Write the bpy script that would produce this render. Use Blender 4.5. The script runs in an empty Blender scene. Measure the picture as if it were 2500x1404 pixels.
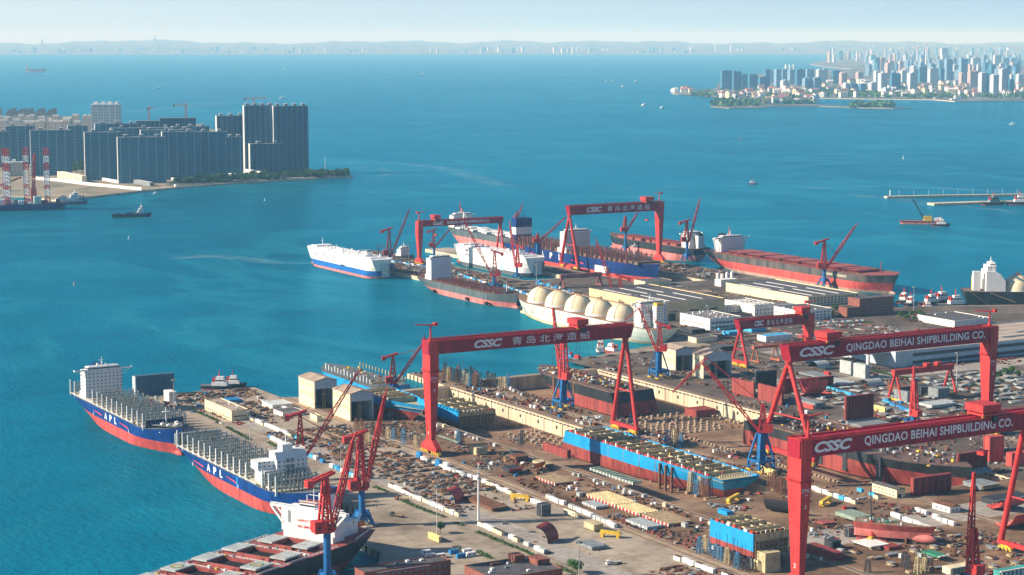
import bpy, bmesh, math, random
from mathutils import Vector, Matrix
from mathutils.geometry import tessellate_polygon
R = math.radians
sc = bpy.context.scene
COL = sc.collection
rnd = random.Random(7)

# ------------------------------------------------------------------ camera (yard frame: X across the docks, Y towards the sea)
F, YH, H = 4900.0, 95.0, 330.0
TH = math.atan((702 - YH) / F)
cam_d = bpy.data.cameras.new("camera"); cam = bpy.data.objects.new("camera", cam_d); COL.objects.link(cam)
cam_d.sensor_width = 36; cam_d.lens = F / 2500 * 36; cam_d.clip_start = 1; cam_d.clip_end = 200000
cam.location = (0, 0, H); cam.rotation_euler = (R(90) - TH, 0, R(-30)); sc.camera = cam

# ------------------------------------------------------------------ light
SUN_EL = R(27); SUN_AZ = math.atan2(-0.91, 0.40)
sun_dir = Vector((math.sin(SUN_AZ) * math.cos(SUN_EL), math.cos(SUN_AZ) * math.cos(SUN_EL), math.sin(SUN_EL)))
sd = bpy.data.lights.new("sun", 'SUN'); sd.energy = 5.0; sd.angle = R(0.55); sd.color = (1.0, 0.87, 0.70)
so = bpy.data.objects.new("sun", sd); COL.objects.link(so); so.rotation_euler = sun_dir.to_track_quat('Z', 'Y').to_euler()
w = bpy.data.worlds.new("World"); sc.world = w; w.use_nodes = True
nt = w.node_tree; bg = nt.nodes["Background"]
sky = nt.nodes.new("ShaderNodeTexSky"); sky.sky_type = 'NISHITA'; sky.sun_disc = False
sky.sun_elevation = SUN_EL; sky.sun_rotation = SUN_AZ; sky.air_density = 1.0; sky.dust_density = 1.2; sky.ozone_density = 2.5
mx = nt.nodes.new("ShaderNodeMix"); mx.data_type = 'RGBA'; mx.blend_type = 'MULTIPLY'; mx.inputs[0].default_value = 1.0
nt.links.new(sky.outputs[0], mx.inputs[6]); mx.inputs[7].default_value = (0.80, 1.05, 1.30, 1)
def wn(kind, **kw):
    n = nt.nodes.new(kind)
    for k_, v_ in kw.items(): setattr(n, k_, v_)
    return n
tcw = wn("ShaderNodeTexCoord"); sxw = wn("ShaderNodeSeparateXYZ"); nt.links.new(tcw.outputs["Generated"], sxw.inputs[0])
# low hazy band of the sky: pale blue, whiter towards the sun
dt = wn("ShaderNodeVectorMath", operation='DOT_PRODUCT'); nt.links.new(tcw.outputs["Generated"], dt.inputs[0]); dt.inputs[1].default_value = (math.sin(SUN_AZ), math.cos(SUN_AZ), 0)
mr = wn("ShaderNodeMapRange"); nt.links.new(dt.outputs["Value"], mr.inputs[0]); mr.inputs[1].default_value = -0.34; mr.inputs[2].default_value = 0.24
hb = wn("ShaderNodeMix", data_type='RGBA'); nt.links.new(mr.outputs[0], hb.inputs[0]); hb.inputs[6].default_value = (5.6, 8.0, 10.2, 1); hb.inputs[7].default_value = (9.0, 10.8, 11.4, 1)
rw = wn("ShaderNodeMapRange"); nt.links.new(sxw.outputs[2], rw.inputs[0]); rw.inputs[1].default_value = 0.015; rw.inputs[2].default_value = 0.09; rw.inputs[3].default_value = 0.92; rw.inputs[4].default_value = 0.0
m3 = wn("ShaderNodeMix", data_type='RGBA'); nt.links.new(rw.outputs[0], m3.inputs[0]); nt.links.new(mx.outputs[2], m3.inputs[6]); nt.links.new(hb.outputs[2], m3.inputs[7]); nt.links.new(m3.outputs[2], bg.inputs[0]); bg.inputs[1].default_value = 0.05
sc.view_settings.view_transform = 'Standard'; sc.view_settings.look = 'None'; sc.view_settings.exposure = 0.78; sc.view_settings.gamma = 1.0
sc.cycles.use_denoising = True
sc.cycles.max_bounces = 5; sc.cycles.diffuse_bounces = 2; sc.cycles.glossy_bounces = 2; sc.cycles.transparent_max_bounces = 8; sc.cycles.volume_bounces = 1
sc.cycles.caustics_reflective = False; sc.cycles.caustics_refractive = False

# ------------------------------------------------------------------ survey: photograph pixel -> point of the yard frame
_c, _s = math.cos(TH), math.sin(TH)
_ca, _sa = math.cos(R(30)), math.sin(R(30))
def g(px, py, z=5.0):
    u = (px - 1250) / F; v = (py - 702) / F
    d = (u, _c - v * _s, -_s - v * _c); t = (z - H) / d[2]
    x, y = d[0] * t, d[1] * t
    return (x * _ca + y * _sa, -x * _sa + y * _ca)
def depth(X, Y): return X * _sa + Y * _ca
def hz(py, X, Y):
    v = (py - 702) / F
    return H + depth(X, Y) * (-_s - v * _c) / (_c - v * _s)
def proj(X, Y, z):
    x = X * _ca - Y * _sa; y = X * _sa + Y * _ca
    zc = y * _c + (H - z) * _s
    return (1250 + F * x / zc, 702 + F * ((H - z) * _c - y * _s) / zc)
def reach(bx, by, ang, px, py):
    """point on the vertical plane through (bx,by) along heading ang that shows at (px,py)"""
    dx, dy = math.cos(ang), math.sin(ang)
    lo, hi = 0.0, 150.0
    f0 = proj(bx, by, hz(py, bx, by))[0]
    f1 = proj(bx + dx, by + dy, hz(py, bx + dx, by + dy))[0]
    r = (px - f0) / (f1 - f0) if abs(f1 - f0) > 1e-6 else 30
    r = max(-90, min(90, r))
    X, Y = bx + dx * r, by + dy * r
    return X, Y, hz(py, X, Y)

# ------------------------------------------------------------------ materials
MATS = {}
def new_mat(name):
    m = bpy.data.materials.new(name); m.use_nodes = True
    return m, m.node_tree, m.node_tree.nodes["Principled BSDF"]
def mat(name, col, rough=0.6, var=0.12, scale=0.25, spec=0.3, metal=0.0, col2=None, streak=False, bump=0.0):
    """painted or mineral surface: base colour broken up by noise of the surface itself (wear, dirt)"""
    if name in MATS: return MATS[name]
    m, t, b = new_mat(name)
    b.inputs["Roughness"].default_value = rough; b.inputs["Metallic"].default_value = metal
    b.inputs["Specular IOR Level"].default_value = spec
    tc = t.nodes.new("ShaderNodeTexCoord"); mp = t.nodes.new("ShaderNodeMapping")
    t.links.new(tc.outputs["Object"], mp.inputs[0])
    if streak: mp.inputs["Scale"].default_value = (1, 1, 0.12)
    n = t.nodes.new("ShaderNodeTexNoise"); n.inputs["Scale"].default_value = scale; n.inputs["Detail"].default_value = 6; n.inputs["Roughness"].default_value = 0.65
    t.links.new(mp.outputs[0], n.inputs["Vector"])
    r = t.nodes.new("ShaderNodeValToRGB")
    c2 = col2 or tuple(c * (1 - 2.2 * var) for c in col)
    c3 = tuple(min(1, c * (1 + var)) for c in col)
    r.color_ramp.elements[0].position = 0.32; r.color_ramp.elements[0].color = (*c2, 1)
    r.color_ramp.elements[1].position = 0.62; r.color_ramp.elements[1].color = (*c3, 1)
    t.links.new(n.outputs[0], r.inputs[0]); t.links.new(r.outputs[0], b.inputs["Base Color"])
    if bump:
        bp = t.nodes.new("ShaderNodeBump"); bp.inputs["Strength"].default_value = bump; bp.inputs["Distance"].default_value = 0.3
        t.links.new(n.outputs[0], bp.inputs["Height"]); t.links.new(bp.outputs[0], b.inputs["Normal"])
    MATS[name] = m; return m
def grid_mat(name, wall, glass, px, pz, fx, fz, ox=0.0, oz=0.0, pier=None, ppx=0.0, pfx=0.0, rough=0.5, zmax=None):
    """facade: rows of windows (pitch px by pz), optional broad vertical piers"""
    if name in MATS: return MATS[name]
    m, t, b = new_mat(name); b.inputs["Specular IOR Level"].default_value = 0.3
    tc = t.nodes.new("ShaderNodeTexCoord"); sp = t.nodes.new("ShaderNodeSeparateXYZ"); t.links.new(tc.outputs["Object"], sp.inputs[0])
    def M(op, a, bb=None):
        n = t.nodes.new("ShaderNodeMath"); n.operation = op
        for i, v in enumerate((a, bb)):
            if v is None: continue
            if isinstance(v, (int, float)): n.inputs[i].default_value = v
            else: t.links.new(v, n.inputs[i])
        return n.outputs[0]
    h = M('ADD', M('ADD', sp.outputs[0], sp.outputs[1]), 500.0 + ox)
    def frac(v, p): return M('FRACT', M('DIVIDE', v, p))
    mask = M('MULTIPLY', M('LESS_THAN', frac(h, px), fx), M('LESS_THAN', frac(M('ADD', sp.outputs[2], 100.0 + oz), pz), fz))
    geo = t.nodes.new("ShaderNodeNewGeometry"); sn = t.nodes.new("ShaderNodeSeparateXYZ"); t.links.new(geo.outputs["True Normal"], sn.inputs[0])
    mask = M('MULTIPLY', mask, M('LESS_THAN', M('ABSOLUTE', sn.outputs[2]), 0.5))
    n = t.nodes.new("ShaderNodeTexNoise"); n.inputs["Scale"].default_value = 0.05; n.inputs["Detail"].default_value = 5
    t.links.new(tc.outputs["Object"], n.inputs["Vector"])
    wv = t.nodes.new("ShaderNodeMix"); wv.data_type = 'RGBA'; wv.inputs[6].default_value = (*[c * 0.8 for c in wall], 1); wv.inputs[7].default_value = (*wall, 1)
    t.links.new(n.outputs[0], wv.inputs[0])
    wn = t.nodes.new("ShaderNodeTexWhiteNoise"); wn.noise_dimensions = '2D'
    cv = t.nodes.new("ShaderNodeCombineXYZ")
    t.links.new(M('FLOOR', M('DIVIDE', h, px)), cv.inputs[0]); t.links.new(M('FLOOR', M('DIVIDE', M('ADD', sp.outputs[2], 100.0 + oz), pz)), cv.inputs[1])
    t.links.new(cv.outputs[0], wn.inputs["Vector"])
    gv = t.nodes.new("ShaderNodeMix"); gv.data_type = 'RGBA'; gv.inputs[6].default_value = (*[c * 0.55 for c in glass], 1); gv.inputs[7].default_value = (*[min(1, c * 1.7) for c in glass], 1)
    t.links.new(wn.outputs[0], gv.inputs[0])
    mxn = t.nodes.new("ShaderNodeMix"); mxn.data_type = 'RGBA'
    t.links.new(mask, mxn.inputs[0]); t.links.new(wv.outputs[2], mxn.inputs[6]); t.links.new(gv.outputs[2], mxn.inputs[7])
    out = mxn.outputs[2]
    if pier:
        pm = M('MULTIPLY', M('LESS_THAN', frac(h, ppx), pfx), M('LESS_THAN', M('ABSOLUTE', sn.outputs[2]), 0.5))
        m2 = t.nodes.new("ShaderNodeMix"); m2.data_type = 'RGBA'; m2.inputs[7].default_value = (*pier, 1)
        t.links.new(pm, m2.inputs[0]); t.links.new(out, m2.inputs[6]); out = m2.outputs[2]
    t.links.new(out, b.inputs["Base Color"])
    rr = M('SUBTRACT', rough, M('MULTIPLY', mask, rough - 0.2)); t.links.new(rr, b.inputs["Roughness"])
    MATS[name] = m; return m

RED = mat("crane_red", (0.52, 0.036, 0.034), 0.6, 0.18, 0.45, streak=True)
RED_SHADED = mat("crane_red_shaded", (0.32, 0.006, 0.024), 0.55, 0.2, 0.4, streak=True)  # darker crane red for the beams: shade of their camera side in the colour
BLUE = mat("portal_blue", (0.012, 0.13, 0.34), 0.5, 0.15, 0.2)
YEL = mat("bogie_yellow", (0.70, 0.46, 0.05), 0.5, 0.2, 0.6)
WHITE = mat("white_paint", (0.80, 0.80, 0.78), 0.45, 0.06, 0.2, streak=True)
LETTER = mat("letter_white", (0.82, 0.83, 0.85), 0.5, 0.03, 0.5)
STEEL = mat("grey_steel", (0.22, 0.25, 0.26), 0.55, 0.2, 0.4)
LSTEEL = mat("lashing_grey", (0.20, 0.245, 0.25), 0.55, 0.15, 0.4)
DARK = mat("dark_steel", (0.035, 0.04, 0.05), 0.6, 0.2, 0.4)
GLASS = mat("dark_glass", (0.02, 0.03, 0.045), 0.15, 0.1, 0.5, spec=0.6)
NAVY = mat("hull_navy", (0.006, 0.032, 0.16), 0.4, 0.2, 0.12, streak=True)
ROYAL = mat("hull_royal", (0.006, 0.042, 0.205), 0.4, 0.18, 0.13, streak=True)
SKYB = mat("hull_sky_blue", (0.010, 0.29, 0.62), 0.45, 0.1, 0.1, streak=True)
ANTI = mat("antifouling_red", (0.52, 0.075, 0.062), 0.55, 0.2, 0.14, streak=True)
PINK = mat("antifouling_faded", (0.60, 0.19, 0.165), 0.6, 0.18, 0.12, streak=True)
PRIMER = mat("red_primer", (0.27, 0.05, 0.042), 0.7, 0.25, 0.15, streak=True)
HBLACK = mat("hull_black", (0.022, 0.028, 0.032), 0.5, 0.3, 0.1, streak=True)
HGREY = mat("hull_grey", (0.09, 0.115, 0.12), 0.5, 0.15, 0.1, streak=True)
CREAM = mat("cream_primer", (0.52, 0.44, 0.25), 0.65, 0.18, 0.2)
CREAM2 = mat("tank_cream", (0.76, 0.66, 0.44), 0.5, 0.06, 0.1)
LNGW = mat("hull_pale", (0.62, 0.66, 0.58), 0.5, 0.08, 0.06, streak=True)
DECKR = mat("deck_red", (0.33, 0.085, 0.075), 0.7, 0.25, 0.25)
DECKB = mat("deck_brown", (0.16, 0.10, 0.08), 0.8, 0.35, 0.3)
DECKG = mat("deck_grey", (0.15, 0.17, 0.17), 0.75, 0.3, 0.3)
HATCH = mat("hatch_grey", (0.42, 0.46, 0.45), 0.6, 0.15, 0.3)
CONC = mat("concrete_wall", (0.60, 0.50, 0.35), 0.85, 0.16, 0.12, streak=True)
ROOF = mat("roof_dark", (0.10, 0.095, 0.10), 0.8, 0.2, 0.15)
ROOFT = mat("roof_tan", (0.40, 0.31, 0.24), 0.8, 0.15, 0.1)
WALLC = mat("wall_cream", (0.72, 0.63, 0.42), 0.7, 0.08, 0.15)
WALLW = mat("wall_white", (0.76, 0.75, 0.70), 0.7, 0.08, 0.15)
WALLB = mat("wall_pale_blue", (0.45, 0.55, 0.60), 0.7, 0.08, 0.15)
BRICK = mat("brick_red", (0.24, 0.085, 0.06), 0.8, 0.2, 0.4)
RUST = mat("rusty_steel", (0.17, 0.075, 0.042), 0.8, 0.35, 0.5)
RUSTL = mat("pale_rust", (0.27, 0.17, 0.105), 0.8, 0.3, 0.6)
WOOD = mat("timber", (0.32, 0.20, 0.10), 0.8, 0.25, 0.6)
CBLUE = mat("container_blue", (0.02, 0.20, 0.46), 0.55, 0.15, 0.4)
CCYAN = mat("roof_cyan", (0.06, 0.38, 0.62), 0.55, 0.15, 0.3)
CRED = mat("container_red", (0.55, 0.05, 0.03), 0.55, 0.15, 0.4)
CGREEN = mat("tarpaulin_green", (0.04, 0.24, 0.14), 0.7, 0.2, 0.4)
ORANGE = mat("orange_paint", (0.75, 0.20, 0.04), 0.5, 0.1, 0.5)
LEAF = mat("leaf_green", (0.06, 0.14, 0.03), 0.7, 0.4, 0.6, col2=(0.02, 0.06, 0.012))
BARK = mat("bark", (0.11, 0.07, 0.045), 0.9, 0.2, 1.0)
RUBBER = mat("rubber", (0.025, 0.025, 0.028), 0.8, 0.2, 1.0)
SHIPWALL = grid_mat("ship_house_white", (0.80, 0.81, 0.80), (0.03, 0.04, 0.05), 3.6, 3.0, 0.34, 0.36, 0.6, -1.0)

# ------------------------------------------------------------------ mesh builder
class MB:
    def __init__(s): s.v = []; s.f = []; s.m = []; s.mats = []; s.T = None; s.sm = []
    def mi(s, m):
        if m not in s.mats: s.mats.append(m)
        return s.mats.index(m)
    def add(s, vs, fs, m, smooth=False):
        o = len(s.v); k = s.mi(m)
        if s.T is not None: vs = [s.T @ Vector(v) for v in vs]
        s.v.extend(tuple(v) for v in vs)
        for f in fs: s.f.append([i + o for i in f]); s.m.append(k); s.sm.append(smooth)
        return s
    def hexa(s, p, m):  # 8 points: bottom ring 0-3, top ring 4-7 (ccw from above)
        return s.add(p, [(3, 2, 1, 0), (4, 5, 6, 7), (0, 1, 5, 4), (1, 2, 6, 5), (2, 3, 7, 6), (3, 0, 4, 7)], m)
    def box(s, x0, x1, y0, y1, z0, z1, m):
        return s.hexa([(x0, y0, z0), (x1, y0, z0), (x1, y1, z0), (x0, y1, z0), (x0, y0, z1), (x1, y0, z1), (x1, y1, z1), (x0, y1, z1)], m)
    def cbox(s, cx, cy, z0, lx, ly, lz, m, rot=0.0, taper=1.0):
        c, n = math.cos(rot), math.sin(rot); ps = []
        for zz, k in ((z0, 1.0), (z0 + lz, taper)):
            for ax, ay in ((-1, -1), (1, -1), (1, 1), (-1, 1)):
                x, y = ax * lx / 2 * k, ay * ly / 2 * k
                ps.append((cx + x * c - y * n, cy + x * n + y * c, zz))
        return s.hexa(ps, m)
    def prism(s, poly, z0, z1, m, mtop=None):
        n = len(poly); a = sum(poly[i][0] * poly[(i + 1) % n][1] - poly[(i + 1) % n][0] * poly[i][1] for i in range(n))
        if a < 0: poly = poly[::-1]
        vs = [(x, y, z0) for x, y in poly] + [(x, y, z1) for x, y in poly]
        s.add(vs, [(i, (i + 1) % n, n + (i + 1) % n, n + i) for i in range(n)] + [tuple(range(n - 1, -1, -1))], m)
        s.add([(x, y, z1) for x, y in poly], [tuple(range(n))], mtop or m); return s
    def extr(s, prof, axis, a0, a1, m):
        """profile of (u,z) points swept along axis 'x' or 'y'"""
        n = len(prof)
        P = (lambda a, u, z: (a, u, z)) if axis == 'x' else (lambda a, u, z: (u, a, z))
        vs = [P(a0, u, z) for u, z in prof] + [P(a1, u, z) for u, z in prof]
        return s.add(vs, [(i, (i + 1) % n, n + (i + 1) % n, n + i) for i in range(n)] + [tuple(range(n - 1, -1, -1)), tuple(range(n, 2 * n))], m)
    def bar(s, p, q, w, m, h=None, n=4, w2=None, smooth=False):
        p, q = Vector(p), Vector(q); d = q - p
        if d.length < 1e-6: return s
        d.normalize(); up = Vector((0, 0, 1)) if abs(d.z) < 0.95 else Vector((1, 0, 0))
        a = d.cross(up).normalized(); b = a.cross(d).normalized()
        h = w if h is None else h; w2 = w if w2 is None else w2; k2 = w2 / w
        vs = []
        for c, k in ((p, 1), (q, k2)):
            if n == 4:
                for sx, sy in ((-1, -1), (1, -1), (1, 1), (-1, 1)): vs.append(c + a * sx * w / 2 * k + b * sy * h / 2 * k)
            else:
                for i in range(n):
                    t = 2 * math.pi * i / n; vs.append(c + a * math.cos(t) * w / 2 * k + b * math.sin(t) * h / 2 * k)
        s.add(vs, [(i, (i + 1) % n, n + (i + 1) % n, n + i) for i in range(n)], m, smooth and n > 4)
        s.add(vs, [tuple(range(n - 1, -1, -1)), tuple(range(n, 2 * n))], m); return s
    def truss(s, p, q, w, h, m, t=0.5, bays=8, w2=None, h2=None, bays_t=None):
        """lattice boom: four chords and zig-zag lacing"""
        p, q = Vector(p), Vector(q); d = (q - p); L = d.length; d.normalize()
        up = Vector((0, 0, 1)); a = d.cross(up)
        a = a.normalized() if a.length > 1e-3 else Vector((1, 0, 0)); b = a.cross(d).normalized()
        w2 = w if w2 is None else w2; h2 = h if h2 is None else h2
        def C(i, k):
            u = k / bays; c = p + d * L * u; ww = w + (w2 - w) * u; hh = h + (h2 - h) * u
            sx, sy = ((-1, -1), (1, -1), (1, 1), (-1, 1))[i % 4]
            return c + a * sx * ww / 2 + b * sy * hh / 2
        for i in range(4): s.bar(C(i, 0), C(i, bays), t, m)
        tt = bays_t or t * 0.6
        for k in range(bays):
            for i in range(4):
                j = i + 1
                if (k + i) % 2: s.bar(C(i, k), C(j, k + 1), tt, m)
                else: s.bar(C(j, k), C(i, k + 1), tt, m)
                if k % 2 == 0: s.bar(C(i, k), C(j, k), tt, m)
        return s
    def dome(s, c, r, m, z0=-1.0, nu=24, nv=10, sz=1.0):
        """sphere of radius r cut below z0*r"""
        vs = []; fs = []; a0 = math.asin(max(-1, z0))
        for j in range(nv + 1):
            a = a0 + (math.pi / 2 - a0) * j / nv
            for i in range(nu):
                t = 2 * math.pi * i / nu; vs.append((c[0] + r * math.cos(a) * math.cos(t), c[1] + r * math.cos(a) * math.sin(t), c[2] + r * math.sin(a) * sz))
        for j in range(nv):
            for i in range(nu): fs.append((j * nu + i, j * nu + (i + 1) % nu, (j + 1) * nu + (i + 1) % nu, (j + 1) * nu + i))
        return s.add(vs, fs, m, True)
    def rail(s, pts, h, m, t=0.16, step=3.0):
        """guard rail along a polyline"""
        for p, q in zip(pts, pts[1:]):
            p, q = Vector(p), Vector(q); n = max(1, int((q - p).length / step)); u = Vector((0, 0, h))
            s.bar(p + u, q + u, t, m); s.bar(p + u * 0.55, q + u * 0.55, t * 0.8, m)
            for k in range(n + 1):
                c = p.lerp(q, k / n); s.bar(c, c + u, t, m)
        return s
    def mesh(s, name):
        me = bpy.data.meshes.new(name); me.from_pydata(s.v, [], s.f)
        for m in s.mats: me.materials.append(m)
        me.polygons.foreach_set("material_index", s.m); me.polygons.foreach_set("use_smooth", s.sm); me.update(); return me
    def build(s, name, parent=None, loc=(0, 0, 0), rotz=0.0):
        o = bpy.data.objects.new(name, s.mesh(name)); COL.objects.link(o); o.location = loc; o.rotation_euler = (0, 0, rotz)
        if parent: o.parent = parent
        return o

def tag(o, label, cat, group=None):
    o["label"] = label; o["category"] = cat
    if group: o["group"] = group
    return o
def thing(name, label, cat, loc=(0, 0, 0), rotz=0.0, group=None):
    o = bpy.data.objects.new(name, None); COL.objects.link(o); o.location = loc; o.rotation_euler = (0, 0, rotz); o.empty_display_size = 2
    return tag(o, label, cat, group)
def struct(o, kind="structure"): o["kind"] = kind; return o
KIDS = {}
def dup(root, loc, rotz, label, group=None):
    """a copy of a thing with its parts and sub-parts"""
    r = root.copy(); COL.objects.link(r); r.location = loc; r.rotation_euler = (0, 0, rotz); r["label"] = label
    if group: r["group"] = group
    def rec(a, b):
        for ch in a.children:
            if ch.parent is not a: continue
            c = ch.copy(); COL.objects.link(c); c.parent = b; rec(ch, c)
    rec(root, r); return r
def text(name, body, m, parent, loc, rot, width, height, shear=0.0, offset=0.0, spacing=1.0, depth_=0.12):
    c = bpy.data.curves.new(name, 'FONT'); c.body = body; c.size = 1.0; c.shear = shear; c.offset = offset; c.space_character = spacing; c.resolution_u = 3
    o = bpy.data.objects.new(name, c); COL.objects.link(o)
    me = bpy.data.meshes.new_from_object(o.evaluated_get(bpy.context.evaluated_depsgraph_get())); bpy.data.objects.remove(o)
    xs = [v.co.x for v in me.vertices]; ys = [v.co.y for v in me.vertices]
    sx = width / (max(xs) - min(xs)); sy = height / (max(ys) - min(ys)); x0, y0 = min(xs), min(ys)
    for v in me.vertices: v.co = ((v.co.x - x0) * sx, (v.co.y - y0) * sy, 0)
    me.materials.clear(); me.materials.append(m)
    # one part per word (per character for widely spaced ones)
    par = list(range(len(me.vertices)))
    def find(i):
        while par[i] != i: par[i] = par[par[i]]; i = par[i]
        return i
    for pl in me.polygons:
        a = find(pl.vertices[0])
        for v_ in pl.vertices[1:]: par[find(v_)] = a
    spans = {}
    for i, v_ in enumerate(me.vertices):
        k = find(i); q = spans.get(k, (1e9, -1e9)); spans[k] = (min(q[0], v_.co.x), max(q[1], v_.co.x))
    cuts = []; end = None
    for a, b_ in sorted(spans.values()):
        if end is not None and a - end > height * 0.33: cuts.append((a + end) / 2)
        end = b_ if end is None else max(end, b_)
    groups = {}
    for pl in me.polygons:
        x = pl.center.x; groups.setdefault(sum(x > c_ for c_ in cuts), []).append(pl)
    for key in sorted(groups):
        idx = {}; vs = []; fs = []
        for pl in groups[key]:
            f = []
            for v_ in pl.vertices:
                if v_ not in idx: idx[v_] = len(vs); vs.append(tuple(me.vertices[v_].co))
                f.append(idx[v_])
            fs.append(f)
        m2 = bpy.data.meshes.new(name); m2.from_pydata(vs, [], fs); m2.materials.append(m); m2.update()
        t = bpy.data.objects.new(name, m2); COL.objects.link(t); t.location = loc; t.rotation_euler = rot; t.parent = parent
    bpy.data.meshes.remove(me); return t
ORD = "first second third fourth fifth sixth seventh eighth ninth tenth eleventh twelfth thirteenth fourteenth fifteenth sixteenth seventeenth eighteenth nineteenth twentieth".split()
def nth(i):
    if i < 20: return ORD[i]
    t, u = divmod(i + 1, 10); T = ["", "", "twent", "thirt", "fort", "fift", "sixt", "sevent", "eight", "ninet"][t] if t < 10 else None
    if T is None: return "%dth" % (i + 1)
    return T + ("ieth" if u == 0 else "y-" + ORD[u - 1])
# ------------------------------------------------------------------ setting: water, ground, docks
def ground_mat(name, cols, s1=0.012, s2=0.12, rough=0.9, joints=0.0):
    m, t, b = new_mat(name); b.inputs["Roughness"].default_value = rough; b.inputs["Specular IOR Level"].default_value = 0.2
    tc = t.nodes.new("ShaderNodeTexCoord")
    def noise(sc_, det):
        n = t.nodes.new("ShaderNodeTexNoise"); n.inputs["Scale"].default_value = sc_; n.inputs["Detail"].default_value = det; n.inputs["Roughness"].default_value = 0.6
        t.links.new(tc.outputs["Object"], n.inputs["Vector"]); return n
    n1, n2 = noise(s1, 8), noise(s2, 6)
    r = t.nodes.new("ShaderNodeValToRGB"); e = r.color_ramp.elements
    e[0].position = 0.30; e[0].color = (*cols[0], 1); e[1].position = 0.70; e[1].color = (*cols[-1], 1)
    for i, c in enumerate(cols[1:-1]): x = e.new(0.30 + 0.4 * (i + 1) / (len(cols) - 1)); x.color = (*c, 1)
    t.links.new(n1.outputs[0], r.inputs[0])
    r2 = t.nodes.new("ShaderNodeValToRGB"); r2.color_ramp.elements[0].position = 0.34; r2.color_ramp.elements[0].color = (0.62, 0.58, 0.55, 1); r2.color_ramp.elements[1].position = 0.56; r2.color_ramp.elements[1].color = (1, 1, 1, 1)
    t.links.new(n2.outputs[0], r2.inputs[0])
    mx = t.nodes.new("ShaderNodeMix"); mx.data_type = 'RGBA'; mx.blend_type = 'MULTIPLY'; mx.inputs[0].default_value = 0.75
    t.links.new(r.outputs[0], mx.inputs[6]); t.links.new(r2.outputs[0], mx.inputs[7]); out = mx.outputs[2]
    if joints:
        br = t.nodes.new("ShaderNodeTexBrick"); br.offset = 0.0; br.inputs["Scale"].default_value = 1.0; br.inputs["Brick Width"].default_value = joints; br.inputs["Row Height"].default_value = joints; br.inputs["Mortar Size"].default_value = 0.22
        br.inputs["Color1"].default_value = (1, 1, 1, 1); br.inputs["Color2"].default_value = (0.9, 0.9, 0.9, 1); br.inputs["Mortar"].default_value = (0.7, 0.68, 0.66, 1)
        t.links.new(tc.outputs["Object"], br.inputs["Vector"])
        m2 = t.nodes.new("ShaderNodeMix"); m2.data_type = 'RGBA'; m2.blend_type = 'MULTIPLY'; m2.inputs[0].default_value = 1.0
        t.links.new(out, m2.inputs[6]); t.links.new(br.outputs["Color"], m2.inputs[7]); out = m2.outputs[2]
    t.links.new(out, b.inputs["Base Color"])
    MATS[name] = m; return m
G_TAN = ground_mat("yard_concrete", [(0.26, 0.21, 0.16), (0.40, 0.335, 0.255), (0.50, 0.43, 0.335)], 0.014, 0.10, joints=9.0)
G_BROWN = ground_mat("yard_earth", [(0.085, 0.045, 0.025), (0.20, 0.122, 0.072), (0.35, 0.24, 0.155)], 0.02, 0.14)
G_DOCK = ground_mat("dock_floor_earth", [(0.15, 0.09, 0.052), (0.27, 0.17, 0.105), (0.35, 0.235, 0.155)], 0.025, 0.16)
G_GREY = ground_mat("yard_grey", [(0.055, 0.043, 0.035), (0.125, 0.10, 0.083), (0.23, 0.19, 0.155)], 0.016, 0.12)
G_ROAD = ground_mat("road_concrete", [(0.30, 0.27, 0.24), (0.40, 0.365, 0.32), (0.46, 0.42, 0.37)], 0.02, 0.2, joints=7.0)
G_RAIL = ground_mat("rail_bed", [(0.30, 0.21, 0.135), (0.42, 0.30, 0.20), (0.50, 0.38, 0.27)], 0.05, 0.3)
G_SAND = ground_mat("sand", [(0.15, 0.16, 0.09), (0.31, 0.26, 0.18), (0.44, 0.37, 0.27)], 0.012, 0.06)
G_LAND = ground_mat("city_ground", [(0.05, 0.075, 0.06), (0.16, 0.17, 0.15), (0.38, 0.36, 0.33)], 0.004, 0.03)
G_WET = ground_mat("puddle_blue", [(0.12, 0.18, 0.26), (0.18, 0.24, 0.30)], 0.1, 0.4, rough=0.25)

m, t, b = new_mat("sea_water"); t.nodes.remove(b)
tc = t.nodes.new("ShaderNodeTexCoord")
def _noise(sc_, det, stretch=(1, 1, 1), rot=0.0, dist=0.0, rough=0.6):
    mp = t.nodes.new("ShaderNodeMapping"); mp.inputs["Scale"].default_value = stretch; mp.inputs["Rotation"].default_value = (0, 0, rot)
    n = t.nodes.new("ShaderNodeTexNoise"); n.inputs["Scale"].default_value = sc_; n.inputs["Detail"].default_value = det; n.inputs["Roughness"].default_value = rough; n.inputs["Distortion"].default_value = dist
    t.links.new(tc.outputs["Object"], mp.inputs[0]); t.links.new(mp.outputs[0], n.inputs["Vector"]); return n.outputs[0]
def _ramp(src, a, ca_, b_, cb_, mid=None):
    r = t.nodes.new("ShaderNodeValToRGB"); r.color_ramp.elements[0].position = a; r.color_ramp.elements[0].color = (*ca_, 1); r.color_ramp.elements[1].position = b_; r.color_ramp.elements[1].color = (*cb_, 1)
    if mid: e = r.color_ramp.elements.new(mid[0]); e.color = (*mid[1], 1)
    t.links.new(src, r.inputs[0]); return r.outputs[0]
def _mix(a, b_, f, kind='MIX', dtype='RGBA'):
    m_ = t.nodes.new("ShaderNodeMix"); m_.data_type = dtype
    if dtype == 'RGBA': m_.blend_type = kind
    ia, ib = (6, 7) if dtype == 'RGBA' else (2, 3)
    for k_, v_ in ((0, f), (ia, a), (ib, b_)):
        if hasattr(v_, "is_linked") or isinstance(v_, bpy.types.NodeSocket): t.links.new(v_, m_.inputs[k_])
        else: m_.inputs[k_].default_value = v_
    return m_.outputs[2 if dtype == 'RGBA' else 0]
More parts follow.
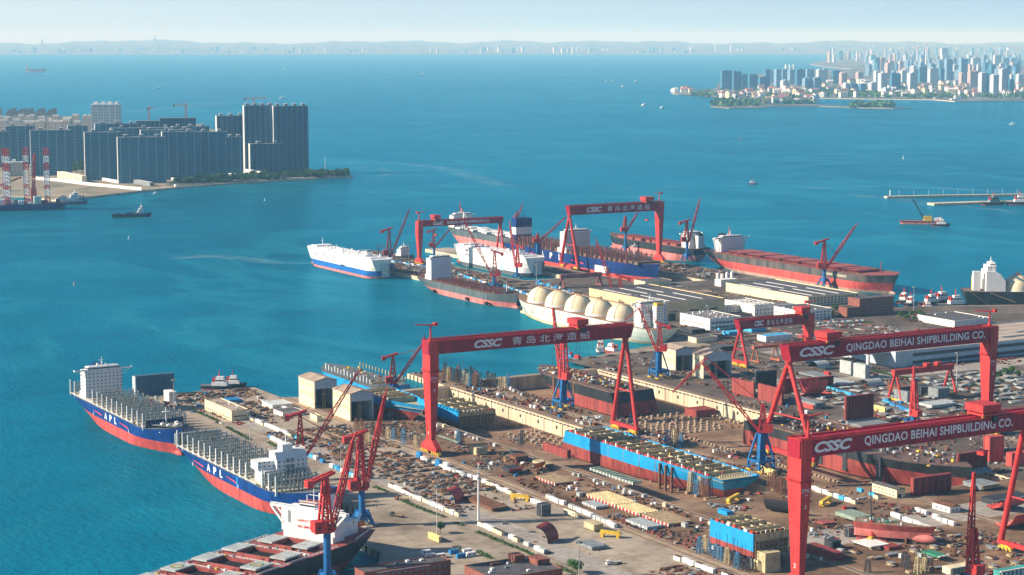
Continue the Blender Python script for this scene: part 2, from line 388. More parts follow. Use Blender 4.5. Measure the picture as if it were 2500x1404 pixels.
n_big = _noise(0.0011, 6, (1.0, 0.45, 1), R(30)); n_mid = _noise(0.010, 7, (0.7, 1.0, 1), R(20), 0.6)
body = _ramp(_mix(n_big, n_mid, 0.45, dtype='FLOAT'), 0.36, (0.0, 0.108, 0.172), 0.66, (0.0, 0.185, 0.280))
# current lines: thin pale silt streaks where a warped field crosses its mean
cur = _noise(0.0021, 7, (1.0, 0.6, 1), R(35), 1.3, 0.58)
line = _ramp(cur, 0.44, (0, 0, 0), 0.56, (0, 0, 0), (0.5, (1, 1, 1)))
patch = _ramp(_noise(0.0016, 3), 0.44, (0, 0, 0), 0.58, (0.6, 0.6, 0.6))
body = _mix(body, (0.02, 0.25, 0.32, 1), _mix(line, patch, 1.0, 'MULTIPLY'))
fine = t.nodes.new("ShaderNodeMath"); fine.operation = 'ADD'; t.links.new(_noise(0.17, 4, (1.0, 0.55, 1), R(-25)), fine.inputs[0]); t.links.new(_noise(0.045, 3, (1.0, 0.5, 1), R(10)), fine.inputs[1])
bp = t.nodes.new("ShaderNodeBump"); bp.inputs["Strength"].default_value = 0.8; bp.inputs["Distance"].default_value = 1.7; t.links.new(fine.outputs[0], bp.inputs["Height"])
df = t.nodes.new("ShaderNodeBsdfDiffuse"); t.links.new(body, df.inputs[0]); t.links.new(bp.outputs[0], df.inputs["Normal"])
gl = t.nodes.new("ShaderNodeBsdfGlossy"); gl.inputs["Color"].default_value = (0.11, 0.60, 0.84, 1); gl.inputs["Roughness"].default_value = 0.17; t.links.new(bp.outputs[0], gl.inputs["Normal"])
fr = t.nodes.new("ShaderNodeFresnel"); fr.inputs["IOR"].default_value = 1.28; t.links.new(bp.outputs[0], fr.inputs["Normal"])
fm = t.nodes.new("ShaderNodeMath"); fm.operation = 'MULTIPLY'; fm.inputs[1].default_value = 0.62; t.links.new(fr.outputs[0], fm.inputs[0])
ms = t.nodes.new("ShaderNodeMixShader"); t.links.new(fm.outputs[0], ms.inputs[0]); t.links.new(df.outputs[0], ms.inputs[1]); t.links.new(gl.outputs[0], ms.inputs[2]); t.links.new(ms.outputs[0], t.nodes["Material Output"].inputs["Surface"])
WATER = m; MATS["sea_water"] = m
m, t, b = new_mat("foam_wake"); b.inputs["Base Color"].default_value = (0.55, 0.72, 0.76, 1); b.inputs["Roughness"].default_value = 0.6
tc = t.nodes.new("ShaderNodeTexCoord"); n = t.nodes.new("ShaderNodeTexNoise"); n.inputs["Scale"].default_value = 0.02; n.inputs["Detail"].default_value = 8; n.inputs["Roughness"].default_value = 0.7
t.links.new(tc.outputs["Object"], n.inputs["Vector"]); r = t.nodes.new("ShaderNodeValToRGB"); r.color_ramp.elements[0].position = 0.45; r.color_ramp.elements[0].color = (0, 0, 0, 1); r.color_ramp.elements[1].position = 0.75; r.color_ramp.elements[1].color = (0.26, 0.26, 0.26, 1)
t.links.new(n.outputs[0], r.inputs[0]); t.links.new(r.outputs[0], b.inputs["Alpha"]); FOAM = m

DOCK_FLOOR = -7.7
OUT = [(300, 500), (300, 965), (430, 1033), (536, 1096), (552, 1122), (552, 1180), (590, 1212), (590, 1738), (640, 1742), (721, 1733), (721, 1671), (737, 1664), (790, 1652),
       (881, 1652), (881, 1731), (927, 1731), (927, 1668), (1055, 1668), (1079, 1672), (1081, 1724), (1130, 1742), (1246, 1778), (1246, 2105), (1260, 2120), (1260, 2738), (1365, 2755),
       (1365, 2330), (1440, 2330), (1440, 2765), (1482, 2765), (1482, 2650), (1585, 2650), (1585, 2700), (1668, 2700), (1668, 1935), (1612, 1872), (1690, 1846), (1775, 1806), (2100, 1640), (3000, 1200), (3000, 500)]
D1 = [(790, 1140), (881, 1140), (881, 1643), (790, 1643)]
D2 = [(927, 1085), (1055, 1085), (1055, 1659), (927, 1659)]
D3 = [(1488, 2212), (1578, 2212), (1578, 2642), (1488, 2642)]
def poly_sheet(name, outer, holes, z, m, skirt=None, mskirt=None, kind="structure"):
    loops = [[Vector((x, y, 0)) for x, y in L_] for L_ in [outer] + holes]
    flat = [v for L_ in loops for v in L_]
    tris = tessellate_polygon(loops); mb = MB()
    fs = []
    for a, b_, c in tris:
        A_, B_, C_ = flat[a], flat[b_], flat[c]
        fs.append((a, b_, c) if (B_ - A_).cross(C_ - A_).z > 0 else (a, c, b_))
    mb.add([(v.x, v.y, z) for v in flat], fs, m)
    if skirt is not None:
        for k, L_ in enumerate(loops):
            area = sum(L_[i].x * L_[(i + 1) % len(L_)].y - L_[(i + 1) % len(L_)].x * L_[i].y for i in range(len(L_)))
            for i in range(len(L_)):
                p, q = L_[i], L_[(i + 1) % len(L_)]
                if (area > 0) == (k > 0): p, q = q, p
                mb.add([(p.x, p.y, skirt), (q.x, q.y, skirt), (q.x, q.y, z), (p.x, p.y, z)], [(0, 1, 2, 3)], mskirt or m)
    return struct(mb.build(name), kind)
def grow(L_, d):
    xs = [p[0] for p in L_]; ys = [p[1] for p in L_]
    return [(min(xs) - d, min(ys) - d), (max(xs) + d, min(ys) - d), (max(xs) + d, max(ys) + d), (min(xs) - d, max(ys) + d)]
poly_sheet("sea_water", [(-9000, 300), (60000, 300), (90000, 60000), (30000, 90000), (-9000, 60000)], [grow(D1, 3), grow(D2, 3), grow(D3, 1)], 0.0, WATER)
poly_sheet("yard_ground", OUT, [D1, D2, D3], 5.0, G_TAN, -12.0, CONC)
for D in (D1, D2, D3):
    q = grow(D, 0.5); mb = MB(); mb.add([(x, y, DOCK_FLOOR) for x, y in q], [(0, 1, 2, 3)], G_DOCK); struct(mb.build("dock_floor"))
def sheet(name, x0, x1, y0, y1, m, z=5.02, kind="structure"):
    mb = MB(); mb.add([(x0, y0, z), (x1, y0, z), (x1, y1, z), (x0, y1, z)], [(0, 1, 2, 3)], m); return struct(mb.build(name), kind)
def psheet(name, poly, m, z=5.02, kind="structure"):
    mb = MB(); a = sum(poly[i][0] * poly[(i + 1) % len(poly)][1] - poly[(i + 1) % len(poly)][0] * poly[i][1] for i in range(len(poly)))
    if a < 0: poly = poly[::-1]
    mb.add([(x, y, z) for x, y in poly], [tuple(range(len(poly)))], m); return struct(mb.build(name), kind)
# zones of the yard floor
sheet("yard_earth_ground", 727, 789.5, 600, 1640, G_BROWN, 5.02)
sheet("yard_earth_ground", 789.5, 926.5, 600, 1139, G_BROWN, 5.02)
sheet("yard_earth_ground", 926.5, 1056, 600, 1084, G_BROWN, 5.02)
sheet("pier_ground", 881.5, 926.5, 1139, 1730, G_BROWN, 5.02)
sheet("yard_grey_ground", 1056, 1245, 600, 1730, G_GREY, 5.02)
psheet("yard_grey_ground", [(1247, 600), (2900, 600), (2900, 1200), (2090, 1630), (1775, 1800), (1690, 1842), (1615, 1872), (1667, 1936), (1667, 2200), (1582, 2208), (1484, 2208), (1484, 2648), (1445, 2648), (1445, 2325), (1362, 2325), (1362, 2750), (1262, 2735), (1262, 2118), (1247, 2100)], G_GREY, 5.02)
sheet("yard_grey_ground", 1581, 1667, 2205, 2698, G_GREY, 5.03)
sheet("road", 1262, 1580, 1640, 1668, G_ROAD, 5.06); sheet("road", 1100, 1600, 1470, 1500, G_ROAD, 5.06); psheet("road", [(1290, 1180), (1330, 1180), (1420, 1470), (1380, 1470)], G_ROAD, 5.06)
sheet("road", 640, 662, 900, 1640, G_ROAD, 5.05); sheet("road", 930, 1060, 1000, 1040, G_ROAD, 5.06); psheet("road", [(735, 1020), (735, 985), (925, 1000), (925, 1040)], G_ROAD, 5.07)
# crane rail beds with their rails
for x0, x1, y0, y1 in ((716, 727, 700, 1668), (783, 789, 700, 1640), (902, 912, 1175, 1728), (884, 890, 1175, 1728), (1058, 1064, 1100, 1665), (1155, 1166, 900, 1650), (945, 955, 700, 1084)):
    sheet("rail_bed", x0, x1, y0, y1, G_RAIL, 5.10)
    mb = MB()
    for x in (x0 + 2.2, x1 - 2.2): mb.box(x - 0.25, x + 0.25, y0, y1, 5.1, 5.32, DARK)
    struct(mb.build("crane_rail"))
# dark scuppers and kerb along the dock coping
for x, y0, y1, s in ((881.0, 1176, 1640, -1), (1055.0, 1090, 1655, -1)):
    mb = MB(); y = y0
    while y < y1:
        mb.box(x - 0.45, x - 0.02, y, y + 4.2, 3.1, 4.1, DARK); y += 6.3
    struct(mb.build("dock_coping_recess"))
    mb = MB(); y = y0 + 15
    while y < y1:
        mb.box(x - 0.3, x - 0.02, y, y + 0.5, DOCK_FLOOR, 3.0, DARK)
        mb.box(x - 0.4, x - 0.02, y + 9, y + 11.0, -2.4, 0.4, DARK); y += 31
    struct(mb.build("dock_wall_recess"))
    mb = MB(); mb.box(x - 0.05, x + 0.6, y0, y1, 5.0, 5.35, CONC); struct(mb.build("dock_kerb"))
# fendered quay faces
mb = MB()
for y in range(1216, 1735, 9): mb.box(589.4, 590.0, y, y + 1.4, 0.3, 4.6, RUBBER)
for y in range(1126, 1178, 9): mb.box(551.4, 552.0, y, y + 1.4, 0.3, 4.6, RUBBER)
for x in range(884, 926, 8): mb.box(x, x + 1.2, 1731, 1731.6, 0.2, 4.6, RUBBER)
for y in range(1676, 1730, 8): mb.box(880.4, 881.0, y, y + 1.2, 0.2, 4.6, RUBBER); mb.box(1080.2, 1080.8, y - 2, y - 0.8, 0.2, 4.6, RUBBER)
for x in range(600, 720, 9): mb.box(x, x + 1.2, 1739.5, 1740.4, 0.2, 4.6, RUBBER)
struct(mb.build("quay_fender"), "stuff")

# ------------------------------------------------------------------ far land
def pp(pts, z): return [g(x, y, z) for x, y in pts]
mb = MB(); mb.prism(pp([(862, 429), (780, 434), (560, 446.5), (430, 457), (347, 465), (190, 483), (140, 489), (60, 478), (-40, 476), (-200, 468), (-200, 292), (0, 292), (230, 300), (480, 302), (560, 330), (650, 402), (760, 414), (830, 421)], 4.0), -3, 4.0, CONC, G_SAND); struct(mb.build("headland"))
mb = MB(); mb.prism(pp([(858, 428.6), (780, 433), (560, 445.3), (440, 455), (405, 452), (430, 440), (560, 425), (700, 410), (760, 415), (830, 422)], 4.4), 3.9, 4.4, G_LAND); struct(mb.build("headland_green_ground"))
mb = MB(); mb.prism(pp([(1640, 228), (1700, 232), (1760, 237), (1800, 240), (1850, 251), (1900, 245), (1960, 239), (2050, 240), (2280, 243), (2330, 247), (2500, 245), (2680, 247), (2680, 118), (2300, 119), (2060, 133), (2030, 143), (1975, 156), (2010, 163), (2080, 168), (1960, 172), (1870, 178), (1760, 196), (1745, 216), (1690, 222), (1650, 222)], 4.0), -3, 4.0, CONC, G_LAND); struct(mb.build("city_shore"))
mb = MB(); mb.prism(pp([(1734, 260), (1760, 252), (1800, 248), (1850, 252), (1900, 255), (1970, 254), (2060, 258), (2130, 261), (2225, 264), (2180, 265), (2080, 262), (2000, 259), (1900, 259), (1850, 263), (1780, 264)], 3.0), -2, 3.0, G_SAND, G_LAND); struct(mb.build("islet"))
mb = MB(); mb.prism(pp([(1640, 229), (1700, 232.5), (1760, 239), (1800, 243), (1850, 253), (1845, 250), (1790, 239), (1740, 233), (1690, 229)], 4.2), 3.9, 4.2, G_SAND); struct(mb.build("beach"))
# far side of the bay: low ground rising to hazy hills
ridge = MB(); N = 160
def fx(px, D): return g(px, YH + H / D * F * 1.0, 0.0)
rows = []
for D, base, amp in ((42500, 2, 0), (45500, 60, 40), (50000, 140, 40), (56000, 195, 50), (62000, 230, 70)):
    row = []
    for i in range(N + 1):
        px = -350 + 3200 * i / N; u = (px - 1250) / F
        X, Y = D * u * _ca + D * _sa, -D * u * _sa + D * _ca
        hgt = base + amp * (math.sin(px * 0.011 + D) * 0.5 + math.sin(px * 0.031 + D * 2) * 0.3 + math.sin(px * 0.09 + D) * 0.2)
        if D > 60000: hgt += 70 * math.exp(-((px - 1250) / 90.0) ** 2) + 30 * math.exp(-((px - 330) / 160.0) ** 2)
        row.append((X, Y, max(1.0, hgt)))
    rows.append(row)
vs = [p for row in rows for p in row]; fs = []
for j in range(len(rows) - 1):
    for i in range(N): fs.append((j * (N + 1) + i, j * (N + 1) + i + 1, (j + 1) * (N + 1) + i + 1, (j + 1) * (N + 1) + i))
ridge.add(vs, fs, G_LAND); struct(ridge.build("far_hills"))
# wakes and slicks on the water
def ribbon(pts, w0, w1, z=0.35):
    mb = MB(); P = [Vector((*g(x, y, 0), 0)) for x, y in pts]; vs = []
    n = len(P)
    for i, p in enumerate(P):
        d = (P[min(i + 1, n - 1)] - P[max(i - 1, 0)]).normalized(); nn = Vector((-d.y, d.x, 0)); w_ = w0 + (w1 - w0) * i / (n - 1)
        vs += [(p.x + nn.x * w_, p.y + nn.y * w_, z), (p.x - nn.x * w_, p.y - nn.y * w_, z)]
    mb.add(vs, [(2 * i, 2 * i + 1, 2 * i + 3, 2 * i + 2) for i in range(n - 1)], FOAM); return struct(mb.build("wake"), "stuff")
ribbon([(692, 239), (620, 244), (540, 252), (440, 262), (300, 275), (120, 285)], 6, 90)
ribbon([(1845, 447), (1900, 444), (1960, 441), (2040, 438)], 3, 14)
ribbon([(2500, 470), (2300, 460), (2170, 455), (2000, 460), (1800, 456), (1600, 457), (1450, 462)], 20, 8)
ribbon([(2480, 520), (2380, 505), (2280, 500), (2180, 485), (2060, 475)], 14, 40)
ribbon([(860, 405), (930, 412), (960, 425), (910, 434), (850, 432)], 22, 8)
ribbon([(820, 398), (960, 398), (1080, 410), (1150, 430), (1230, 455)], 26, 30)
ribbon([(2410, 379), (2450, 382), (2500, 386)], 10, 26)
ribbon([(1000, 640), (800, 645), (650, 640), (540, 625), (420, 628)], 6, 30)
ribbon([(1070, 262), (1140, 256), (1260, 258)], 10, 60)
# ------------------------------------------------------------------ the air
mb = MB(); mb.box(-12000, 95000, -400, 95000, -13.0, 640.0, DARK)
hz_o = mb.build("haze"); struct(hz_o, "stuff")
m = bpy.data.materials.new("haze_air"); m.use_nodes = True; t = m.node_tree; t.nodes.remove(t.nodes["Principled BSDF"])
pv = t.nodes.new("ShaderNodeVolumePrincipled"); pv.inputs["Color"].default_value = (0.34, 0.70, 1.0, 1); pv.inputs["Absorption Color"].default_value = (1, 1, 1, 1); pv.inputs["Density"].default_value = 3.3e-5; pv.inputs["Anisotropy"].default_value = 0.0
t.links.new(pv.outputs[0], t.nodes["Material Output"].inputs["Volume"]); hz_o.data.materials.clear(); hz_o.data.materials.append(m)
# ------------------------------------------------------------------ gantry (goliath) cranes: beam along X, rails along Y
def gantry(name, label, Y, xbox, xleg, ztop, depth_b, wy, name_text=None, over_box=4.0, over_leg=6.0, trolley=None, jib=True, number=None, maker=None, base=24.0, base2=36.0,
           leg_r=2.2, red=None, group="gantry cranes of the shipyard", pipes=True, box_w=7.8, text_mat=None, txt=(0.2, 0.9), jib_at=None, jib_ang=2.6, zb=5.3):
    red = red or RED; red_shaded = RED_SHADED
    s = 1 if xleg > xbox else -1                                   # direction from box leg to pipe leg
    t = thing(name, label, "gantry crane", ((xbox + xleg) / 2, Y, zb), 0, group)
    ox = (xbox + xleg) / 2; zt = ztop - zb; zd = zt - depth_b; hy = wy / 2
    X = lambda x: x - ox
    # main beam, tapered at the free end
    xa, xb = X(xbox - s * over_box), X(xleg + s * over_leg)
    mb = MB(); k = s * min(9, over_leg + 2)
    prof = [(xa, zd), (xb - k * 0.45, zd), (xb, zt), (xa, zt)] if s > 0 else [(xa, zd), (xa, zt), (xb, zt), (xb - k * 0.45, zd)]
    mb.extr(prof, 'y', -hy, hy, red_shaded)
    n = 10
    for i in range(n + 1):
        x = xa + (xb - xa) * i / n * 0.98
        mb.box(x - 0.12, x + 0.12, -hy - 0.06, -hy, zd + 0.2, zt - 0.2, red_shaded)
    mb.box(min(xa, xb) + 1, max(xa, xb) - 1, -hy + 0.6, -hy + 1.1, zt + 0.02, zt + 0.9, red); mb.box(min(xa, xb) + 1, max(xa, xb) - 1, hy - 1.1, hy - 0.6, zt + 0.02, zt + 0.9, red)
    mb.build("beam", t)
    mb = MB()
    for yy in (-hy - 0.5, hy + 0.5): mb.rail([(xa, yy, zt - 0.1), (xb, yy, zt - 0.1)], 1.3, RED, 0.22, 6.0)
    for yy in (-hy, hy): mb.box(min(xa, xb), max(xa, xb), yy - (1.0 if yy < 0 else 0), yy + (0 if yy < 0 else 1.0), zt - 0.25, zt - 0.1, red)
    mb.build("walkway", t)
    # box leg
    mb = MB(); cx = X(xbox); a, b_ = box_w / 2, wy / 2 + 0.6
    zs, zk = base * 0.36 + 3.2, zt * 0.70
    def ring(hx, hy_, z, sh=0): return [(cx - hx + sh, -hy_, z), (cx + hx + sh, -hy_, z), (cx + hx + sh, hy_, z), (cx - hx + sh, hy_, z)]
    lvls = [ring(a * 0.50, b_ * 0.62, zs), ring(a * 0.98, b_ * 0.98, zk), ring(a, b_, zk + 4), ring(a, b_, zt + 0.35)]
    for p, q in zip(lvls, lvls[1:]): mb.hexa(p + q, red)
    mb.hexa([(cx - a * .62, -base / 2, 3.2), (cx + a * .62, -base / 2, 3.2), (cx + a * .62, base / 2, 3.2), (cx - a * .62, base / 2, 3.2),
             (cx - a * .62, -base / 2, 6.2), (cx + a * .62, -base / 2, 6.2), (cx + a * .62, base / 2, 6.2), (cx - a * .62, base / 2, 6.2)], red)
    mb.hexa([(cx - a * .62, -base / 2, 6.2), (cx + a * .62, -base / 2, 6.2), (cx + a * .62, base / 2, 6.2), (cx - a * .62, base / 2, 6.2)] + ring(a * 0.5, b_ * 0.62, zs), red)
    for zz, r_ in ((zt - 4, 0.9), (zt - 8.5, 0.5)): mb.box(cx - s * a - 0.06, cx - s * a + 0.06, -r_, r_, zz - r_ * 1.4, zz + r_ * 1.4, DARK)
    bm_ = mb.build("box_leg", t)
    mb = MB(); mb.rail([(cx - a - .9, -b_ - .9, zk + 3), (cx + a + .9, -b_ - .9, zk + 3), (cx + a + .9, b_ + .9, zk + 3), (cx - a - .9, b_ + .9, zk + 3), (cx - a - .9, -b_ - .9, zk + 3)], 1.2, red, 0.25)
    mb.box(cx - a - 1, cx + a + 1, -b_ - 1, -b_ - 0.02, zk + 2.7, zk + 3, red); mb.box(cx - s * (a + 1), cx - s * (a + .02), -b_, b_, zk + 2.7, zk + 3, red) if s < 0 else mb.box(cx - a - 1, cx - a - .02, -b_, b_, zk + 2.7, zk + 3, red)
    mb.build("platform", t)
    def bogies(cx, half, name_="bogie"):
        for sy in (-1, 1):
            mb = MB(); c = sy * (half - 5)
            mb.extr([(c - 6.5, 1.2), (c + 6.5, 1.2), (c + 5.5, 2.6), (c + 1.2, 4.2), (c - 1.2, 4.2), (c - 5.5, 2.6)], 'x', cx - 1.3, cx + 1.3, YEL)
            for i in range(8):
                y = c - 6 + i * 12 / 7; mb.bar((cx - 0.9, y, 0.75), (cx + 0.9, y, 0.75), 1.4, YEL if i % 2 else DARK, n=8)
            for i in range(4): mb.box(cx - 1.9, cx - 1.25, c - 5.6 + i * 3.2, c - 4.2 + i * 3.2, 1.4, 2.9, YEL)
            mb.build(name_, t)
    bogies(cx, base / 2 + 1.5)
    mb = MB()                                                          # stair tower and seams of the box leg
    for k in range(7):
        u0, u1 = k / 7, (k + 1) / 7; z0_, z1_ = zs + (zk - zs) * u0, zs + (zk - zs) * u1; yb = b_ * (0.62 + 0.36 * (u0 + u1) / 2) + 0.5; dx = a * 0.3
        mb.bar((cx - dx if k % 2 else cx + dx, yb, z0_), (cx + dx if k % 2 else cx - dx, yb, z1_), 0.7, red, h=0.3)
        hx = a * (0.5 + 0.48 * u1) + 0.05; hy2 = b_ * (0.62 + 0.36 * u1) + 0.05
        if k < 6: mb.box(cx - hx, cx + hx, -hy2, hy2, z1_ - 0.12, z1_ + 0.12, red_shaded)
    mb.build("stairway", t)
    # pipe legs
    lx = X(xleg); mb = MB()
    ztop_l = zd - 4.2
    mb.bar((lx, 0, ztop_l - 1), (lx, 0, zd), 5.0, red, n=12)
    mb.bar((lx, 0, zd - 1.3), (lx, 0, zd - 0.7), 7.0, red, n=12)
    mb.build("leg_head", t)
    for sy in (-1, 1):
        mb = MB(); mb.bar((lx, sy * 1.6, ztop_l), (lx, sy * base2 / 2, 5.2), leg_r * 2 * 0.86, red, n=14, w2=leg_r * 2, smooth=True); mb.build("leg", t)
    zm = 5.2 + (ztop_l - 5.2) * 0.42; ym = base2 / 2 + (1.6 - base2 / 2) * 0.42
    mb = MB(); mb.bar((lx, -ym, zm), (lx, ym, zm), 1.1, red, n=8); mb.build("brace", t)
    mb = MB(); mb.box(lx - 1.6, lx + 1.6, -base2 / 2 - 2, base2 / 2 + 2, 3.9, 6.4, red)
    for sy in (-1, 1):
        mb.bar((lx, sy * (base2 / 2 - 4), 3.9), (lx, sy * (base2 / 2 - 8), 1.4), 1.0, red); mb.bar((lx, sy * (base2 / 2 - 12), 3.9), (lx, sy * (base2 / 2 - 8), 1.4), 1.0, red)
    mb.build("sill_beam", t)
    bogies(lx, base2 / 2)
    # trolleys
    if trolley:
        for f_, big in trolley:
            x = X(xbox + (xleg - xbox) * f_)
            mb = MB(); L_ = 13 if big else 9
            mb.box(x - L_ / 2, x + L_ / 2, -hy - 1.6, hy + 1.6, zt + 1.2, zt + 2.6, red)
            mb.hexa([(x - L_ / 2 - 1, -hy - 2.2, zt + 3.6), (x + L_ / 2 + 1, -hy - 2.2, zt + 3.6), (x + L_ / 2 + 1, hy + 2.2, zt + 3.6), (x - L_ / 2 - 1, hy + 2.2, zt + 3.6)] +
                    [(x - L_ / 2 - 1, -hy - 2.2, zt + 8.2), (x + L_ / 2 + 1, -hy - 2.2, zt + 8.2), (x + L_ / 2 + 1, hy + 2.2, zt + 8.2), (x - L_ / 2 - 1, hy + 2.2, zt + 8.2)], red)
            for dx in (-L_ / 2 + 1, L_ / 2 - 1):
                for yy in (-hy - 0.5, hy + 0.5): mb.box(x + dx - 0.6, x + dx + 0.6, yy - 0.5, yy + 0.5, zt + 2.6, zt + 3.6, red); mb.box(x + dx - 1, x + dx + 1, yy - 0.5, yy + 0.5, zt + 0.05, zt + 1.2, YEL)
            mb.box(x + L_ / 2 - 4.5, x + L_ / 2 - 1, -hy - 2.0, -hy - 0.3, zt - 3.0, zt + 1.2, DARK)
            mb.build("trolley", t)
            mb = MB()
            for yy in (-2.2, 2.2): mb.bar((x, yy, zd - 12), (x, yy, zd), 0.22, DARK)
            mb.box(x - 1.4, x + 1.4, -3, 3, zd - 14.2, zd - 12, RED); mb.build("hook_block", t)
    if jib:
        x = X(jib_at if jib_at is not None else xbox)
        mb = MB(); mb.bar((x, 0, zt), (x, 0, zt + 12), 1.7, red, n=10, w2=1.3); mb.bar((x, 0, zt), (x, 0, zt + 2.2), 3.4, red, n=10)
        dx, dy = math.cos(jib_ang), math.sin(jib_ang)
        mb.bar((x - dx * 5, -dy * 5, zt + 12.4), (x + dx * 12, dy * 12, zt + 13.0), 1.8, red, h=1.2, w2=1.1); mb.box(x - dx * 4 - 1.5, x - dx * 4 + 1.5, -dy * 4 - 1.5, -dy * 4 + 1.5, zt + 11.6, zt + 14.2, red)
        mb.build("service_crane", t)
    tm = text_mat or LETTER; Lb = abs(xleg - xbox)
    if name_text:
        x0 = min(xbox, xleg) + Lb * txt[0] - ox; x1 = min(xbox, xleg) + Lb * txt[1] - ox
        zc = zd + depth_b * 0.21; hh = depth_b * 0.62; Wd = x1 - x0
        w1 = Wd * (0.18 if name_text == "en" else 0.235); gap = Wd * (0.06 if name_text == "en" else 0.085)
        text("logo_lettering", "CSSC", tm, t, (x0, -hy - 0.1, zc), (R(90), 0, 0), w1, hh, 0.26, 0.042, 0.94)
        if name_text == "en": text("lettering", "QINGDAO BEIHAI SHIPBUILDING CO.", tm, t, (x0 + w1 + gap, -hy - 0.1, zc), (R(90), 0, 0), Wd - w1 - gap, hh * 0.98, 0.0, 0.022, 1.05)
        else: text("lettering", "\u9752\u5c9b\u5317\u6d77\u9020\u8239", tm, t, (x0 + w1 + gap, -hy - 0.1, zc), (R(90), 0, 0), Wd - w1 - gap, hh, 0.0, 0.004, 1.5)
    if number:
        zc = zk + 1
        text("maker_lettering", "ZPMC", tm, t, (cx - a * 0.86, -b_ - 0.08, zk - 3.2), (R(90), 0, 0), a * 1.6, 2.3)
        text("maker_lettering", "\u4e0a\u6d77\u632f\u534e", tm, t, (cx - a * 0.5, -b_ - 0.05, zk - 5.2), (R(90), 0, 0), a * 0.9, 1.0)
        text("number", number, tm, t, (cx - 0.7, -b_ * 0.86 - 0.3, zk - 13), (R(90), 0, 0), 1.7, 3.6)
        text("number", number, tm, t, (cx - a * 0.56 - 0.1, 0.9, zs + 3.5), (R(90), 0, R(-90)), 1.5, 3.0)
    return t

# the four big goliaths over the two building docks
gantry("gantry_crane", "tall red gantry crane numbered 4 with Chinese lettering, over the dock nearest the sea sheds", 1378, 722, 904, 95.5, 10.3, 11.5, "cn", over_box=4.6, over_leg=5, trolley=[(0.745, False)], number="4", txt=(0.197, 0.790), jib_ang=2.9, base=25, base2=36, leg_r=1.9)
gantry("gantry_crane", "nearest red gantry crane numbered 3, its pale lettered beam crossing the bottom right", 914, 722, 900, hz(1073, 717, 914), 10.5, 11.5, "en", over_box=4.6, over_leg=14, trolley=[(0.80, True)], number="3", txt=(0.035, 0.910), jib_ang=0.15, jib_at=728, base=25, base2=36, leg_r=2.1)
gantry("gantry_crane", "red gantry crane numbered 2 whose box leg stands on the right, beam lettered in English", 1222, 1160, 953, 95.0, 12.0, 11.0, "en", over_box=5, over_leg=5, trolley=[(0.815, True)], number="2", txt=(0.029, 0.955), jib_ang=2.6, base=25, base2=66, leg_r=2.3, zb=5.3)
gantry("gantry_crane", "red gantry crane with Chinese lettering over the dry dock of the far quay", 2424, 1648, 1494, 94.0, 12.5, 10.5, "cn", over_box=5, over_leg=4, trolley=[(0.14, True)], txt=(0.165, 0.872), jib_ang=3.4, base=26, base2=46, leg_r=2.3)
gantry("gantry_crane", "narrow red gantry crane with English lettering at the far left quay edge", 2574, 1331, 1466, 68.0, 8.0, 8.0, "en", over_box=3, over_leg=4, txt=(0.156, 0.848), jib_ang=0.4, base=20, base2=26, leg_r=1.6, trolley=[(0.2, False)])
gantry("gantry_crane", "small red gantry crane with Chinese lettering in front of the white offices", 1600, 1272, 1186, hz(781, 1186, 1600), 9.0, 8.5, "cn", over_box=4, over_leg=5, trolley=[(0.1, False)], txt=(0.17, 0.72), jib_ang=0.2, base=18, base2=24, leg_r=1.5)
def small_gantry(label, xa, xb, Y, zt, mat_, wleg=2.0, dep=3.2, base=14, pods=2):
    t = thing("gantry_crane", label, "gantry crane", ((xa + xb) / 2, Y, 5.1), 0, "gantry cranes of the shipyard"); h = (xb - xa) / 2; z = zt - 5.1
    mb = MB(); mb.box(-h - 3, h + 3, -2.0, 2.0, z - dep, z, mat_); mb.rail([(-h - 3, -2, z), (h + 3, -2, z)], 1.1, mat_, 0.2, 5); mb.build("beam", t)
    for sx in (-1, 1):
        for sy in (-1, 1):
            mb = MB(); mb.bar((sx * h, sy * 1.2, z - dep + 0.2), (sx * h, sy * base / 2, 1.2), wleg * 0.8, mat_, w2=wleg * 0.9, n=8); mb.build("leg", t)
        mb = MB(); mb.box(sx * h - 0.9, sx * h + 0.9, -base / 2 - 2, base / 2 + 2, 0.3, 1.8, YEL if mat_ is RED else mat_)
        mb.build("bogie", t)
    for i in range(pods):
        mb = MB(); x = h * (0.15 + 0.4 * i); mb.box(x - 3, x + 3, -2.6, 2.6, z + 0.1, z + 3.2, mat_); mb.build("trolley", t)
    return t
X0, Y0 = g(1372, 703); X1, Y1 = g(1465, 715)
small_gantry("weathered red travelling gantry with dark beam beside the pale spherical tank ship", X0, X0 + 58, Y0, hz(671, X0, Y0), mat("gantry_faded", (0.30, 0.10, 0.10), 0.6, 0.2, 0.2), 3.2, 5.0, 12, 0)
X0, Y0 = g(2183, 978)
small_gantry("plain red gantry crane with two trolley houses over the grey ship blocks", X0 + 1, X0 + 66, Y0, hz(903, X0, Y0), RED, 2.6, 5.0, 18, 2)
X0, Y0 = g(1843, 885)
small_gantry("low faded orange gantry crane behind the parked hull blocks", X0, X0 + 26, Y0, hz(845, X0, Y0), mat("gantry_orange", (0.45, 0.13, 0.06), 0.6, 0.2, 0.2), 1.6, 2.6, 12, 0)

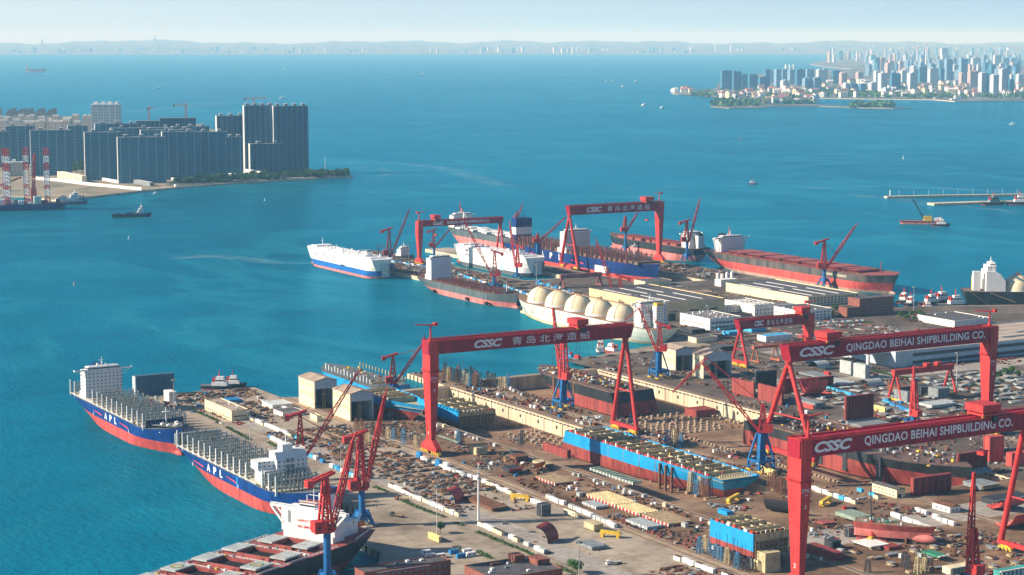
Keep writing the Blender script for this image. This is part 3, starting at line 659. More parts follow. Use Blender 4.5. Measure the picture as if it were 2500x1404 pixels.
# ------------------------------------------------------------------ level-luffing jib cranes
def jib_crane(label, base_px, zhouse_py, tower_py, tip_px, ang, style="quay", z0=5.05, cw=True, kink=None, fly_px=None, base_h=None, cab=None, group="jib cranes of the shipyard", sc_=1.0, colm=None):
    """base_px: pixel of the foot on the ground; rows: slewing house bottom, tower top; boom tip pixel; ang: heading of the boom"""
    bx, by = g(base_px[0], base_px[1], z0)
    zh = hz(zhouse_py, bx, by) - z0; zt = hz(tower_py, bx, by) - z0
    t = thing("jib_crane", label, "jib crane", (bx, by, z0), 0, group)
    k = sc_; colm = colm or BLUE
    if style == "quay":
        mb = MB(); f = 5.0 * k; hp = min(zh * 0.45, 11 * k)
        for sx in (-1, 1):
            for sy in (-1, 1): mb.bar((sx * f, sy * f, 1.6), (sx * 2.2 * k, sy * 2.2 * k, hp), 1.9 * k, colm)
        mb.cbox(0, 0, hp * 0.55, 2 * f * 0.75, 2 * f * 0.75, hp * 0.35, colm, 0, 0.8)
        mb.build("portal", t)
        mb = MB(); mb.bar((0, 0, hp * 0.6), (0, 0, zh), 3.9 * k, colm, n=16, smooth=True); mb.bar((0, 0, zh - 0.7), (0, 0, zh), 5.2 * k, colm, n=16); mb.build("column", t)
    else:
        mb = MB(); f = 6.6 * k; zp = zh * 0.40
        for sx in (-1, 1):
            for sy in (-1, 1):
                mb.bar((sx * f, sy * f, 1.8), (sx * f, sy * f, zp * 0.72), 1.3 * k, colm); mb.bar((sx * f, sy * f, zp * 0.72), (sx * 2.4 * k, sy * 2.4 * k, zh - 1), 1.2 * k, colm)
                mb.bar((sx * f, sy * f, 2.2), (0, sy * f, zp * 0.72), 0.8 * k, colm); mb.bar((sx * f, sy * f, 2.2), (sx * f, 0, zp * 0.72), 0.8 * k, colm)
            mb.box(sx * f - 0.7, sx * f + 0.7, -f, f, zp * 0.66, zp * 0.66 + 1.8, colm); mb.box(-f, f, sx * f - 0.72, sx * f + 0.72, zp * 0.66 + .02, zp * 0.66 + 1.78, colm)
        mb.build("portal", t)
        mb = MB(); mb.cbox(0, 0, zp * 0.72, 4.6 * k, 4.6 * k, zh - zp * 0.72 - 0.6, colm, 0.0, 0.95); mb.bar((0, 0, zh - 0.6), (0, 0, zh), 6.4 * k, colm, n=16); mb.build("column", t)
    for sx in (-1, 1):
        for sy in (-1, 1):
            mb = MB(); c = (sx * f, sy * f)
            mb.extr([(c[1] - 3 * k, 0.9), (c[1] + 3 * k, 0.9), (c[1] + 1.2 * k, 2.0), (c[1] - 1.2 * k, 2.0)], 'x', c[0] - 0.7, c[0] + 0.7, YEL if style != "quay" else colm)
            for i in range(4): mb.bar((c[0] - 0.5, c[1] - 2.4 * k + i * 1.6 * k, 0.5), (c[0] + 0.5, c[1] - 2.4 * k + i * 1.6 * k, 0.5), 0.9, DARK if i % 2 else YEL, n=8)
            mb.build("bogie", t)
    # slewing part, local frame: boom towards +x
    rot = Matrix.Rotation(ang, 4, 'Z')
    def part(): m_ = MB(); m_.T = rot; return m_
    mb = part(); mb.box(-7.5 * k, 3.0 * k, -3.4 * k, 3.4 * k, zh, zh + 1.2, RED); mb.box(-8.0 * k, -1.0 * k, -3.2 * k, 3.2 * k, zh + 1.2, zh + 6.2 * k, RED)
    mb.box(-6.4 * k, -4.6 * k, -3.3 * k, -3.2 * k, zh + 2.4, zh + 4.2, GLASS); mb.build("machinery_house", t)
    mb = part(); mb.box(1.2 * k, 4.0 * k, -3.3 * k, -1.0 * k, zh + 1.25, zh + 4.2 * k, RED); mb.box(2.4 * k, 4.05 * k, -3.35 * k, -1.1 * k, zh + 2.4 * k, zh + 3.8 * k, GLASS); mb.build("cab", t)
    mb = part(); w0, w1 = 2.6 * k, 1.4 * k
    for sy in (-1, 1):
        mb.bar((2.0 * k, sy * w0, zh + 1.2), (0, sy * w1, zt), 1.1 * k, RED); mb.bar((-4.0 * k, sy * w0, zh + 1.2), (-1.2 * k, sy * w1, zt), 1.1 * k, RED)
    nb = 6
    for i in range(nb + 1):
        u = i / nb; z = zh + 1.2 + (zt - zh - 1.2) * u
        xf, xr, ww = 2.0 * k * (1 - u), -4.0 * k * (1 - u) - 1.2 * k * u, w0 + (w1 - w0) * u
        for x in (xf, xr): mb.bar((x, -ww, z), (x, ww, z), 0.7 * k, RED)
        for sy in (-1, 1): mb.bar((xf, sy * ww, z), (xr, sy * ww, z), 0.6 * k, RED)
        if i < nb:
            u2 = (i + 1) / nb; z2 = zh + 1.2 + (zt - zh - 1.2) * u2; xr2 = -4.0 * k * (1 - u2) - 1.2 * k * u2; w2_ = w0 + (w1 - w0) * u2
            for sy in (-1, 1): mb.bar((xf, sy * ww, z), (xr2, sy * w2_, z2), 0.45 * k, RED)
    mb.build("tower", t)
    X, Y, Z_ = reach(bx, by, ang, *tip_px); L_ = math.hypot(X - bx, Y - by); 
    if (X - bx) * math.cos(ang) + (Y - by) * math.sin(ang) < 0: L_ = 14.0
    zt_ = Z_ - z0; foot = Vector((3.0 * k, 0, zh + 2.0)); tip = Vector((L_, 0, zt_))
    mb = part(); mid = foot.lerp(tip, 0.5)
    mb.truss(foot, mid, 3.6 * k, 1.0 * k, RED, 0.6 * k, 7, 2.8 * k, 2.6 * k); mb.truss(mid, tip, 2.8 * k, 2.6 * k, RED, 0.6 * k, 7, 1.0 * k, 0.9 * k)
    if style == "quay":
        d = (tip - foot).normalized(); e = tip + Vector((d.x, 0, d.z - 0.35)).normalized() * 5 * k; mb.bar(tip, e, 0.9 * k, RED, w2=0.5 * k)
    mb.build("boom", t)
    head = tip
    if fly_px:
        X, Y, Z2 = reach(bx, by, ang, *fly_px); fl = Vector(((X - bx) * math.cos(ang) + (Y - by) * math.sin(ang), 0, Z2 - z0)); d = (tip - fl)
        back = tip + d.normalized() * 5 * k
        mb = part(); mb.truss(back, fl, 1.4 * k, 1.6 * k, RED, 0.4 * k, 6, 0.8 * k, 0.6 * k); mb.bar(back, (0, 0, zt), 0.5 * k, RED); mb.build("fly_jib", t); head = fl
    else:
        mb = part()
        for sy in (-1, 1): mb.bar((0, sy * w1, zt), tip + Vector((0, sy * 0.4, 0)), 0.14, DARK)
        mb.bar((-1.0 * k, 0, zt - 2), foot.lerp(tip, 0.33), 0.5 * k, RED); mb.build("stay", t)
    if cw:
        mb = part(); a = R(-12 if style == "quay" else 8)
        p0 = Vector((4.2 * k, 0, zt + 1.0 + 4.2 * k * 0.35)); p1 = Vector((-9.5 * k, 0, zt - 2.2 * k)); 
        for sy in (-1, 1): mb.bar(p0 + Vector((0, sy * 1.5 * k, 0)), p1 + Vector((0, sy * 1.9 * k, 0)), 1.0 * k, RED, h=1.3 * k, w2=1.5 * k)
        q = p1 + Vector((-0.2 * k, 0, -0.5 * k)); mb.cbox(q.x, q.y, q.z - 1.8 * k, 3.4 * k, 5.0 * k, 3.8 * k, RED)
        mb.bar(p0 + Vector((-7 * k, -1.7 * k, -2.4 * k)), p0 + Vector((-7 * k, 1.7 * k, -2.4 * k)), 0.8 * k, RED); mb.build("counterweight_arm", t)
    mb = part(); hk = min(head.z - 6, max(6.0, head.z * 0.45))
    mb.bar(head, (head.x, 0, hk), 0.16, DARK); mb.bar((head.x, 0, hk - 1.2), (head.x, 0, hk), 0.9, DARK, n=8); mb.build("hook_line", t)
    return t
PR = R(-30)  # heading that runs to the right across the picture
JC = [
 # left quay
 ("red jib crane on a thick blue column before the white house marked no smoking", (800, 1442), 1298, 1165, (862, 1075), PR + R(28), "quay", 3.0, dict(sc_=1.15)),
 ("tall red jib crane on a blue column at the corner of the left quay", (884, 1283), 1195, 1060, (940, 965), PR + R(20), "quay", 5.05, dict(sc_=1.1)),
 ("red jib crane behind the stepped white house of a blue ship, boom leaning right", (737, 1172), 1120, 1010, (872, 912), PR + R(5), "quay", 5.05, dict(sc_=1.05)),
 # docks
 ("red jib crane with folded fly boom left of the box leg numbered 4", (962, 978), 935, 868, (1033, 838), PR + R(8), "pier", 0.5, dict(fly_px=(1037, 818), cw=True, sc_=0.95)),
 ("red jib crane on a blue pyramid in the middle of the pier between docks", (1375, 998), 925, 800, (1378, 755), R(100), "pier", 5.05, dict(cw=False, sc_=1.0)),
 ("red jib crane on a blue pyramid beside the beige gate sheds, fly boom pointing left", (1608, 923), 857, 792, (1560, 752), PR + R(172), "pier", 5.05, dict(fly_px=(1525, 782), sc_=1.0)),
 ("red jib crane on blue trestle legs, long folded boom reaching left over the dock", (1858, 1150), 1055, 985, (1713, 885), PR + R(176), "pier", 5.05, dict(fly_px=(1642, 958), cw=False, sc_=1.05)),
 ("dark red jib crane on a blue trestle in front of the two-trolley gantry", (2230, 1035), 1015, 930, (2232, 893), R(95), "pier", 5.05, dict(cw=False, sc_=0.9)),
 ("red jib crane seen end on at the bottom right beside the nearest gantry's pipe legs", (2372, 1440), 1398, 1290, (2378, 1153), R(85), "pier", 5.05, dict(cw=False, sc_=1.0)),
 # far quay
 ("red jib crane with slanting boom beside the white and blue car carrier", (952, 660), 622, 560, (998, 515), PR + R(8), "quay", 5.05, dict(sc_=1.15)),
 ("red jib crane on a blue column in front of the narrow gantry's beam", (1060, 637), 603, 562, (1098, 560), PR + R(4), "quay", 5.05, dict(sc_=0.95)),
 ("red jib crane with a long boom leaning left over the white car carrier in dock", (1206, 705), 674, 615, (1132, 536), PR + R(178), "quay", 5.05, dict(sc_=1.1)),
 ("slim jib crane on a blue column by the docked white car carrier's right end", (1262, 680), 652, 600, (1245, 545), PR + R(160), "quay", 5.05, dict(sc_=0.9)),
 ("dark jib crane on trestle legs, boom leaning right, before the docked navy hull", (1313, 655), 592, 570, (1382, 530), PR + R(10), "pier", 5.05, dict(sc_=0.9, cw=False, colm=None)),
 ("red jib crane on a blue column under the far lettered gantry beam", (1527, 615), 565, 528, (1556, 520), PR + R(14), "quay", 5.05, dict(sc_=1.0, cw=False)),
 ("red jib crane with steep boom on the outer side of the far quay", (1677, 637), 590, 540, (1708, 490), PR + R(8), "quay", 5.05, dict(sc_=1.1)),
 ("red jib crane on a blue column against the long rusty bulk ship's side", (2012, 697), 655, 588, (2088, 552), PR + R(3), "quay", 5.05, dict(sc_=1.2)),
 ("red jib crane with lattice boom leaning left, before the beige warehouse's dark roof", (1512, 742), 738, 675, (1457, 590), PR + R(176), "quay", 5.05, dict(sc_=1.25, )),
 ("small jib crane on the deck edge of the far hull with pale hatches", (1127, 528), 520, 508, (1122, 494), PR + R(150), "quay", 20.0, dict(sc_=0.5, cw=False)),
 ("small jib crane above the navy and white funnel block", (1262, 540), 532, 518, (1276, 498), PR + R(20), "quay", 45.0, dict(sc_=0.6, cw=False)),
]
for lab, bp_, zh_, zt_, tip_, ang_, st_, z_, kw in JC: jib_crane(lab, bp_, zh_, zt_, tip_, ang_, st_, z_, **kw)
# ------------------------------------------------------------------ ships (local +x towards the bow, z = 0 at the water)
def hull_mb(L_, B, zd, bands, zk=-2.0, rake=7.0, stern_over=9.0, bow_fine=0.24, stern_fine=0.16, sheer_bow=4.0, sheer_stern=0.0, deck=None, bulb=True, stern_w=0.82, bow_full=2.3, bulb_mat=None, cut_bow=None, cut_stern=None, deck_drop=0.0, flare=0.0):
    """bands: [(ztop, material)...] from the keel up; returns mesh builder of shell + deck"""
    mb = MB(); NS = 44
    ts = [i / NS for i in range(NS + 1)]
    zs = [zk] + [b_[0] for b_ in bands[:-1]] + [zd]
    zz = [zs[0]]; own = []
    for k in range(len(bands)):
        n = 3 if zs[k + 1] - zs[k] > 4 else 1
        for j in range(n): zz.append(zs[k] + (zs[k + 1] - zs[k]) * (j + 1) / n); own.append(bands[k][1])
    def half(t, zn):
        b_ = 1.0; tb = 1 - bow_fine * (1.25 - 0.35 * zn); tsn = stern_fine * (1.7 - 0.9 * zn)
        if t > tb: u = (t - tb) / (1 - tb); p = 1.5 + (bow_full - 1.5) * zn; b_ *= max(0.0, 1 - u ** p)
        if t < tsn:
            u = 1 - t / tsn; w_end = stern_w * zn ** 0.8 if zn < 1 else stern_w; b_ *= 1 - (1 - w_end) * u ** 2.0
        return b_ * B / 2 * (1 + flare * 0)
    def P(t, z, sy):
        zn = max(0.0, min(1.0, (z - zk) / (zd - zk)))
        x0 = stern_over * (1 - zn) ** 1.3; x1 = L_ - rake * (1 - zn) ** 1.2
        x = x0 + (x1 - x0) * t; s = 0.0
        if zn > 0.6: s = (sheer_bow * max(0, (t - 0.80) / 0.20) ** 1.5 + sheer_stern * max(0, (0.15 - t) / 0.15)) * (zn - 0.6) / 0.4
        return (x, sy * half(t, zn), z + s)
    a, b_ = (cut_stern or 0.0), (cut_bow or 1.0)
    ts = [a + (b_ - a) * t for t in ts]
    for sy in (-1, 1):
        for k in range(len(zz) - 1):
            vs = [P(t, zz[k], sy) for t in ts] + [P(t, zz[k + 1], sy) for t in ts]; n = len(ts)
            fs = [((i, i + 1, n + i + 1, n + i) if sy < 0 else (i, n + i, n + i + 1, i + 1)) for i in range(n - 1)]
            mb.add(vs, fs, own[k], True)
    for t_end, flip in ((ts[0], 1), (ts[-1], -1)):  # transom (and cut) faces
        for k in range(len(zz) - 1):
            q = [P(t_end, zz[k], -1), P(t_end, zz[k], 1), P(t_end, zz[k + 1], 1), P(t_end, zz[k + 1], -1)]
            mb.add(q, [(3, 2, 1, 0) if flip > 0 else (0, 1, 2, 3)], own[k])
    dk = deck or DECKB; n = len(ts)
    vs = [tuple(Vector(P(t, zd, -1)) - Vector((0, 0, deck_drop))) for t in ts] + [tuple(Vector(P(t, zd, 1)) - Vector((0, 0, deck_drop))) for t in ts]
    mb.add(vs, [(i, i + 1, n + i + 1, n + i) for i in range(n - 1)], dk)
    mb.P = P
    if bulb and not cut_bow:
        vs = []; fs = []; nu, nv = 12, 8; cx, cz = L_ - rake * 1.05, 1.0; bm = bulb_mat or bands[0][1]
        for j in range(nv + 1):
            aa = math.pi * j / nv
            for i in range(nu): tt = 2 * math.pi * i / nu; vs.append((cx + 9.5 * math.cos(aa), 2.6 * math.sin(aa) * math.cos(tt), cz + 3.0 * math.sin(aa) * math.sin(tt)))
        for j in range(nv):
            for i in range(nu): fs.append((j * nu + i, (j + 1) * nu + i, (j + 1) * nu + (i + 1) % nu, j * nu + (i + 1) % nu))
        mb.add(vs, fs, bm, True)
    return mb
def house(t, x0, x1, hw, z0, h, wing=True, m=None, wing_w=None, funnel=None, mast=True, tiers=3, gate=False, name="deckhouse"):
    """accommodation block: front face towards the bow (x1)"""
    m = m or SHIPWALL; mb = MB()
    mb.box(x0, x1, -hw, hw, z0, z0 + h, m)
    for i in range(tiers):
        k = (i + 1) / (tiers + 1); mb.box(x0 - 3.5 * (1 - k) - 1, x0, -hw * (1 - 0.1 * i), hw * (1 - 0.1 * i), z0, z0 + h * k * 0.9, m)
    for i in range(int(h // 3)): mb.box(x0 - 0.5, x1 + 0.35, -hw - 0.35, hw + 0.35, z0 + 3 * (i + 1) - 0.15, z0 + 3 * (i + 1) + 0.05, WHITE)
    mb.build(name, t)
    zb = z0 + h; ww = wing_w or hw + 6
    mb = MB(); mb.box(x0 + (x1 - x0) * 0.35, x1 - 0.3, -hw * 0.86, hw * 0.86, zb + .02, zb + 3.2, WHITE); mb.box(x0 + (x1 - x0) * 0.34, x1 - 0.2, -hw * 0.87, hw * 0.87, zb + 1.3, zb + 2.4, GLASS)
    if wing:
        mb.box(x1 - 3.6, x1 - 0.5, -ww, ww, zb - 0.1, zb + 0.25, WHITE)
        for sy in (-1, 1): mb.box(x1 - 3.6, x1 - 0.6, sy * ww - (0.2 if sy > 0 else 0), sy * ww + (0.2 if sy < 0 else 0), zb + .26, zb + 1.4, WHITE); mb.box(x1 - 0.75, x1 - 0.55, min(sy * hw * .87, sy * ww), max(sy * hw * .87, sy * ww), zb + .26, zb + 1.3, WHITE); mb.bar((x1 - 2, sy * hw, zb - 5), (x1 - 2, sy * (ww - 1), zb - 0.1), 0.5, WHITE)
    mb.box(x0 + (x1 - x0) * 0.4, x1 - 0.6, -hw * 0.8, hw * 0.8, zb + 3.22, zb + 3.5, WHITE); mb.rail([(x1 - 0.6, -hw * .8, zb + 3.5), (x1 - 0.6, hw * .8, zb + 3.5)], 1.0, WHITE, 0.15, 2)
    mb.build("bridge", t)
    if mast:
        mb = MB(); xm = x0 + (x1 - x0) * 0.62
        mb.bar((xm, 0, zb + 3.5), (xm, 0, zb + 11), 1.0, WHITE, n=8, w2=0.5); mb.bar((xm, -2.6, zb + 8.2), (xm, 2.6, zb + 8.2), 0.35, WHITE); mb.bar((xm - 1.5, 0, zb + 6.4), (xm + 1.8, 0, zb + 6.4), 0.5, WHITE)
        mb.dome((xm, -3.8, zb + 4.6), 1.1, WHITE); mb.dome((xm, 3.8, zb + 4.4), 0.9, WHITE); mb.bar((xm, -3.8, zb + 3.4), (xm, -3.8, zb + 4.2), 0.5, WHITE); mb.bar((xm, 3.8, zb + 3.4), (xm, 3.8, zb + 4.2), 0.5, WHITE); mb.build("radar_mast", t)
    if funnel:
        fx, fw, fh, fm = funnel; mb = MB(); mb.cbox(fx, 0, z0, 8, fw, h + fh - 3, m); mb.cbox(fx, 0, zb + fh - 3, 7.2, fw * 0.8, 3, fm)
        for dy in (-1.2, 1.2): mb.bar((fx, dy, zb + fh), (fx, dy, zb + fh + 2), 0.9, DARK, n=8)
        mb.build("funnel", t)
def ship(name, label, cat, stern, head, group=None): return thing(name, label, cat, (stern[0], stern[1], 0), head, group)
def bollards(mb, xs, hw, z, m):
    for x in xs:
        for sy in (-1, 1): mb.bar((x, sy * hw, z), (x, sy * hw, z + 1.2), 0.7, m, n=6)
def lashing(t, xs, hw, z0, h, m, posts=True, rows=(0.28, 0.55, 0.82), postm=None, n=9):
    for x in xs:
        mb = MB()
        for i in range(n + 1):
            y = -hw + 2 * hw * i / n; mb.box(x - 0.22, x + 0.22, y - 0.2, y + 0.2, z0, z0 + h, m); mb.box(x + 1.0, x + 1.3, y - 0.15, y + 0.15, z0, z0 + h * 0.8, m)
        for k in rows: mb.box(x - 0.3, x + 1.4, -hw, hw, z0 + h * k, z0 + h * k + 0.25, m)
        for i in range(n):
            y = -hw + 2 * hw * i / n
            if i % 2: mb.bar((x, y, z0), (x, y + 2 * hw / n, z0 + h * 0.55), 0.3, m)
            mb.cbox(x + rnd.uniform(-.8, 2.5), y + rnd.uniform(0, 2.5), z0 + h * rnd.choice([0, .28, .55, .82]), rnd.uniform(.5, 2), rnd.uniform(.5, 1.6), rnd.uniform(.4, 1.8), rnd.choice([m, STEEL, RUSTL, STEEL]))
        mb.build("lashing_bridge", t)
        if posts:
            for sy in (-1, 1):
                mb = MB(); mb.box(x - 0.42, x + 0.42, sy * (hw + 1.0) - 0.4, sy * (hw + 1.0) + 0.4, z0 - 1.5, z0 + h * (1.08 if sy < 0 else .9), postm or WHITE); mb.build("cell_post", t)
def hatchrow(t, xs, lx, hw, z, m):
    for x in xs:
        mb = MB(); mb.box(x - lx / 2, x + lx / 2, -hw, hw, z, z + 1.5, m)
        for k in range(1, 4): mb.box(x - lx / 2 + lx * k / 4 - 0.08, x - lx / 2 + lx * k / 4 + 0.08, -hw, hw, z + 1.5, z + 1.62, m)
        mb.build("hatch_cover", t)
DN = R(-90); UP = R(90)
def side_text(t, body, x, w_, z, h, hw, port=False, m=None, offset=0.03, spacing=1.0, shear=0.0):
    y = (hw + 0.12) if port else -(hw + 0.12)
    return text("lettering", body, m or LETTER, t, (x + (w_ if port else 0), y, z), (R(90), 0, R(180) if port else 0), w_, h, shear, offset, spacing)

# --- the two blue container ships on the left quay
LETR = mat("stripe_red", (0.65, 0.06, 0.08), 0.5, 0.05)
def blue_ship(label, sx, sy_, L_, hx, house_front, rows_x, letters_x, extra=None):
    t = ship("container_ship", label, "container ship", (sx, sy_), DN, "container ships moored at the left quay"); B = 39
    hull_mb(L_, B, 17.2, [(8.8, ANTI), (17.2, ROYAL)], rake=9, stern_over=15, bow_fine=0.25, stern_fine=0.30, sheer_bow=5.5, deck=DECKG, stern_w=0.92).build("hull", t)
    mb = MB()
    for i, x in enumerate(rows_x[:-1]): mb.box(x + 1.6, rows_x[i + 1] - 0.8, -B / 2 + 3.2, B / 2 - 3.2, 17.25, 18.8, mat("hatch_beige", (0.46, 0.42, 0.34), 0.7, 0.2, 0.3))
    mb.build("hatch_cover", t)
    lashing(t, rows_x, B / 2 - 2.2, 17.3, 11.5, LSTEEL, n=11)
    mb = MB(); mb.rail([(6, -B / 2 + 0.8, 17.3), (L_ * 0.72, -B / 2 + 0.5, 17.3)], 1.3, WHITE, 0.22, 4); bollards(mb, range(8, int(L_ * .8), 9), B / 2 - 1.4, 17.3, RUSTL); mb.build("guard_rail", t)
    hw = B / 2
    side_text(t, "A", letters_x, 6.5, 10.4, 5.6, hw, offset=0.03); side_text(t, "P", letters_x + 13, 5.6, 10.4, 5.6, hw, offset=0.03); side_text(t, "L", letters_x + 25.5, 5.0, 10.4, 5.6, hw, offset=0.03)
    mb = MB()
    for x0, s_ in ((letters_x - 28, 1), (letters_x + 38, 1)):
        mb.add([(x0, -hw - 0.1, 13.2), (x0 + 21, -hw - 0.1, 11.5), (x0 + 21, -hw - 0.1, 12.7), (x0, -hw - 0.1, 13.6)], [(0, 1, 2, 3)], LETR)
    mb.build("stripe", t)
    mb = MB()
    for x in (letters_x - 30, letters_x + 60): mb.box(x, x + 0.7, -hw - 0.1, -hw, 8.6, 11.6, LETTER)
    mb.build("draught_mark", t)
    return t
Ya = g(135, 965, 17.2)
t = blue_ship("blue and red container ship with a tall white house, farthest out on the left quay", 558, Ya[1] + 6, 231, 0, 0, [4, 16] + [66 + 12.6 * i for i in range(11)], 100)
house(t, 28, 42, 16.5, 17.3, 25, wing_w=26, funnel=(22, 12, 3, NAVY))
mb = MB()
mb.hexa([(198, -13, 20.5), (226, -3, 22.5), (226, 3, 22.5), (198, 13, 20.5), (198, -13, 21), (226, -3, 23), (226, 3, 23), (198, 13, 21)], DECKG)
for x, y in ((204, -6), (204, 6), (212, -4), (212, 4), (217, 0)): mb.cbox(x, y, 21, 3, 2.4, 1.8, WHITE); mb.bar((x + 1, y, 21), (x + 1, y, 24), 0.4, WHITE)
mb.build("mooring_gear", t)
mb = MB(); mb.bar((196, 0, 18), (196, 0, 34), 1.4, WHITE, n=8, w2=0.8); mb.box(195, 197, -3, 3, 30, 30.5, WHITE); mb.build("foremast", t)
mb = MB(); mb.box(192, 193, -16, 16, 17.3, 24, NAVY); mb.build("wave_breaker", t)
text("lettering", "PRESIDENT EISENHOWER", LETTER, t, (193, -16.6, 16.6), (R(82), 0, R(14)), 21, 0.9)
Yb = g(430, 1088, 17.2)
t = blue_ship("blue and red container ship whose bow is hidden behind the bulk ship's white house", 557, Yb[1] + 2, 226, 0, 0, [5, 16.5, 28, 39.5, 51, 62.5, 74, 85.5, 97, 108.5, 120, 131.5, 143, 172, 184, 196], 70)
mb = MB(); mb.box(-1.0, 2.2, -18.4, 18.4, 17.3, 26.5, LSTEEL)
for i in range(14): mb.box(-1.3, -1.0, -18 + i * 2.7, -17 + i * 2.7, 18, 25.5, STEEL)
mb.build("stern_frame", t)
mb = MB(); hw = 15.5
mb.extr([(156, 17.3), (170, 17.3), (170, 34), (166, 40), (156, 40)], 'y', -6, hw + 2, SHIPWALL); mb.extr([(152, 17.3), (169.6, 17.3), (169.6, 28), (152, 28)], 'y', -hw, -6.02, SHIPWALL); mb.box(152, 165, -hw - 3, -6.04, 28.05, 34, SHIPWALL); mb.box(144, 152, -12, 14, 17.3, 27, WHITE); mb.box(158, 166, 0, 8, 40.05, 45, WHITE)
mb.rail([(156, -6, 40.1), (156, hw + 2, 40.1), (166, hw + 2, 40.1)], 1.2, WHITE, 0.25, 3); mb.bar((163, 4, 45), (163, 4, 52), 0.8, WHITE, n=6)
mb.build("deckhouse", t)
mb = MB()
for i in range(3):
    for j in range(2): mb.box(170.02, 170.12, 1 + j * 3.4, 3.6 + j * 3.4, 24 + i * 4.4, 27 + i * 4.4, STEEL)
mb.build("louvre", t)
mb = MB(); mb.box(128, 130, -19.75, -19.5, 9, 17, SKYB); mb.build("paint_patch", t)

# --- bulk ship in the lower left corner, lying across the quay line
ax = Vector((-0.885, -0.465)); st = Vector((540, 1140)); t = ship("bulk_carrier", "open-hatched red-decked bulk ship at bottom left with NO SMOKING on its white house", "bulk ship", (503.6 + .885 * 44, 1127.9 + .465 * 44), math.atan2(ax.y, ax.x))
B = 56; ZD = 18.5
hull_mb(290, B, ZD, [(8, PRIMER), (ZD, HBLACK)], rake=9, stern_over=12, stern_fine=0.12, sheer_bow=4, deck=DECKR, stern_w=0.72).build("hull", t)
mb = MB(); hm = grid_mat("ship_house_plain", (0.82, 0.82, 0.80), (0.05, 0.05, 0.06), 5.2, 4.4, 0.10, 0.12, 1.4, 1.0)
mb.box(32, 44, -19.5, 19.5, ZD, ZD + 19, hm); mb.box(31.6, 44.3, -19.9, 19.9, ZD + 4.2, ZD + 4.5, WHITE); mb.build("deckhouse", t)
mb = MB(); zb = ZD + 19
mb.extr([(-30, zb - 0.6), (30, zb - 0.6), (30, zb + 0.9), (-30, zb + 0.9)], 'x', 40.5, 44.2, WHITE)
for s_ in (-1, 1):
    mb.bar((43.6, s_ * 29, zb - 0.6), (43.6, s_ * 20, zb - 10), 1.6, WHITE, h=1.2); mb.bar((43.6, s_ * 24.5, zb - 0.6), (43.6, s_ * 19.4, zb - 6), 0.9, WHITE)
    mb.box(42.9, 44.0, s_ * 19.5 - (0 if s_ > 0 else 1.4), s_ * 19.5 + (1.4 if s_ > 0 else 0), zb - 15, zb - 0.6, WHITE)
    mb.box(44.01, 44.1, s_ * 14.5 - 1.1, s_ * 14.5 + 1.1, zb - 9.5, zb - 2.0, STEEL)
mb.hexa([(34, -8, zb + .9), (44.4, -6, zb + .9), (44.4, 6, zb + .9), (34, 8, zb + .9), (34, -8, zb + 4), (44.4, -6, zb + 4), (44.4, 6, zb + 4), (34, 8, zb + 4)], WHITE)
mb.box(44.2, 44.45, -5.9, 5.9, zb + 2.3, zb + 3.4, GLASS); mb.box(34, 43.6, -7, 7, zb + 4.02, zb + 4.3, DECKR); mb.rail([(43.6, -7, zb + 4.3), (43.6, 7, zb + 4.3), (34, 7, zb + 4.3)], 1.2, WHITE, 0.2, 2); mb.rail([(43.9, -29.6, zb + .9), (43.9, 29.6, zb + .9)], 1.1, WHITE, 0.22, 2.5)
mb.build("bridge", t)
mb = MB(); mb.bar((40, 2, zb + 4), (40, 2, zb + 13), 0.9, WHITE, n=8, w2=0.5); mb.bar((40, -2, zb + 9), (40, 6, zb + 9), 0.3, WHITE); mb.bar((38, -5, zb + 4), (38, -5, zb + 8), 0.4, WHITE); mb.build("radar_mast", t)
mb = MB(); mb.cbox(22, 0, ZD, 10, 9, 26, WHITE); mb.cbox(22, 0, ZD + 26, 9, 7.6, 3.4, NAVY); mb.box(12, 31.9, -15, 15, ZD, ZD + 9, WHITE); mb.build("funnel", t)
mb = MB(); mb.rail([(2, -18, ZD), (2, 18, ZD)], 1.3, WHITE, 0.25, 3); mb.rail([(2, 18, ZD), (30, 26.5, ZD)], 1.3, WHITE, 0.25, 3); mb.bar((12, 8, ZD), (4, 12, ZD + 10), 0.9, WHITE); mb.box(4, 10, 12, 15, ZD + 3, ZD + 6, ORANGE)
mb.build("stern_rail", t)
text("lettering", "SAFETY FIRST", CRED, t, (44.12, -8, zb - 8.0), (R(90), 0, R(90)), 16, 1.5, 0, 0.03)
text("lettering", "NO SMOKING", CRED, t, (44.12, -8, zb - 12.0), (R(90), 0, R(90)), 16, 1.8, 0, 0.03)
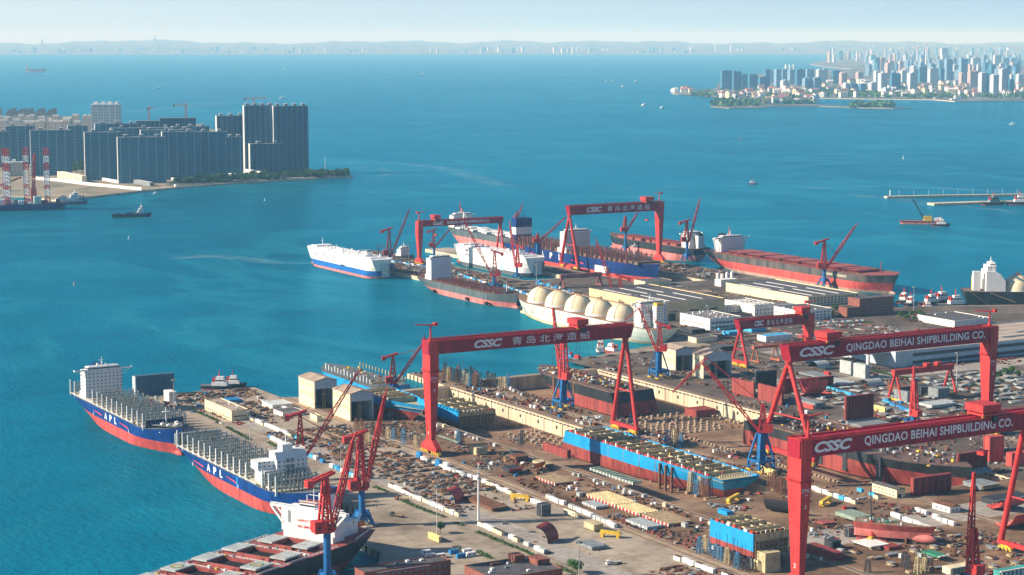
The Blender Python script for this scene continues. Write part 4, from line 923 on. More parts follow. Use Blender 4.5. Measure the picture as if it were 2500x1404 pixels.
for i in range(7):
    x = 62 + i * 27.5
    mb = MB(); lx, ly = 15.5, (15.0 if i == 0 else 25.0)
    for a, b_, c, d in ((x - lx / 2 - .5, x - lx / 2, -ly / 2, ly / 2), (x + lx / 2, x + lx / 2 + .5, -ly / 2, ly / 2)): mb.box(a, b_, c, d, ZD, ZD + 2.3, DECKR)
    for s_ in (-1, 1): mb.box(x - lx / 2, x + lx / 2, min(s_ * ly / 2, s_ * (ly / 2 + .5)), max(s_ * ly / 2, s_ * (ly / 2 + .5)), ZD, ZD + 2.3, DECKR)
    mb.build("hatch_coaming", t)
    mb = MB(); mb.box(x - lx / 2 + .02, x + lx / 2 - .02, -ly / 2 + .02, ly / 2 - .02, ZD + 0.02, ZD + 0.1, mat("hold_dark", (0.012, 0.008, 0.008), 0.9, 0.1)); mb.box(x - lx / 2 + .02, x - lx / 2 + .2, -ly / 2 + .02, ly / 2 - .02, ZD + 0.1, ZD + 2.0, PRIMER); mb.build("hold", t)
    for s_ in (-1, 1):
        mb = MB(); y0 = s_ * (ly / 2 + 6.3); mb.box(x - lx / 2 - .4, x + lx / 2 + .4, y0 - 5.9, y0 + 5.9, ZD + 2.0, ZD + 3.1, HATCH)
        for k in range(1, 3): mb.box(x - lx / 2 + lx * k / 3 - .1, x - lx / 2 + lx * k / 3 + .1, y0 - 5.9, y0 + 5.9, ZD + 3.1, ZD + 3.25, STEEL)
        for dx in (-6, 6): mb.box(x + dx - .4, x + dx + .4, y0 - 4.5, y0 + 4.5, ZD, ZD + 2.0, DECKR)
        mb.build("hatch_cover", t)
    mb = MB(); mb.rail([(x + 13, -25, ZD), (x + 13, 25, ZD)], 1.2, WHITE, 0.2, 3)
    for j in range(9): yy = -22 + j * 5.5; mb.cbox(x + 13 + rnd.uniform(-1.5, 1.5), yy, ZD, 1.4, 1.4, rnd.uniform(1, 2.6), rnd.choice([DECKR, PRIMER, YEL, STEEL, WHITE])); 
    mb.build("deck_gear", t)
    if i in (2, 3):
        y0 = (ly / 2 + 6.3) if i == 2 else -(ly / 2 + 6.3)
        mb = MB(); n = 28
        for r0, r1, mm_ in ((2.5, 3.3, YEL), (3.35, 4.2, CGREEN)):
            vs = [(x + r * math.cos(2 * math.pi * k / n), y0 + r * math.sin(2 * math.pi * k / n), ZD + 3.28) for r in (r0, r1) for k in range(n)]
            mb.add(vs, [(k, n + k, n + (k + 1) % n, (k + 1) % n) for k in range(n)], mm_)
        mb.build("helipad_marking", t)
mb = MB()
for s_ in (-1, 1): mb.rail([(50, s_ * 27.4, ZD), (255, s_ * 27.4, ZD)], 1.3, WHITE, 0.22, 4)
mb.build("guard_rail", t)

# --- car carriers
def car_carrier(label, stern, head, L_, B, bands, zd, port, words=None, group="white car carriers"):
    t = ship("car_carrier", label, "car carrier", stern, head, group)
    hull_mb(L_, B, zd, bands, rake=10, stern_over=4, bow_fine=0.17, stern_fine=0.05, sheer_bow=0, deck=WHITE, stern_w=0.97, bow_full=3.2).build("hull", t)
    mb = MB(); mb.box(L_ * 0.06, L_ * 0.80, -B * 0.34, B * 0.34, zd + .03, zd + 1.6, WHITE)
    mb.box(L_ * 0.80, L_ * 0.87, -B * 0.40, B * 0.40, zd + .03, zd + 3.6, WHITE); mb.box(L_ * 0.868, L_ * 0.872, -B * 0.40, B * 0.40, zd + 1.6, zd + 2.8, GLASS); mb.build("bridge", t)
    mb = MB()
    for i in range(26):
        x = L_ * rnd.uniform(0.05, 0.93); y = B * rnd.uniform(-0.45, 0.45); mb.cbox(x, y, zd + 1.6 if abs(y) < B * .33 and x < L_ * .8 else zd, rnd.uniform(1.2, 3.4), rnd.uniform(1.2, 3), rnd.uniform(1.2, 3.8), WHITE)
    mb.build("vent_housing", t)
    mb = MB(); mb.bar((L_ * .83, 0, zd + 3), (L_ * .83, 0, zd + 14), 1.1, WHITE, n=8, w2=0.6); mb.bar((L_ * .83, -3, zd + 10), (L_ * .83, 3, zd + 10), 0.4, WHITE); mb.bar((L_ * .6, 3, zd + 1), (L_ * .6, 3, zd + 9), 0.7, WHITE, n=6); mb.bar((L_ * .3, -4, zd + 1), (L_ * .3, -4, zd + 8), 0.7, WHITE, n=6); mb.build("mast", t)
    mb = MB(); mb.cbox(L_ * 0.16, B * 0.1, zd + 1, 12, 9, 7, WHITE); mb.cbox(L_ * 0.16, B * 0.1, zd + 8, 10, 7, 2.2, STEEL); mb.build("funnel", t)
    mb = MB(); mb.box(-0.5, -0.02, -B * 0.36, B * 0.02, 2.5, zd * 0.8, mat("ramp_grey", (0.55, 0.58, 0.58), 0.6, 0.1)); mb.box(-0.9, -0.5, -B * 0.34, -B * 0.3, 2.5, zd * .8, STEEL); mb.build("stern_ramp", t)
    mb = MB()
    for sy in (-1, 1): mb.rail([(2, sy * B * 0.47, zd), (L_ * 0.85, sy * B * 0.47, zd)], 1.2, WHITE, 0.2, 4)
    mb.build("guard_rail", t)
    return t
E_st = g(906, 683, 0)
BEIGEW = mat("hull_ivory", (0.80, 0.79, 0.70), 0.45, 0.05, 0.08, streak=True)
t = car_carrier("white car carrier with blue band moored alone at the far left quay", (E_st[0] + 17, E_st[1]), UP, 236, 33, [(3.2, PINK), (11, mat("hull_mid_blue", (0.012, 0.13, 0.42), 0.45, 0.1, 0.08, streak=True)), (27, BEIGEW)], 27, True)
for i, c in enumerate("EUKOR"): side_text(t, c, 178 - i * 14, 4.6, 16.6, 6.2, 16.5, True, NAVY, 0.02)
mb = MB(); mb.box(86, 98, 16.5, 16.75, 10.5, 12.2, HBLACK); mb.build("pilot_door", t)
W_b = g(1285, 690, 0)
t = car_carrier("white car carrier with grey lower band in the narrow dock behind the long-boomed crane", (1416, 2388), UP, 228, 33, [(-1, ANTI), (5, HGREY), (27, WHITE)], 27, True)
t.location.z = 1.0
mb = MB(); mb.box(60, 70, 16.52, 16.7, 4, 15, mat("panel_pale_blue", (0.35, 0.6, 0.8), 0.5, 0.05)); mb.build("side_door", t)

# --- unfinished grey container ship in front
G_b = g(1225, 757, 0)
t = ship("container_ship", "dark grey and pink container ship with rusty deck and tall white block house", "container ship", (1232, 2362), DN)
hull_mb(243, 36, 15.5, [(6.5, PINK), (15.5, HGREY)], rake=8, stern_over=16, bow_fine=0.22, stern_fine=0.22, sheer_bow=3, deck=RUST, stern_w=0.85).build("hull", t)
house(t, 28, 42, 15, 15.6, 28, wing_w=17, funnel=(20, 9, -2, WHITE), m=grid_mat("ship_house_dots", (0.74, 0.79, 0.83), (0.03, 0.04, 0.05), 4.2, 3.4, 0.16, 0.2, 1.0, 0.4))
for k in range(24):
    x = 50 + k * 7.2; mb = MB()
    for j in range(11): y = -14.5 + j * 2.9; mb.box(x - .3, x + .3, y - .3, y + .3, 15.5, 15.5 + rnd.uniform(1.5, 4.6), rnd.choice([RUST, PRIMER, PRIMER, STEEL]))
    mb.box(x - .4, x + .4, -15, 15, 17.6, 18.1, rnd.choice([RUST, PRIMER])); mb.box(x + 1, x + 5, -13 + rnd.uniform(0, 4), 8 + rnd.uniform(0, 5), 15.52, 16.6, rnd.choice([RUST, PRIMER, DECKB])); mb.build("cell_guide", t)
for x in (58, 148, 198):
    mb = MB()
    mb.bar((x - 2.6, -19.5, 3.0), (x + 2.6, -19.5, 3.0), 4.2, RUBBER, n=12); mb.bar((x, -18.1, 5), (x, -18.0, 15.5), 0.3, DARK); tag(mb.build("rubber_fender", None, (0, 0, 0)), "black floating fender %s the pink waterline of the grey ship" % {58: "nearest the white house, against", 148: "mid-length on", 198: "nearest the bow, against"}[x], "fender", "fenders along the grey ship")
    o = bpy.data.objects["rubber_fender" if x == 58 else "rubber_fender.%03d" % (1 if x == 148 else 2)]; o.location = (1232, 2362, 0); o.rotation_euler = (0, 0, DN)
mb = MB(); mb.bar((215, 0, 17), (215, 0, 28), 1.2, WHITE, n=8); mb.box(205, 222, -6, 6, 16.6, 18.5, DARK); mb.build("foremast", t)

# --- spherical-tank ship behind the Chinese-lettered beam
t = ship("tank_ship", "pale hulled gas carrier with five round cream tanks, moored behind the lettered beam", "gas carrier", (1218, 1778), UP, "spherical tank gas carriers")
B = 45; hull_mb(314, B, 18.5, [(3.5, mat("boot_pale", (0.62, 0.52, 0.32), 0.6, 0.12, 0.08, streak=True)), (17.5, LNGW)], rake=12, stern_over=12, bow_fine=0.26, stern_fine=0.16, sheer_bow=3.5, deck=RUSTL, bow_full=2.6).build("hull", t)
def tanks(t, xs, r, z):
    for x in xs:
        mb = MB(); mb.dome((x, 0, z), r, CREAM2, z0=-0.12, nu=28, nv=12); mb.bar((x, 0, z - 3), (x, 0, z + .5), r * 2.05, WHITE, n=28)
        n = 20
        for s_ in (0, math.pi / 2):
            for k in range(n):
                a, b_ = math.pi * k / n, math.pi * (k + 1) / n
                p = [(x + math.cos(v) * math.cos(s_ + .5) * (r + .12), math.cos(v) * math.sin(s_ + .5) * (r + .12), z + math.sin(v) * (r + .12)) for v in (a, b_)]; mb.bar(p[0], p[1], 0.3, RUSTL)
        tk = mb.build("spherical_tank", t)
        mb = MB()
        for k in range(7): mb.bar((x + rnd.uniform(-3, 3), rnd.uniform(-3, 3), z + r - 1), (x + rnd.uniform(-4, 4), rnd.uniform(-4, 4), z + r + rnd.uniform(1.5, 4.2)), 0.4, RUST)
        mb.cbox(x, 0, z + r - .3, 5, 5, 1.4, RUST); mb.build("tank_dome", tk)
tanks(t, [262, 221, 177, 132, 87], 16.5, 20.5)
mb = MB(); mb.box(10, 215 + 30, -B / 2 + 1, -B / 2 + 1.3, 17.6, 18.9, RUST); mb.bar((8, 3, 37.5), (262, 3, 37.5), 1.2, RUSTL)
for x in range(20, 262, 11): mb.bar((x, -B / 2 + .6, 17.5), (x, -B / 2 + .6, 20), 0.3, RUST)
mb.bar((259, -8, 17), (259, -8, 33), 1.6, CREAM2, n=10); mb.build("deck_pipework", t)
house(t, 22, 36, 17, 17.6, 25, wing_w=22, funnel=(14, 10, 3, YEL), m=SHIPWALL)
mb = MB()
for x in (282,): mb.box(x - 2.4, x + 2.4, B / 2 * .70, B / 2 * .70 + 2.2, 7, 12, HBLACK)
mb.build("anchor_pocket", t)
mb = MB()
for i in range(9):
    x = 245 - i * 21; y = B / 2 + .12; pts = [(x - 5, y, 17), (x - 3.5, y, 11), (x - 1, y, 8), (x + 1.5, y, 9.5), (x + 3, y, 17)]
    for p, q in zip(pts, pts[1:]): mb.bar(p, q, 0.3, RUST)
mb.build("hull_hose", t)
# --- second tank ship at the right edge
t = ship("tank_ship", "black hulled gas carrier with white house at the right edge of the photo", "gas carrier", (1760, 1950), R(-32), "spherical tank gas carriers")
Lr = g(2350, 748, 0); t.location = (Lr[0] + 10, Lr[1] + 12, 0)
B = 44; hull_mb(270, B, 19, [(0.5, ANTI), (19, HBLACK)], rake=10, stern_over=8, stern_fine=0.12, deck=DECKB, stern_w=0.75).build("hull", t)
mb = MB(); mb.extr([(26, 19), (50, 19), (50, 31), (44, 40), (38, 44), (26, 44)], 'y', -17, 17, WHITE); mb.build("deckhouse", t)
tanks(t, [68, 108, 148], 19, 19.5); house(t, 28, 38, 14, 44, 6, wing_w=20, funnel=None, tiers=0, name="upper_house")
mb = MB(); mb.cbox(16, -6, 19, 9, 8, 24, WHITE); mb.cbox(15, 3, 19, 6, 6, 18, YEL); mb.build("funnel", t)
mb = MB(); mb.bar((6, -19, 19), (30, -21.5, 2), 0.5, RUSTL); mb.bar((0, -12, 18), (-12, -26, 5), 0.3, DARK); mb.bar((30, -22.6, 18), (62, -24, 6), 1.2, RUSTL); mb.build("gangway", t)

# --- the long red and black bulk ship
t = ship("bulk_carrier", "long rusty red and black bulk ship at the outer quay, white house at left", "bulk ship", (1726, 2388), DN)
B = 62; hull_mb(392, B, 23.5, [(4.0, mat("hull_rust_pale", (0.42, 0.27, 0.20), 0.7, 0.2, 0.1, streak=True)), (14.2, ANTI), (23.5, mat("hull_black_worn", (0.03, 0.034, 0.036), 0.6, 0.35, 0.12, col2=(0.16, 0.13, 0.11), streak=True))], rake=5, stern_over=14, bow_fine=0.13, stern_fine=0.18, sheer_bow=1.5, deck=DECKR, bow_full=3.2, stern_w=0.8).build("hull", t)
house(t, 22, 38, 20, 23.6, 20, wing_w=31, funnel=(13, 12, 4, HBLACK), m=SHIPWALL)
mb = MB(); mb.box(30, 34, -30, 30, 42.5, 43.4, WHITE)
for s_ in (-1, 1): mb.bar((32, s_ * 29, 42.5), (32, s_ * 24, 24), 1.2, WHITE)
mb.build("bridge_wing", t)
mb = MB(); mb.bar((30, 0, 46), (30, 0, 60), 1.6, CRED, n=8, w2=0.9); mb.build("mast", t)
for i in range(7):
    x = 72 + i * 42; mb = MB()
    mb.hexa([(x - 15, -16, 23.6), (x + 15, -16, 23.6), (x + 15, 16, 23.6), (x - 15, 16, 23.6), (x - 17.5, -21, 27.4), (x + 17.5, -21, 27.4), (x + 17.5, 21, 27.4), (x - 17.5, 21, 27.4)], DECKR); mb.build("hatch_cover", t)
mb = MB(); mb.rail([(44, -B / 2 + 1, 23.6), (370, -B / 2 + 1, 23.6)], 1.4, RUST, 0.25, 4); mb.rail([(44, B / 2 - 1, 23.6), (370, B / 2 - 1, 23.6)], 1.4, RUST, 0.25, 4)
for i in range(60): mb.cbox(rnd.uniform(45, 375), rnd.choice([-1, 1]) * rnd.uniform(22, 28), 23.5, rnd.uniform(.8, 3), rnd.uniform(.8, 2), rnd.uniform(.8, 2.4), rnd.choice([RUST, DECKR, PRIMER, RUSTL]))
mb.bar((366, 0, 25), (366, 0, 40), 1.2, PRIMER, n=8); mb.build("deck_gear", t)
text("lettering", "PACIFIC MERCHANTS", mat("letter_cream", (0.75, 0.70, 0.50), 0.6, 0.1), t, (290, -B / 2 - 0.25, 17.4), (R(90), 0, 0), 44, 3.4, 0, 0.015)
mb = MB(); mb.add([(352, -29.5, 16.5), (357, -28.2, 16.5), (355, -29, 21)], [(0, 1, 2)], LETTER); mb.build("bow_emblem", t)

# --- big blue ship in the dry dock of the far quay
t = ship("container_ship", "huge navy blue container ship in the far dry dock with brown lattice bays", "container ship", (1532, 2650), DN)
t.location.z = -3.5
B = 46; hull_mb(398, B, 26, [(9.5, ANTI), (26, NAVY)], rake=12, stern_over=14, bow_fine=0.20, stern_fine=0.12, sheer_bow=3, deck=DECKB, stern_w=0.9).build("hull", t)
BRL = mat("lattice_brown", (0.22, 0.10, 0.08), 0.7, 0.25, 0.3)
lashing(t, [40 + 13.5 * i for i in range(9)] + [205 + 13 * i for i in range(12)], B / 2 - 2.5, 26, 13, BRL, n=13, postm=PRIMER, rows=(0.2, 0.4, 0.6, 0.8))
mb = MB()
for i in range(26): mb.box(34 + i * 13.2, 43 + i * 13.2, -B / 2 + 4, B / 2 - 4, 26.05, 30, DECKB)
mb.build("hatch_cover", t)
house(t, 172, 188, 21, 26, 30, wing_w=24, funnel=None, m=SHIPWALL)
mb = MB(); mb.box(168, 192, -22.6, 22.6, 26.02, 33, WHITE); mb.dome((165, -8, 44), 5, WHITE, -1, 16, 8); mb.bar((165, -8, 26), (165, -8, 42), 8, WHITE, n=12); mb.build("lower_house", t)
mb = MB()
for a, b_, m_ in ((0, 13, NAVY), (13, 24, WHITE), (24, 38, NAVY)): mb.box(18, 31, -13, 15, 26 + a, 26 + b_ - .01, m_)
for k in range(5): mb.bar((22 + k, -6 + k * 3, 64), (22 + k, -6 + k * 3, 68), 1.0, DARK, n=8)
mb.build("funnel", t)
mb = MB(); mb.bar((336, 0, 26), (336, 0, 52), 2.0, WHITE, n=8, w2=1.2); mb.box(334.5, 337.5, -4, 4, 48, 49, WHITE); mb.build("foremast", t)
mb = MB(); mb.box(326, 358, -17, 17, 26.4, 29.6, PRIMER); mb.box(330, 331, -20, 20, 26, 31, PRIMER); mb.build("wave_breaker", t)
side_text(t, "A", 122, 8, 14.6, 9, B / 2, offset=0.03); side_text(t, "P", 147, 7, 14.6, 9, B / 2, offset=0.03); side_text(t, "L", 172, 6, 14.6, 9, B / 2, offset=0.03)
mb = MB()
for x0 in (88, 206): mb.add([(x0, -B / 2 - .1, 17.5), (x0 + 34, -B / 2 - .1, 15), (x0 + 34, -B / 2 - .1, 16.6), (x0, -B / 2 - .1, 18.4)], [(0, 1, 2, 3)], LETR)
mb.build("stripe", t)

# --- bulk ships of the outer berths
t = ship("bulk_carrier", "black and pink bulk ship, white house at its right end, behind the far gantry", "bulk ship", (1726, 2425), UP)
hull_mb(250, 44, 21, [(11, PINK), (21, HBLACK)], rake=7, stern_over=12, stern_fine=0.15, deck=DECKB, stern_w=0.75).build("hull", t)
house(t, 16, 32, 15, 21, 20, wing_w=20, funnel=(8, 9, 2, HBLACK), m=SHIPWALL)
for i in range(7):
    mb = MB(); x = 55 + i * 24; mb.box(x - 9, x + 9, -14, 14, 21, 24, DECKR); mb.box(x - 10, x + 10, -15, 15, 24.02, 25, PRIMER); mb.build("hatch_cover", t)
t = ship("bulk_carrier", "pink hulled bulk ship with checkered pale hatch covers behind the narrow gantry", "bulk ship", (1572, 2905), DN)
hull_mb(262, 52, 23, [(13, PINK), (23, HGREY)], rake=7, stern_over=14, stern_fine=0.16, deck=DARK, stern_w=0.7).build("hull", t)
house(t, 6, 22, 17, 23, 20, wing_w=22, funnel=(2, 9, 2, HBLACK), m=SHIPWALL)
for i in range(9):
    for s_ in (-1, 1):
        mb = MB(); x = 42 + i * 22; y = s_ * 11 + (3 if i % 2 else -3); mb.box(x - 8, x + 8, y - 7.5, y + 7.5, 23.1, 25.4, WHITE if (i + s_) % 4 else HATCH); mb.build("hatch_cover", t)
mb = MB()
for sx in (-1, 1): mb.bar((60 + sx * 4, -20, 23), (60, -20, 52), 1.0, WHITE)
mb.bar((60, -20, 52), (75, -20, 38), 0.6, WHITE); mb.build("deck_derrick", t)
t = ship("work_ship", "black hulled work ship with deck crane moored outside the far left quay", "work ship", g(935, 622, 0), R(-80))
p = g(880, 633, 0); t.location = (p[0] + 30, p[1] + 40, 0)
hull_mb(120, 20, 8, [(1, ANTI), (8, HBLACK)], rake=4, stern_over=4, deck=DECKB, bulb=False).build("hull", t); house(t, 88, 98, 8, 8, 10, wing_w=9, m=SHIPWALL)
mb = MB(); mb.bar((30, 0, 8), (30, 0, 18), 1.6, DARK, n=8); mb.bar((30, 0, 18), (52, 0, 16), 1.0, DARK); mb.build("deck_crane", t)
# ------------------------------------------------------------------ buildings of the yard
def solve(X0, Y0, z, ax, px):
    lo, hi = -400.0, 600.0
    f = lambda d: proj(X0 + ax[0] * d, Y0 + ax[1] * d, z)[0] - px
    a = f(lo)
    for _ in range(50):
        m_ = (lo + hi) / 2
        if (f(m_) > 0) == (a > 0): lo = m_
        else: hi = m_
    return lo
def fit(corner, right, left, top, z=5.05):
    """nearest bottom corner pixel, right end of the south face, left end of the west face, row of the top at the corner"""
    X0, Y0 = g(corner[0], corner[1], z)
    lx = abs(solve(X0, Y0, z, (1, 0), right)); ly = abs(solve(X0, Y0, z, (0, 1), left)); h = hz(top, X0, Y0) - z
    return X0, Y0, max(1, lx), max(1, ly), max(1, h)
def windows(t, face, L_, z, rows, n, w_, h_, dz, off=0.0, frame=None, x0=1.5, W=None):
    """each window a part of its own; face 's' (y=0) or 'w' (x=0)"""
    for r in range(rows):
        for i in range(n):
            c = x0 + (L_ - 2 * x0) * (i + 0.5) / n; zz = z + r * dz; mb = MB()
            if face == 's': mb.box(c - w_ / 2, c + w_ / 2, -0.08 - off, -0.01 - off, zz, zz + h_, W or GLASS)
            else: mb.box(-0.08 - off, -0.01 - off, c - w_ / 2, c + w_ / 2, zz, zz + h_, W or GLASS)
            mb.build("window", t)
def bldg(name, label, cat, dims, wall, roof, z=5.05, group=None, parapet=0.7, gable=None, skylights=0, win_s=None, win_w=None, door=None, vents=0, W=None):
    X0, Y0, lx, ly, h = dims
    t = thing(name, label, cat, (X0, Y0, z), 0, group)
    mb = MB(); mb.box(0, lx, 0, ly, 0, h, wall); mb.build("wall", t)
    mb = MB()
    if gable == 'x':
        mb.extr([(-0.6, h), (ly + .6, h), (ly / 2, h + ly * 0.14)], 'x', -0.6, lx + 0.6, roof)
    elif gable == 'y':
        mb.extr([(-0.6, h), (lx / 2, h + lx * 0.14), (lx + .6, h)], 'y', -0.6, ly + 0.6, roof)
    else:
        mb.box(0.35, lx - .35, 0.35, ly - .35, h + 0.01, h + 0.1, roof)
        for a in ((-.15, lx + .15, -.15, 0.34), (-.15, lx + .15, ly - .34, ly + .15), (-.15, .34, .345, ly - .345), (lx - .34, lx + .15, .345, ly - .345)): mb.box(*a, h + .005, h + parapet, wall)
    rf = mb.build("roof", t)
    if skylights:
        for i in range(skylights):
            mb = MB(); n = max(1, skylights // 2); x = lx * (0.12 + 0.8 * (i // 2 + 0.3 * (i % 2)) / max(1, n)); 
            if x > lx - 2: continue
            y0 = ly * (0.08 if i % 2 else 0.52); mb.box(x, x + 1.1, y0, y0 + ly * 0.38, h + .1, h + .5, WHITE); mb.build("skylight", rf)
    for i in range(vents):
        mb = MB(); x, y = rnd.uniform(2, lx - 3), rnd.uniform(2, ly - 3); mb.box(x, x + rnd.uniform(1, 2.2), y, y + rnd.uniform(1, 2.2), h + .1, h + 1.2, rnd.choice([WHITE, STEEL, WALLW])); mb.build("roof_vent", rf)
    if win_s: windows(t, 's', lx, *win_s, W=W)
    if win_w: windows(t, 'w', ly, *win_w, W=W)
    if door:
        mb = MB(); a, b_, hh = door; mb.box(a, b_, -0.1, -0.01, 0, hh, DARK); mb.build("door", t)
    return t
WIN_Y = mat("window_yellowed", (0.50, 0.44, 0.26), 0.4, 0.1, 0.3)
WIN_D = mat("window_dark", (0.05, 0.07, 0.09), 0.3, 0.1, 0.3)
# travelling shelters: two walls, roof, open ends
def shelter(label, dims, door_side=True):
    X0, Y0, lx, ly, h = dims; t = thing("travelling_shelter", label, "shed", (X0, Y0, 5.15), 0, "open ended sheds by the docks")
    mb = MB(); mb.box(0, 1.2, 0, ly, 0, h, WALLC); mb.build("wall", t); mb = MB(); mb.box(lx - 1.2, lx, 0, ly, 0, h, WALLB); mb.build("wall", t)
    mb = MB(); mb.extr([(1.2, h * 0.72), (lx - 1.2, h * .72), (lx - 1.2, h), (lx / 2, h + lx * 0.11), (1.2, h)], 'y', 0.0, 0.8, WALLB); mb.build("gable_wall", t)  # front and right wall in pale blue: their shade is put into the colour
    mb = MB(); mb.extr([(-.6, h + .02), (lx / 2, h + lx * .13), (lx + .6, h + .02), (lx + .6, h + .5), (lx / 2, h + lx * .13 + .6), (-.6, h + .5)], 'y', -0.6, ly + .6, ROOFT)
    for k in range(1, 12): mb.box(-.6, -.4, ly * k / 12, ly * k / 12 + .3, h + .02, h + .6, ROOF)
    mb.build("roof", t)
    windows(t, 'w', ly, h * 0.76, 1, 6, ly / 13, h * 0.11, 1, W=WIN_Y); windows(t, 'w', ly, h * 0.42, 1, 6, ly / 13, h * 0.14, 1, W=WIN_Y)
    if door_side:
        mb = MB(); x = lx * 0.48; mb.box(x, lx - 1.3, ly * .55, ly * .6, 0, h * .72, DARK); mb.build('folding_door', t); mb = MB()
        for k in range(5): mb.box(x - 3, x, -0.4, 0.2, k * h * .17, k * h * .17 + .4, CREAM)
        for k in range(3): mb.box(x - 3 + k * 1.4, x - 2.7 + k * 1.4, -0.4, .2, 0, h * .7, CREAM)
        mb.build("door_frame", t)
    return t
shelter("tall cream shed with open front nearest the sea by the left quay rails", fit((768, 998), 823, 730, 933))
shelter("tall cream shed beside the cream hull block, second from the sea", fit((855, 1029), 912, 813, 964))
shelter("tall cream shed beside the fly-boom crane at the far dock wall", fit((1649, 906), 1692, 1614, 856))
shelter("pale shed with dark door behind the red crane's counterweight by the far dock", fit((1717, 925), 1786, 1691, 870))
# left pier
bldg("office_building", "low cream flat-roofed building in the middle of the left pier", "building", fit((565.6, 1028), 606, 500, 1004), WALLC, ROOFT, win_w=(1.2, 1, 12, 2.2, 1.4, 3), win_s=(3.2, 1, 1, 12, 1.0, 2), W=WIN_D, vents=5)
d = fit((333, 969), 426, 325.6, 919); t = thing("steel_wall_block", "tall dark blue-grey slab standing at the tip of the left pier", "ship block", (d[0], d[1], 5.05)); mb = MB(); mb.box(0, d[2], 0, d[3], 0, d[4], mat("slab_blue", (0.05, 0.13, 0.20), 0.6, 0.12, 0.1)); mb.build("panel", t)
mb = MB(); [mb.box(-0.9, -0.02, 0.4, d[3] - .4, k * d[4] / 12, k * d[4] / 12 + .7, WHITE) for k in range(12)]; mb.build("rib", t)
d = fit((413, 984), 431, 400, 957)
for k in range(4): mb = MB(); hh = d[4] / 4; mb.box(0, d[2], 0, d[3], 0, hh - .15, WALLW); mb.box(-.05, 0, .3, d[3] - .3, .2, .5, STEEL); mb.build and tag(mb.build("white_container", None, (d[0], d[1], 5.05 + k * hh)), ["bottom", "second from bottom", "third from bottom", "topmost"][k] + " white container of the stack beside the blue-grey slab", "container", "white container stack on the left pier")
# warehouses of the north yard
bldg("warehouse", "long beige and white warehouse with dark roof behind the spherical tanks", "warehouse", fit((1618, 784), 1769, 1438, 741), mat("wall_beige", (0.62, 0.50, 0.30), 0.75, 0.08, 0.1), ROOF, skylights=6, parapet=1.0, win_s=(9, 1, 3, 12, 1.8, 2), win_w=(9, 1, 3, 14, 1.6, 2), door=(8, 18, 8))
bldg("warehouse", "cream walled warehouse with dark striped roof nearest the rusty bulk ship", "warehouse", fit((1973, 748), 2097, 1772, 727), WALLC, ROOF, skylights=6, parapet=1.0, win_s=(2.0, 3, 14, 2.4, 1.6, 3.1), W=WIN_D)
bldg("warehouse", "low dark-roofed warehouse between the two big ones", "warehouse", fit((1842, 768), 1893, 1768, 746), WALLW, ROOF, skylights=8, parapet=.8, win_s=(3, 1, 5, 2.4, 1.6, 3))
bldg("office_building", "narrow white office with two window rows in front of the warehouses", "office", fit((1842, 772), 1935, 1834, 749), WALLW, ROOF, win_s=(2, 2, 10, 2.0, 1.6, 4), W=WIN_D)
bldg("office_building", "white three-storey office beside the trees and brick offices", "office", fit((1951, 785), 2030, 1889, 760), WALLW, ROOF, win_s=(1.6, 3, 8, 2.2, 1.5, 3.4), win_w=(1.6, 2, 8, 2.2, 1.6, 4), W=WIN_D, vents=4)
bldg("workshop", "wide low white workshop whose grey roof carries many small vents", "workshop", fit((1733, 807), 1810, 1660, 780), WALLW, mat("roof_grey", (0.22, 0.20, 0.20), 0.8, 0.2, 0.2), vents=26, win_s=(2, 2, 8, 4.0, 2.0, 5), win_w=(5, 1, 6, 8, .8, 3), W=WIN_D)
bldg("office_building", "small white two-storey office row beneath the warehouse eaves", "office", fit((1720, 768), 1838, 1714, 752), WALLW, ROOF, win_s=(1.4, 2, 14, 2.0, 1.4, 3.2), W=WIN_D)
bldg("office_building", "tall dark brick office building before the tug basin", "office", fit((2098, 772), 2181, 2070, 731), BRICK, ROOF, win_s=(2, 5, 12, 1.8, 1.5, 3.6), W=mat("window_grey", (0.16, 0.2, 0.23), 0.3, 0.1, 0.3))
bldg("office_building", "lower dark brick wing with white canopy beside the green trees", "office", fit((2068, 775), 2117, 2047, 753), BRICK, ROOF, win_s=(2, 2, 7, 1.8, 1.4, 4), W=WIN_D)
d = fit((2186, 898), 2190, 2030, 861)
t = bldg("warehouse", "vast tan-roofed assembly hall with pale wall at the right edge", "warehouse", (d[0], d[1], 300, d[3], d[4]), WALLB, ROOFT, parapet=.9)
mb = MB(); mb.box(22, 300, -.1, -.01, d[4] * .62, d[4] * .84, WIN_D); mb.box(22, 300, -.12, -.01, d[4] * .12, d[4] * .34, WIN_D); mb.build("window", t); mb = MB(); mb.box(-30, -0.2, 8, d[3] * .4, d[4] * .92, d[4], WALLB); mb.box(-30, -28, 6, 9, 0, d[4] * .92, WALLW); mb.build("canopy", t)
for k in range(7):
    mb = MB(); mb.box(4 + k * 40, 40 + k * 40, d[3] * (.2 + .2 * (k % 4)), d[3] * (.2 + .2 * (k % 4)) + 4, d[4] + .1, d[4] + .8, mat("roof_slate", (0.10, 0.14, 0.17), 0.5, 0.2, 0.3)); mb.build("skylight", t)
for k in range(5):
    mb = MB(); mb.box(0.4, 299, d[3] * (.12 + .19 * k), d[3] * (.12 + .19 * k) + 1.6, d[4] + .1, d[4] + .3, WALLW); mb.build("roof_seam", t)
bldg("workshop", "low hall with cream gable wall behind the tan roof", "workshop", fit((2330, 800), 2420, 2240, 785), WALLW, ROOF, vents=4)
bldg("boathouse", "long low building with cream wall and grey roof standing between the docks and hull pieces", "workshop", fit((2189, 1217), 2209, 2129, 1196), WALLC, ROOF, win_w=(1.2, 2, 6, 1.8, .8, 2.4), W=WIN_D, gable='y', door=(1.5, 4, 3))
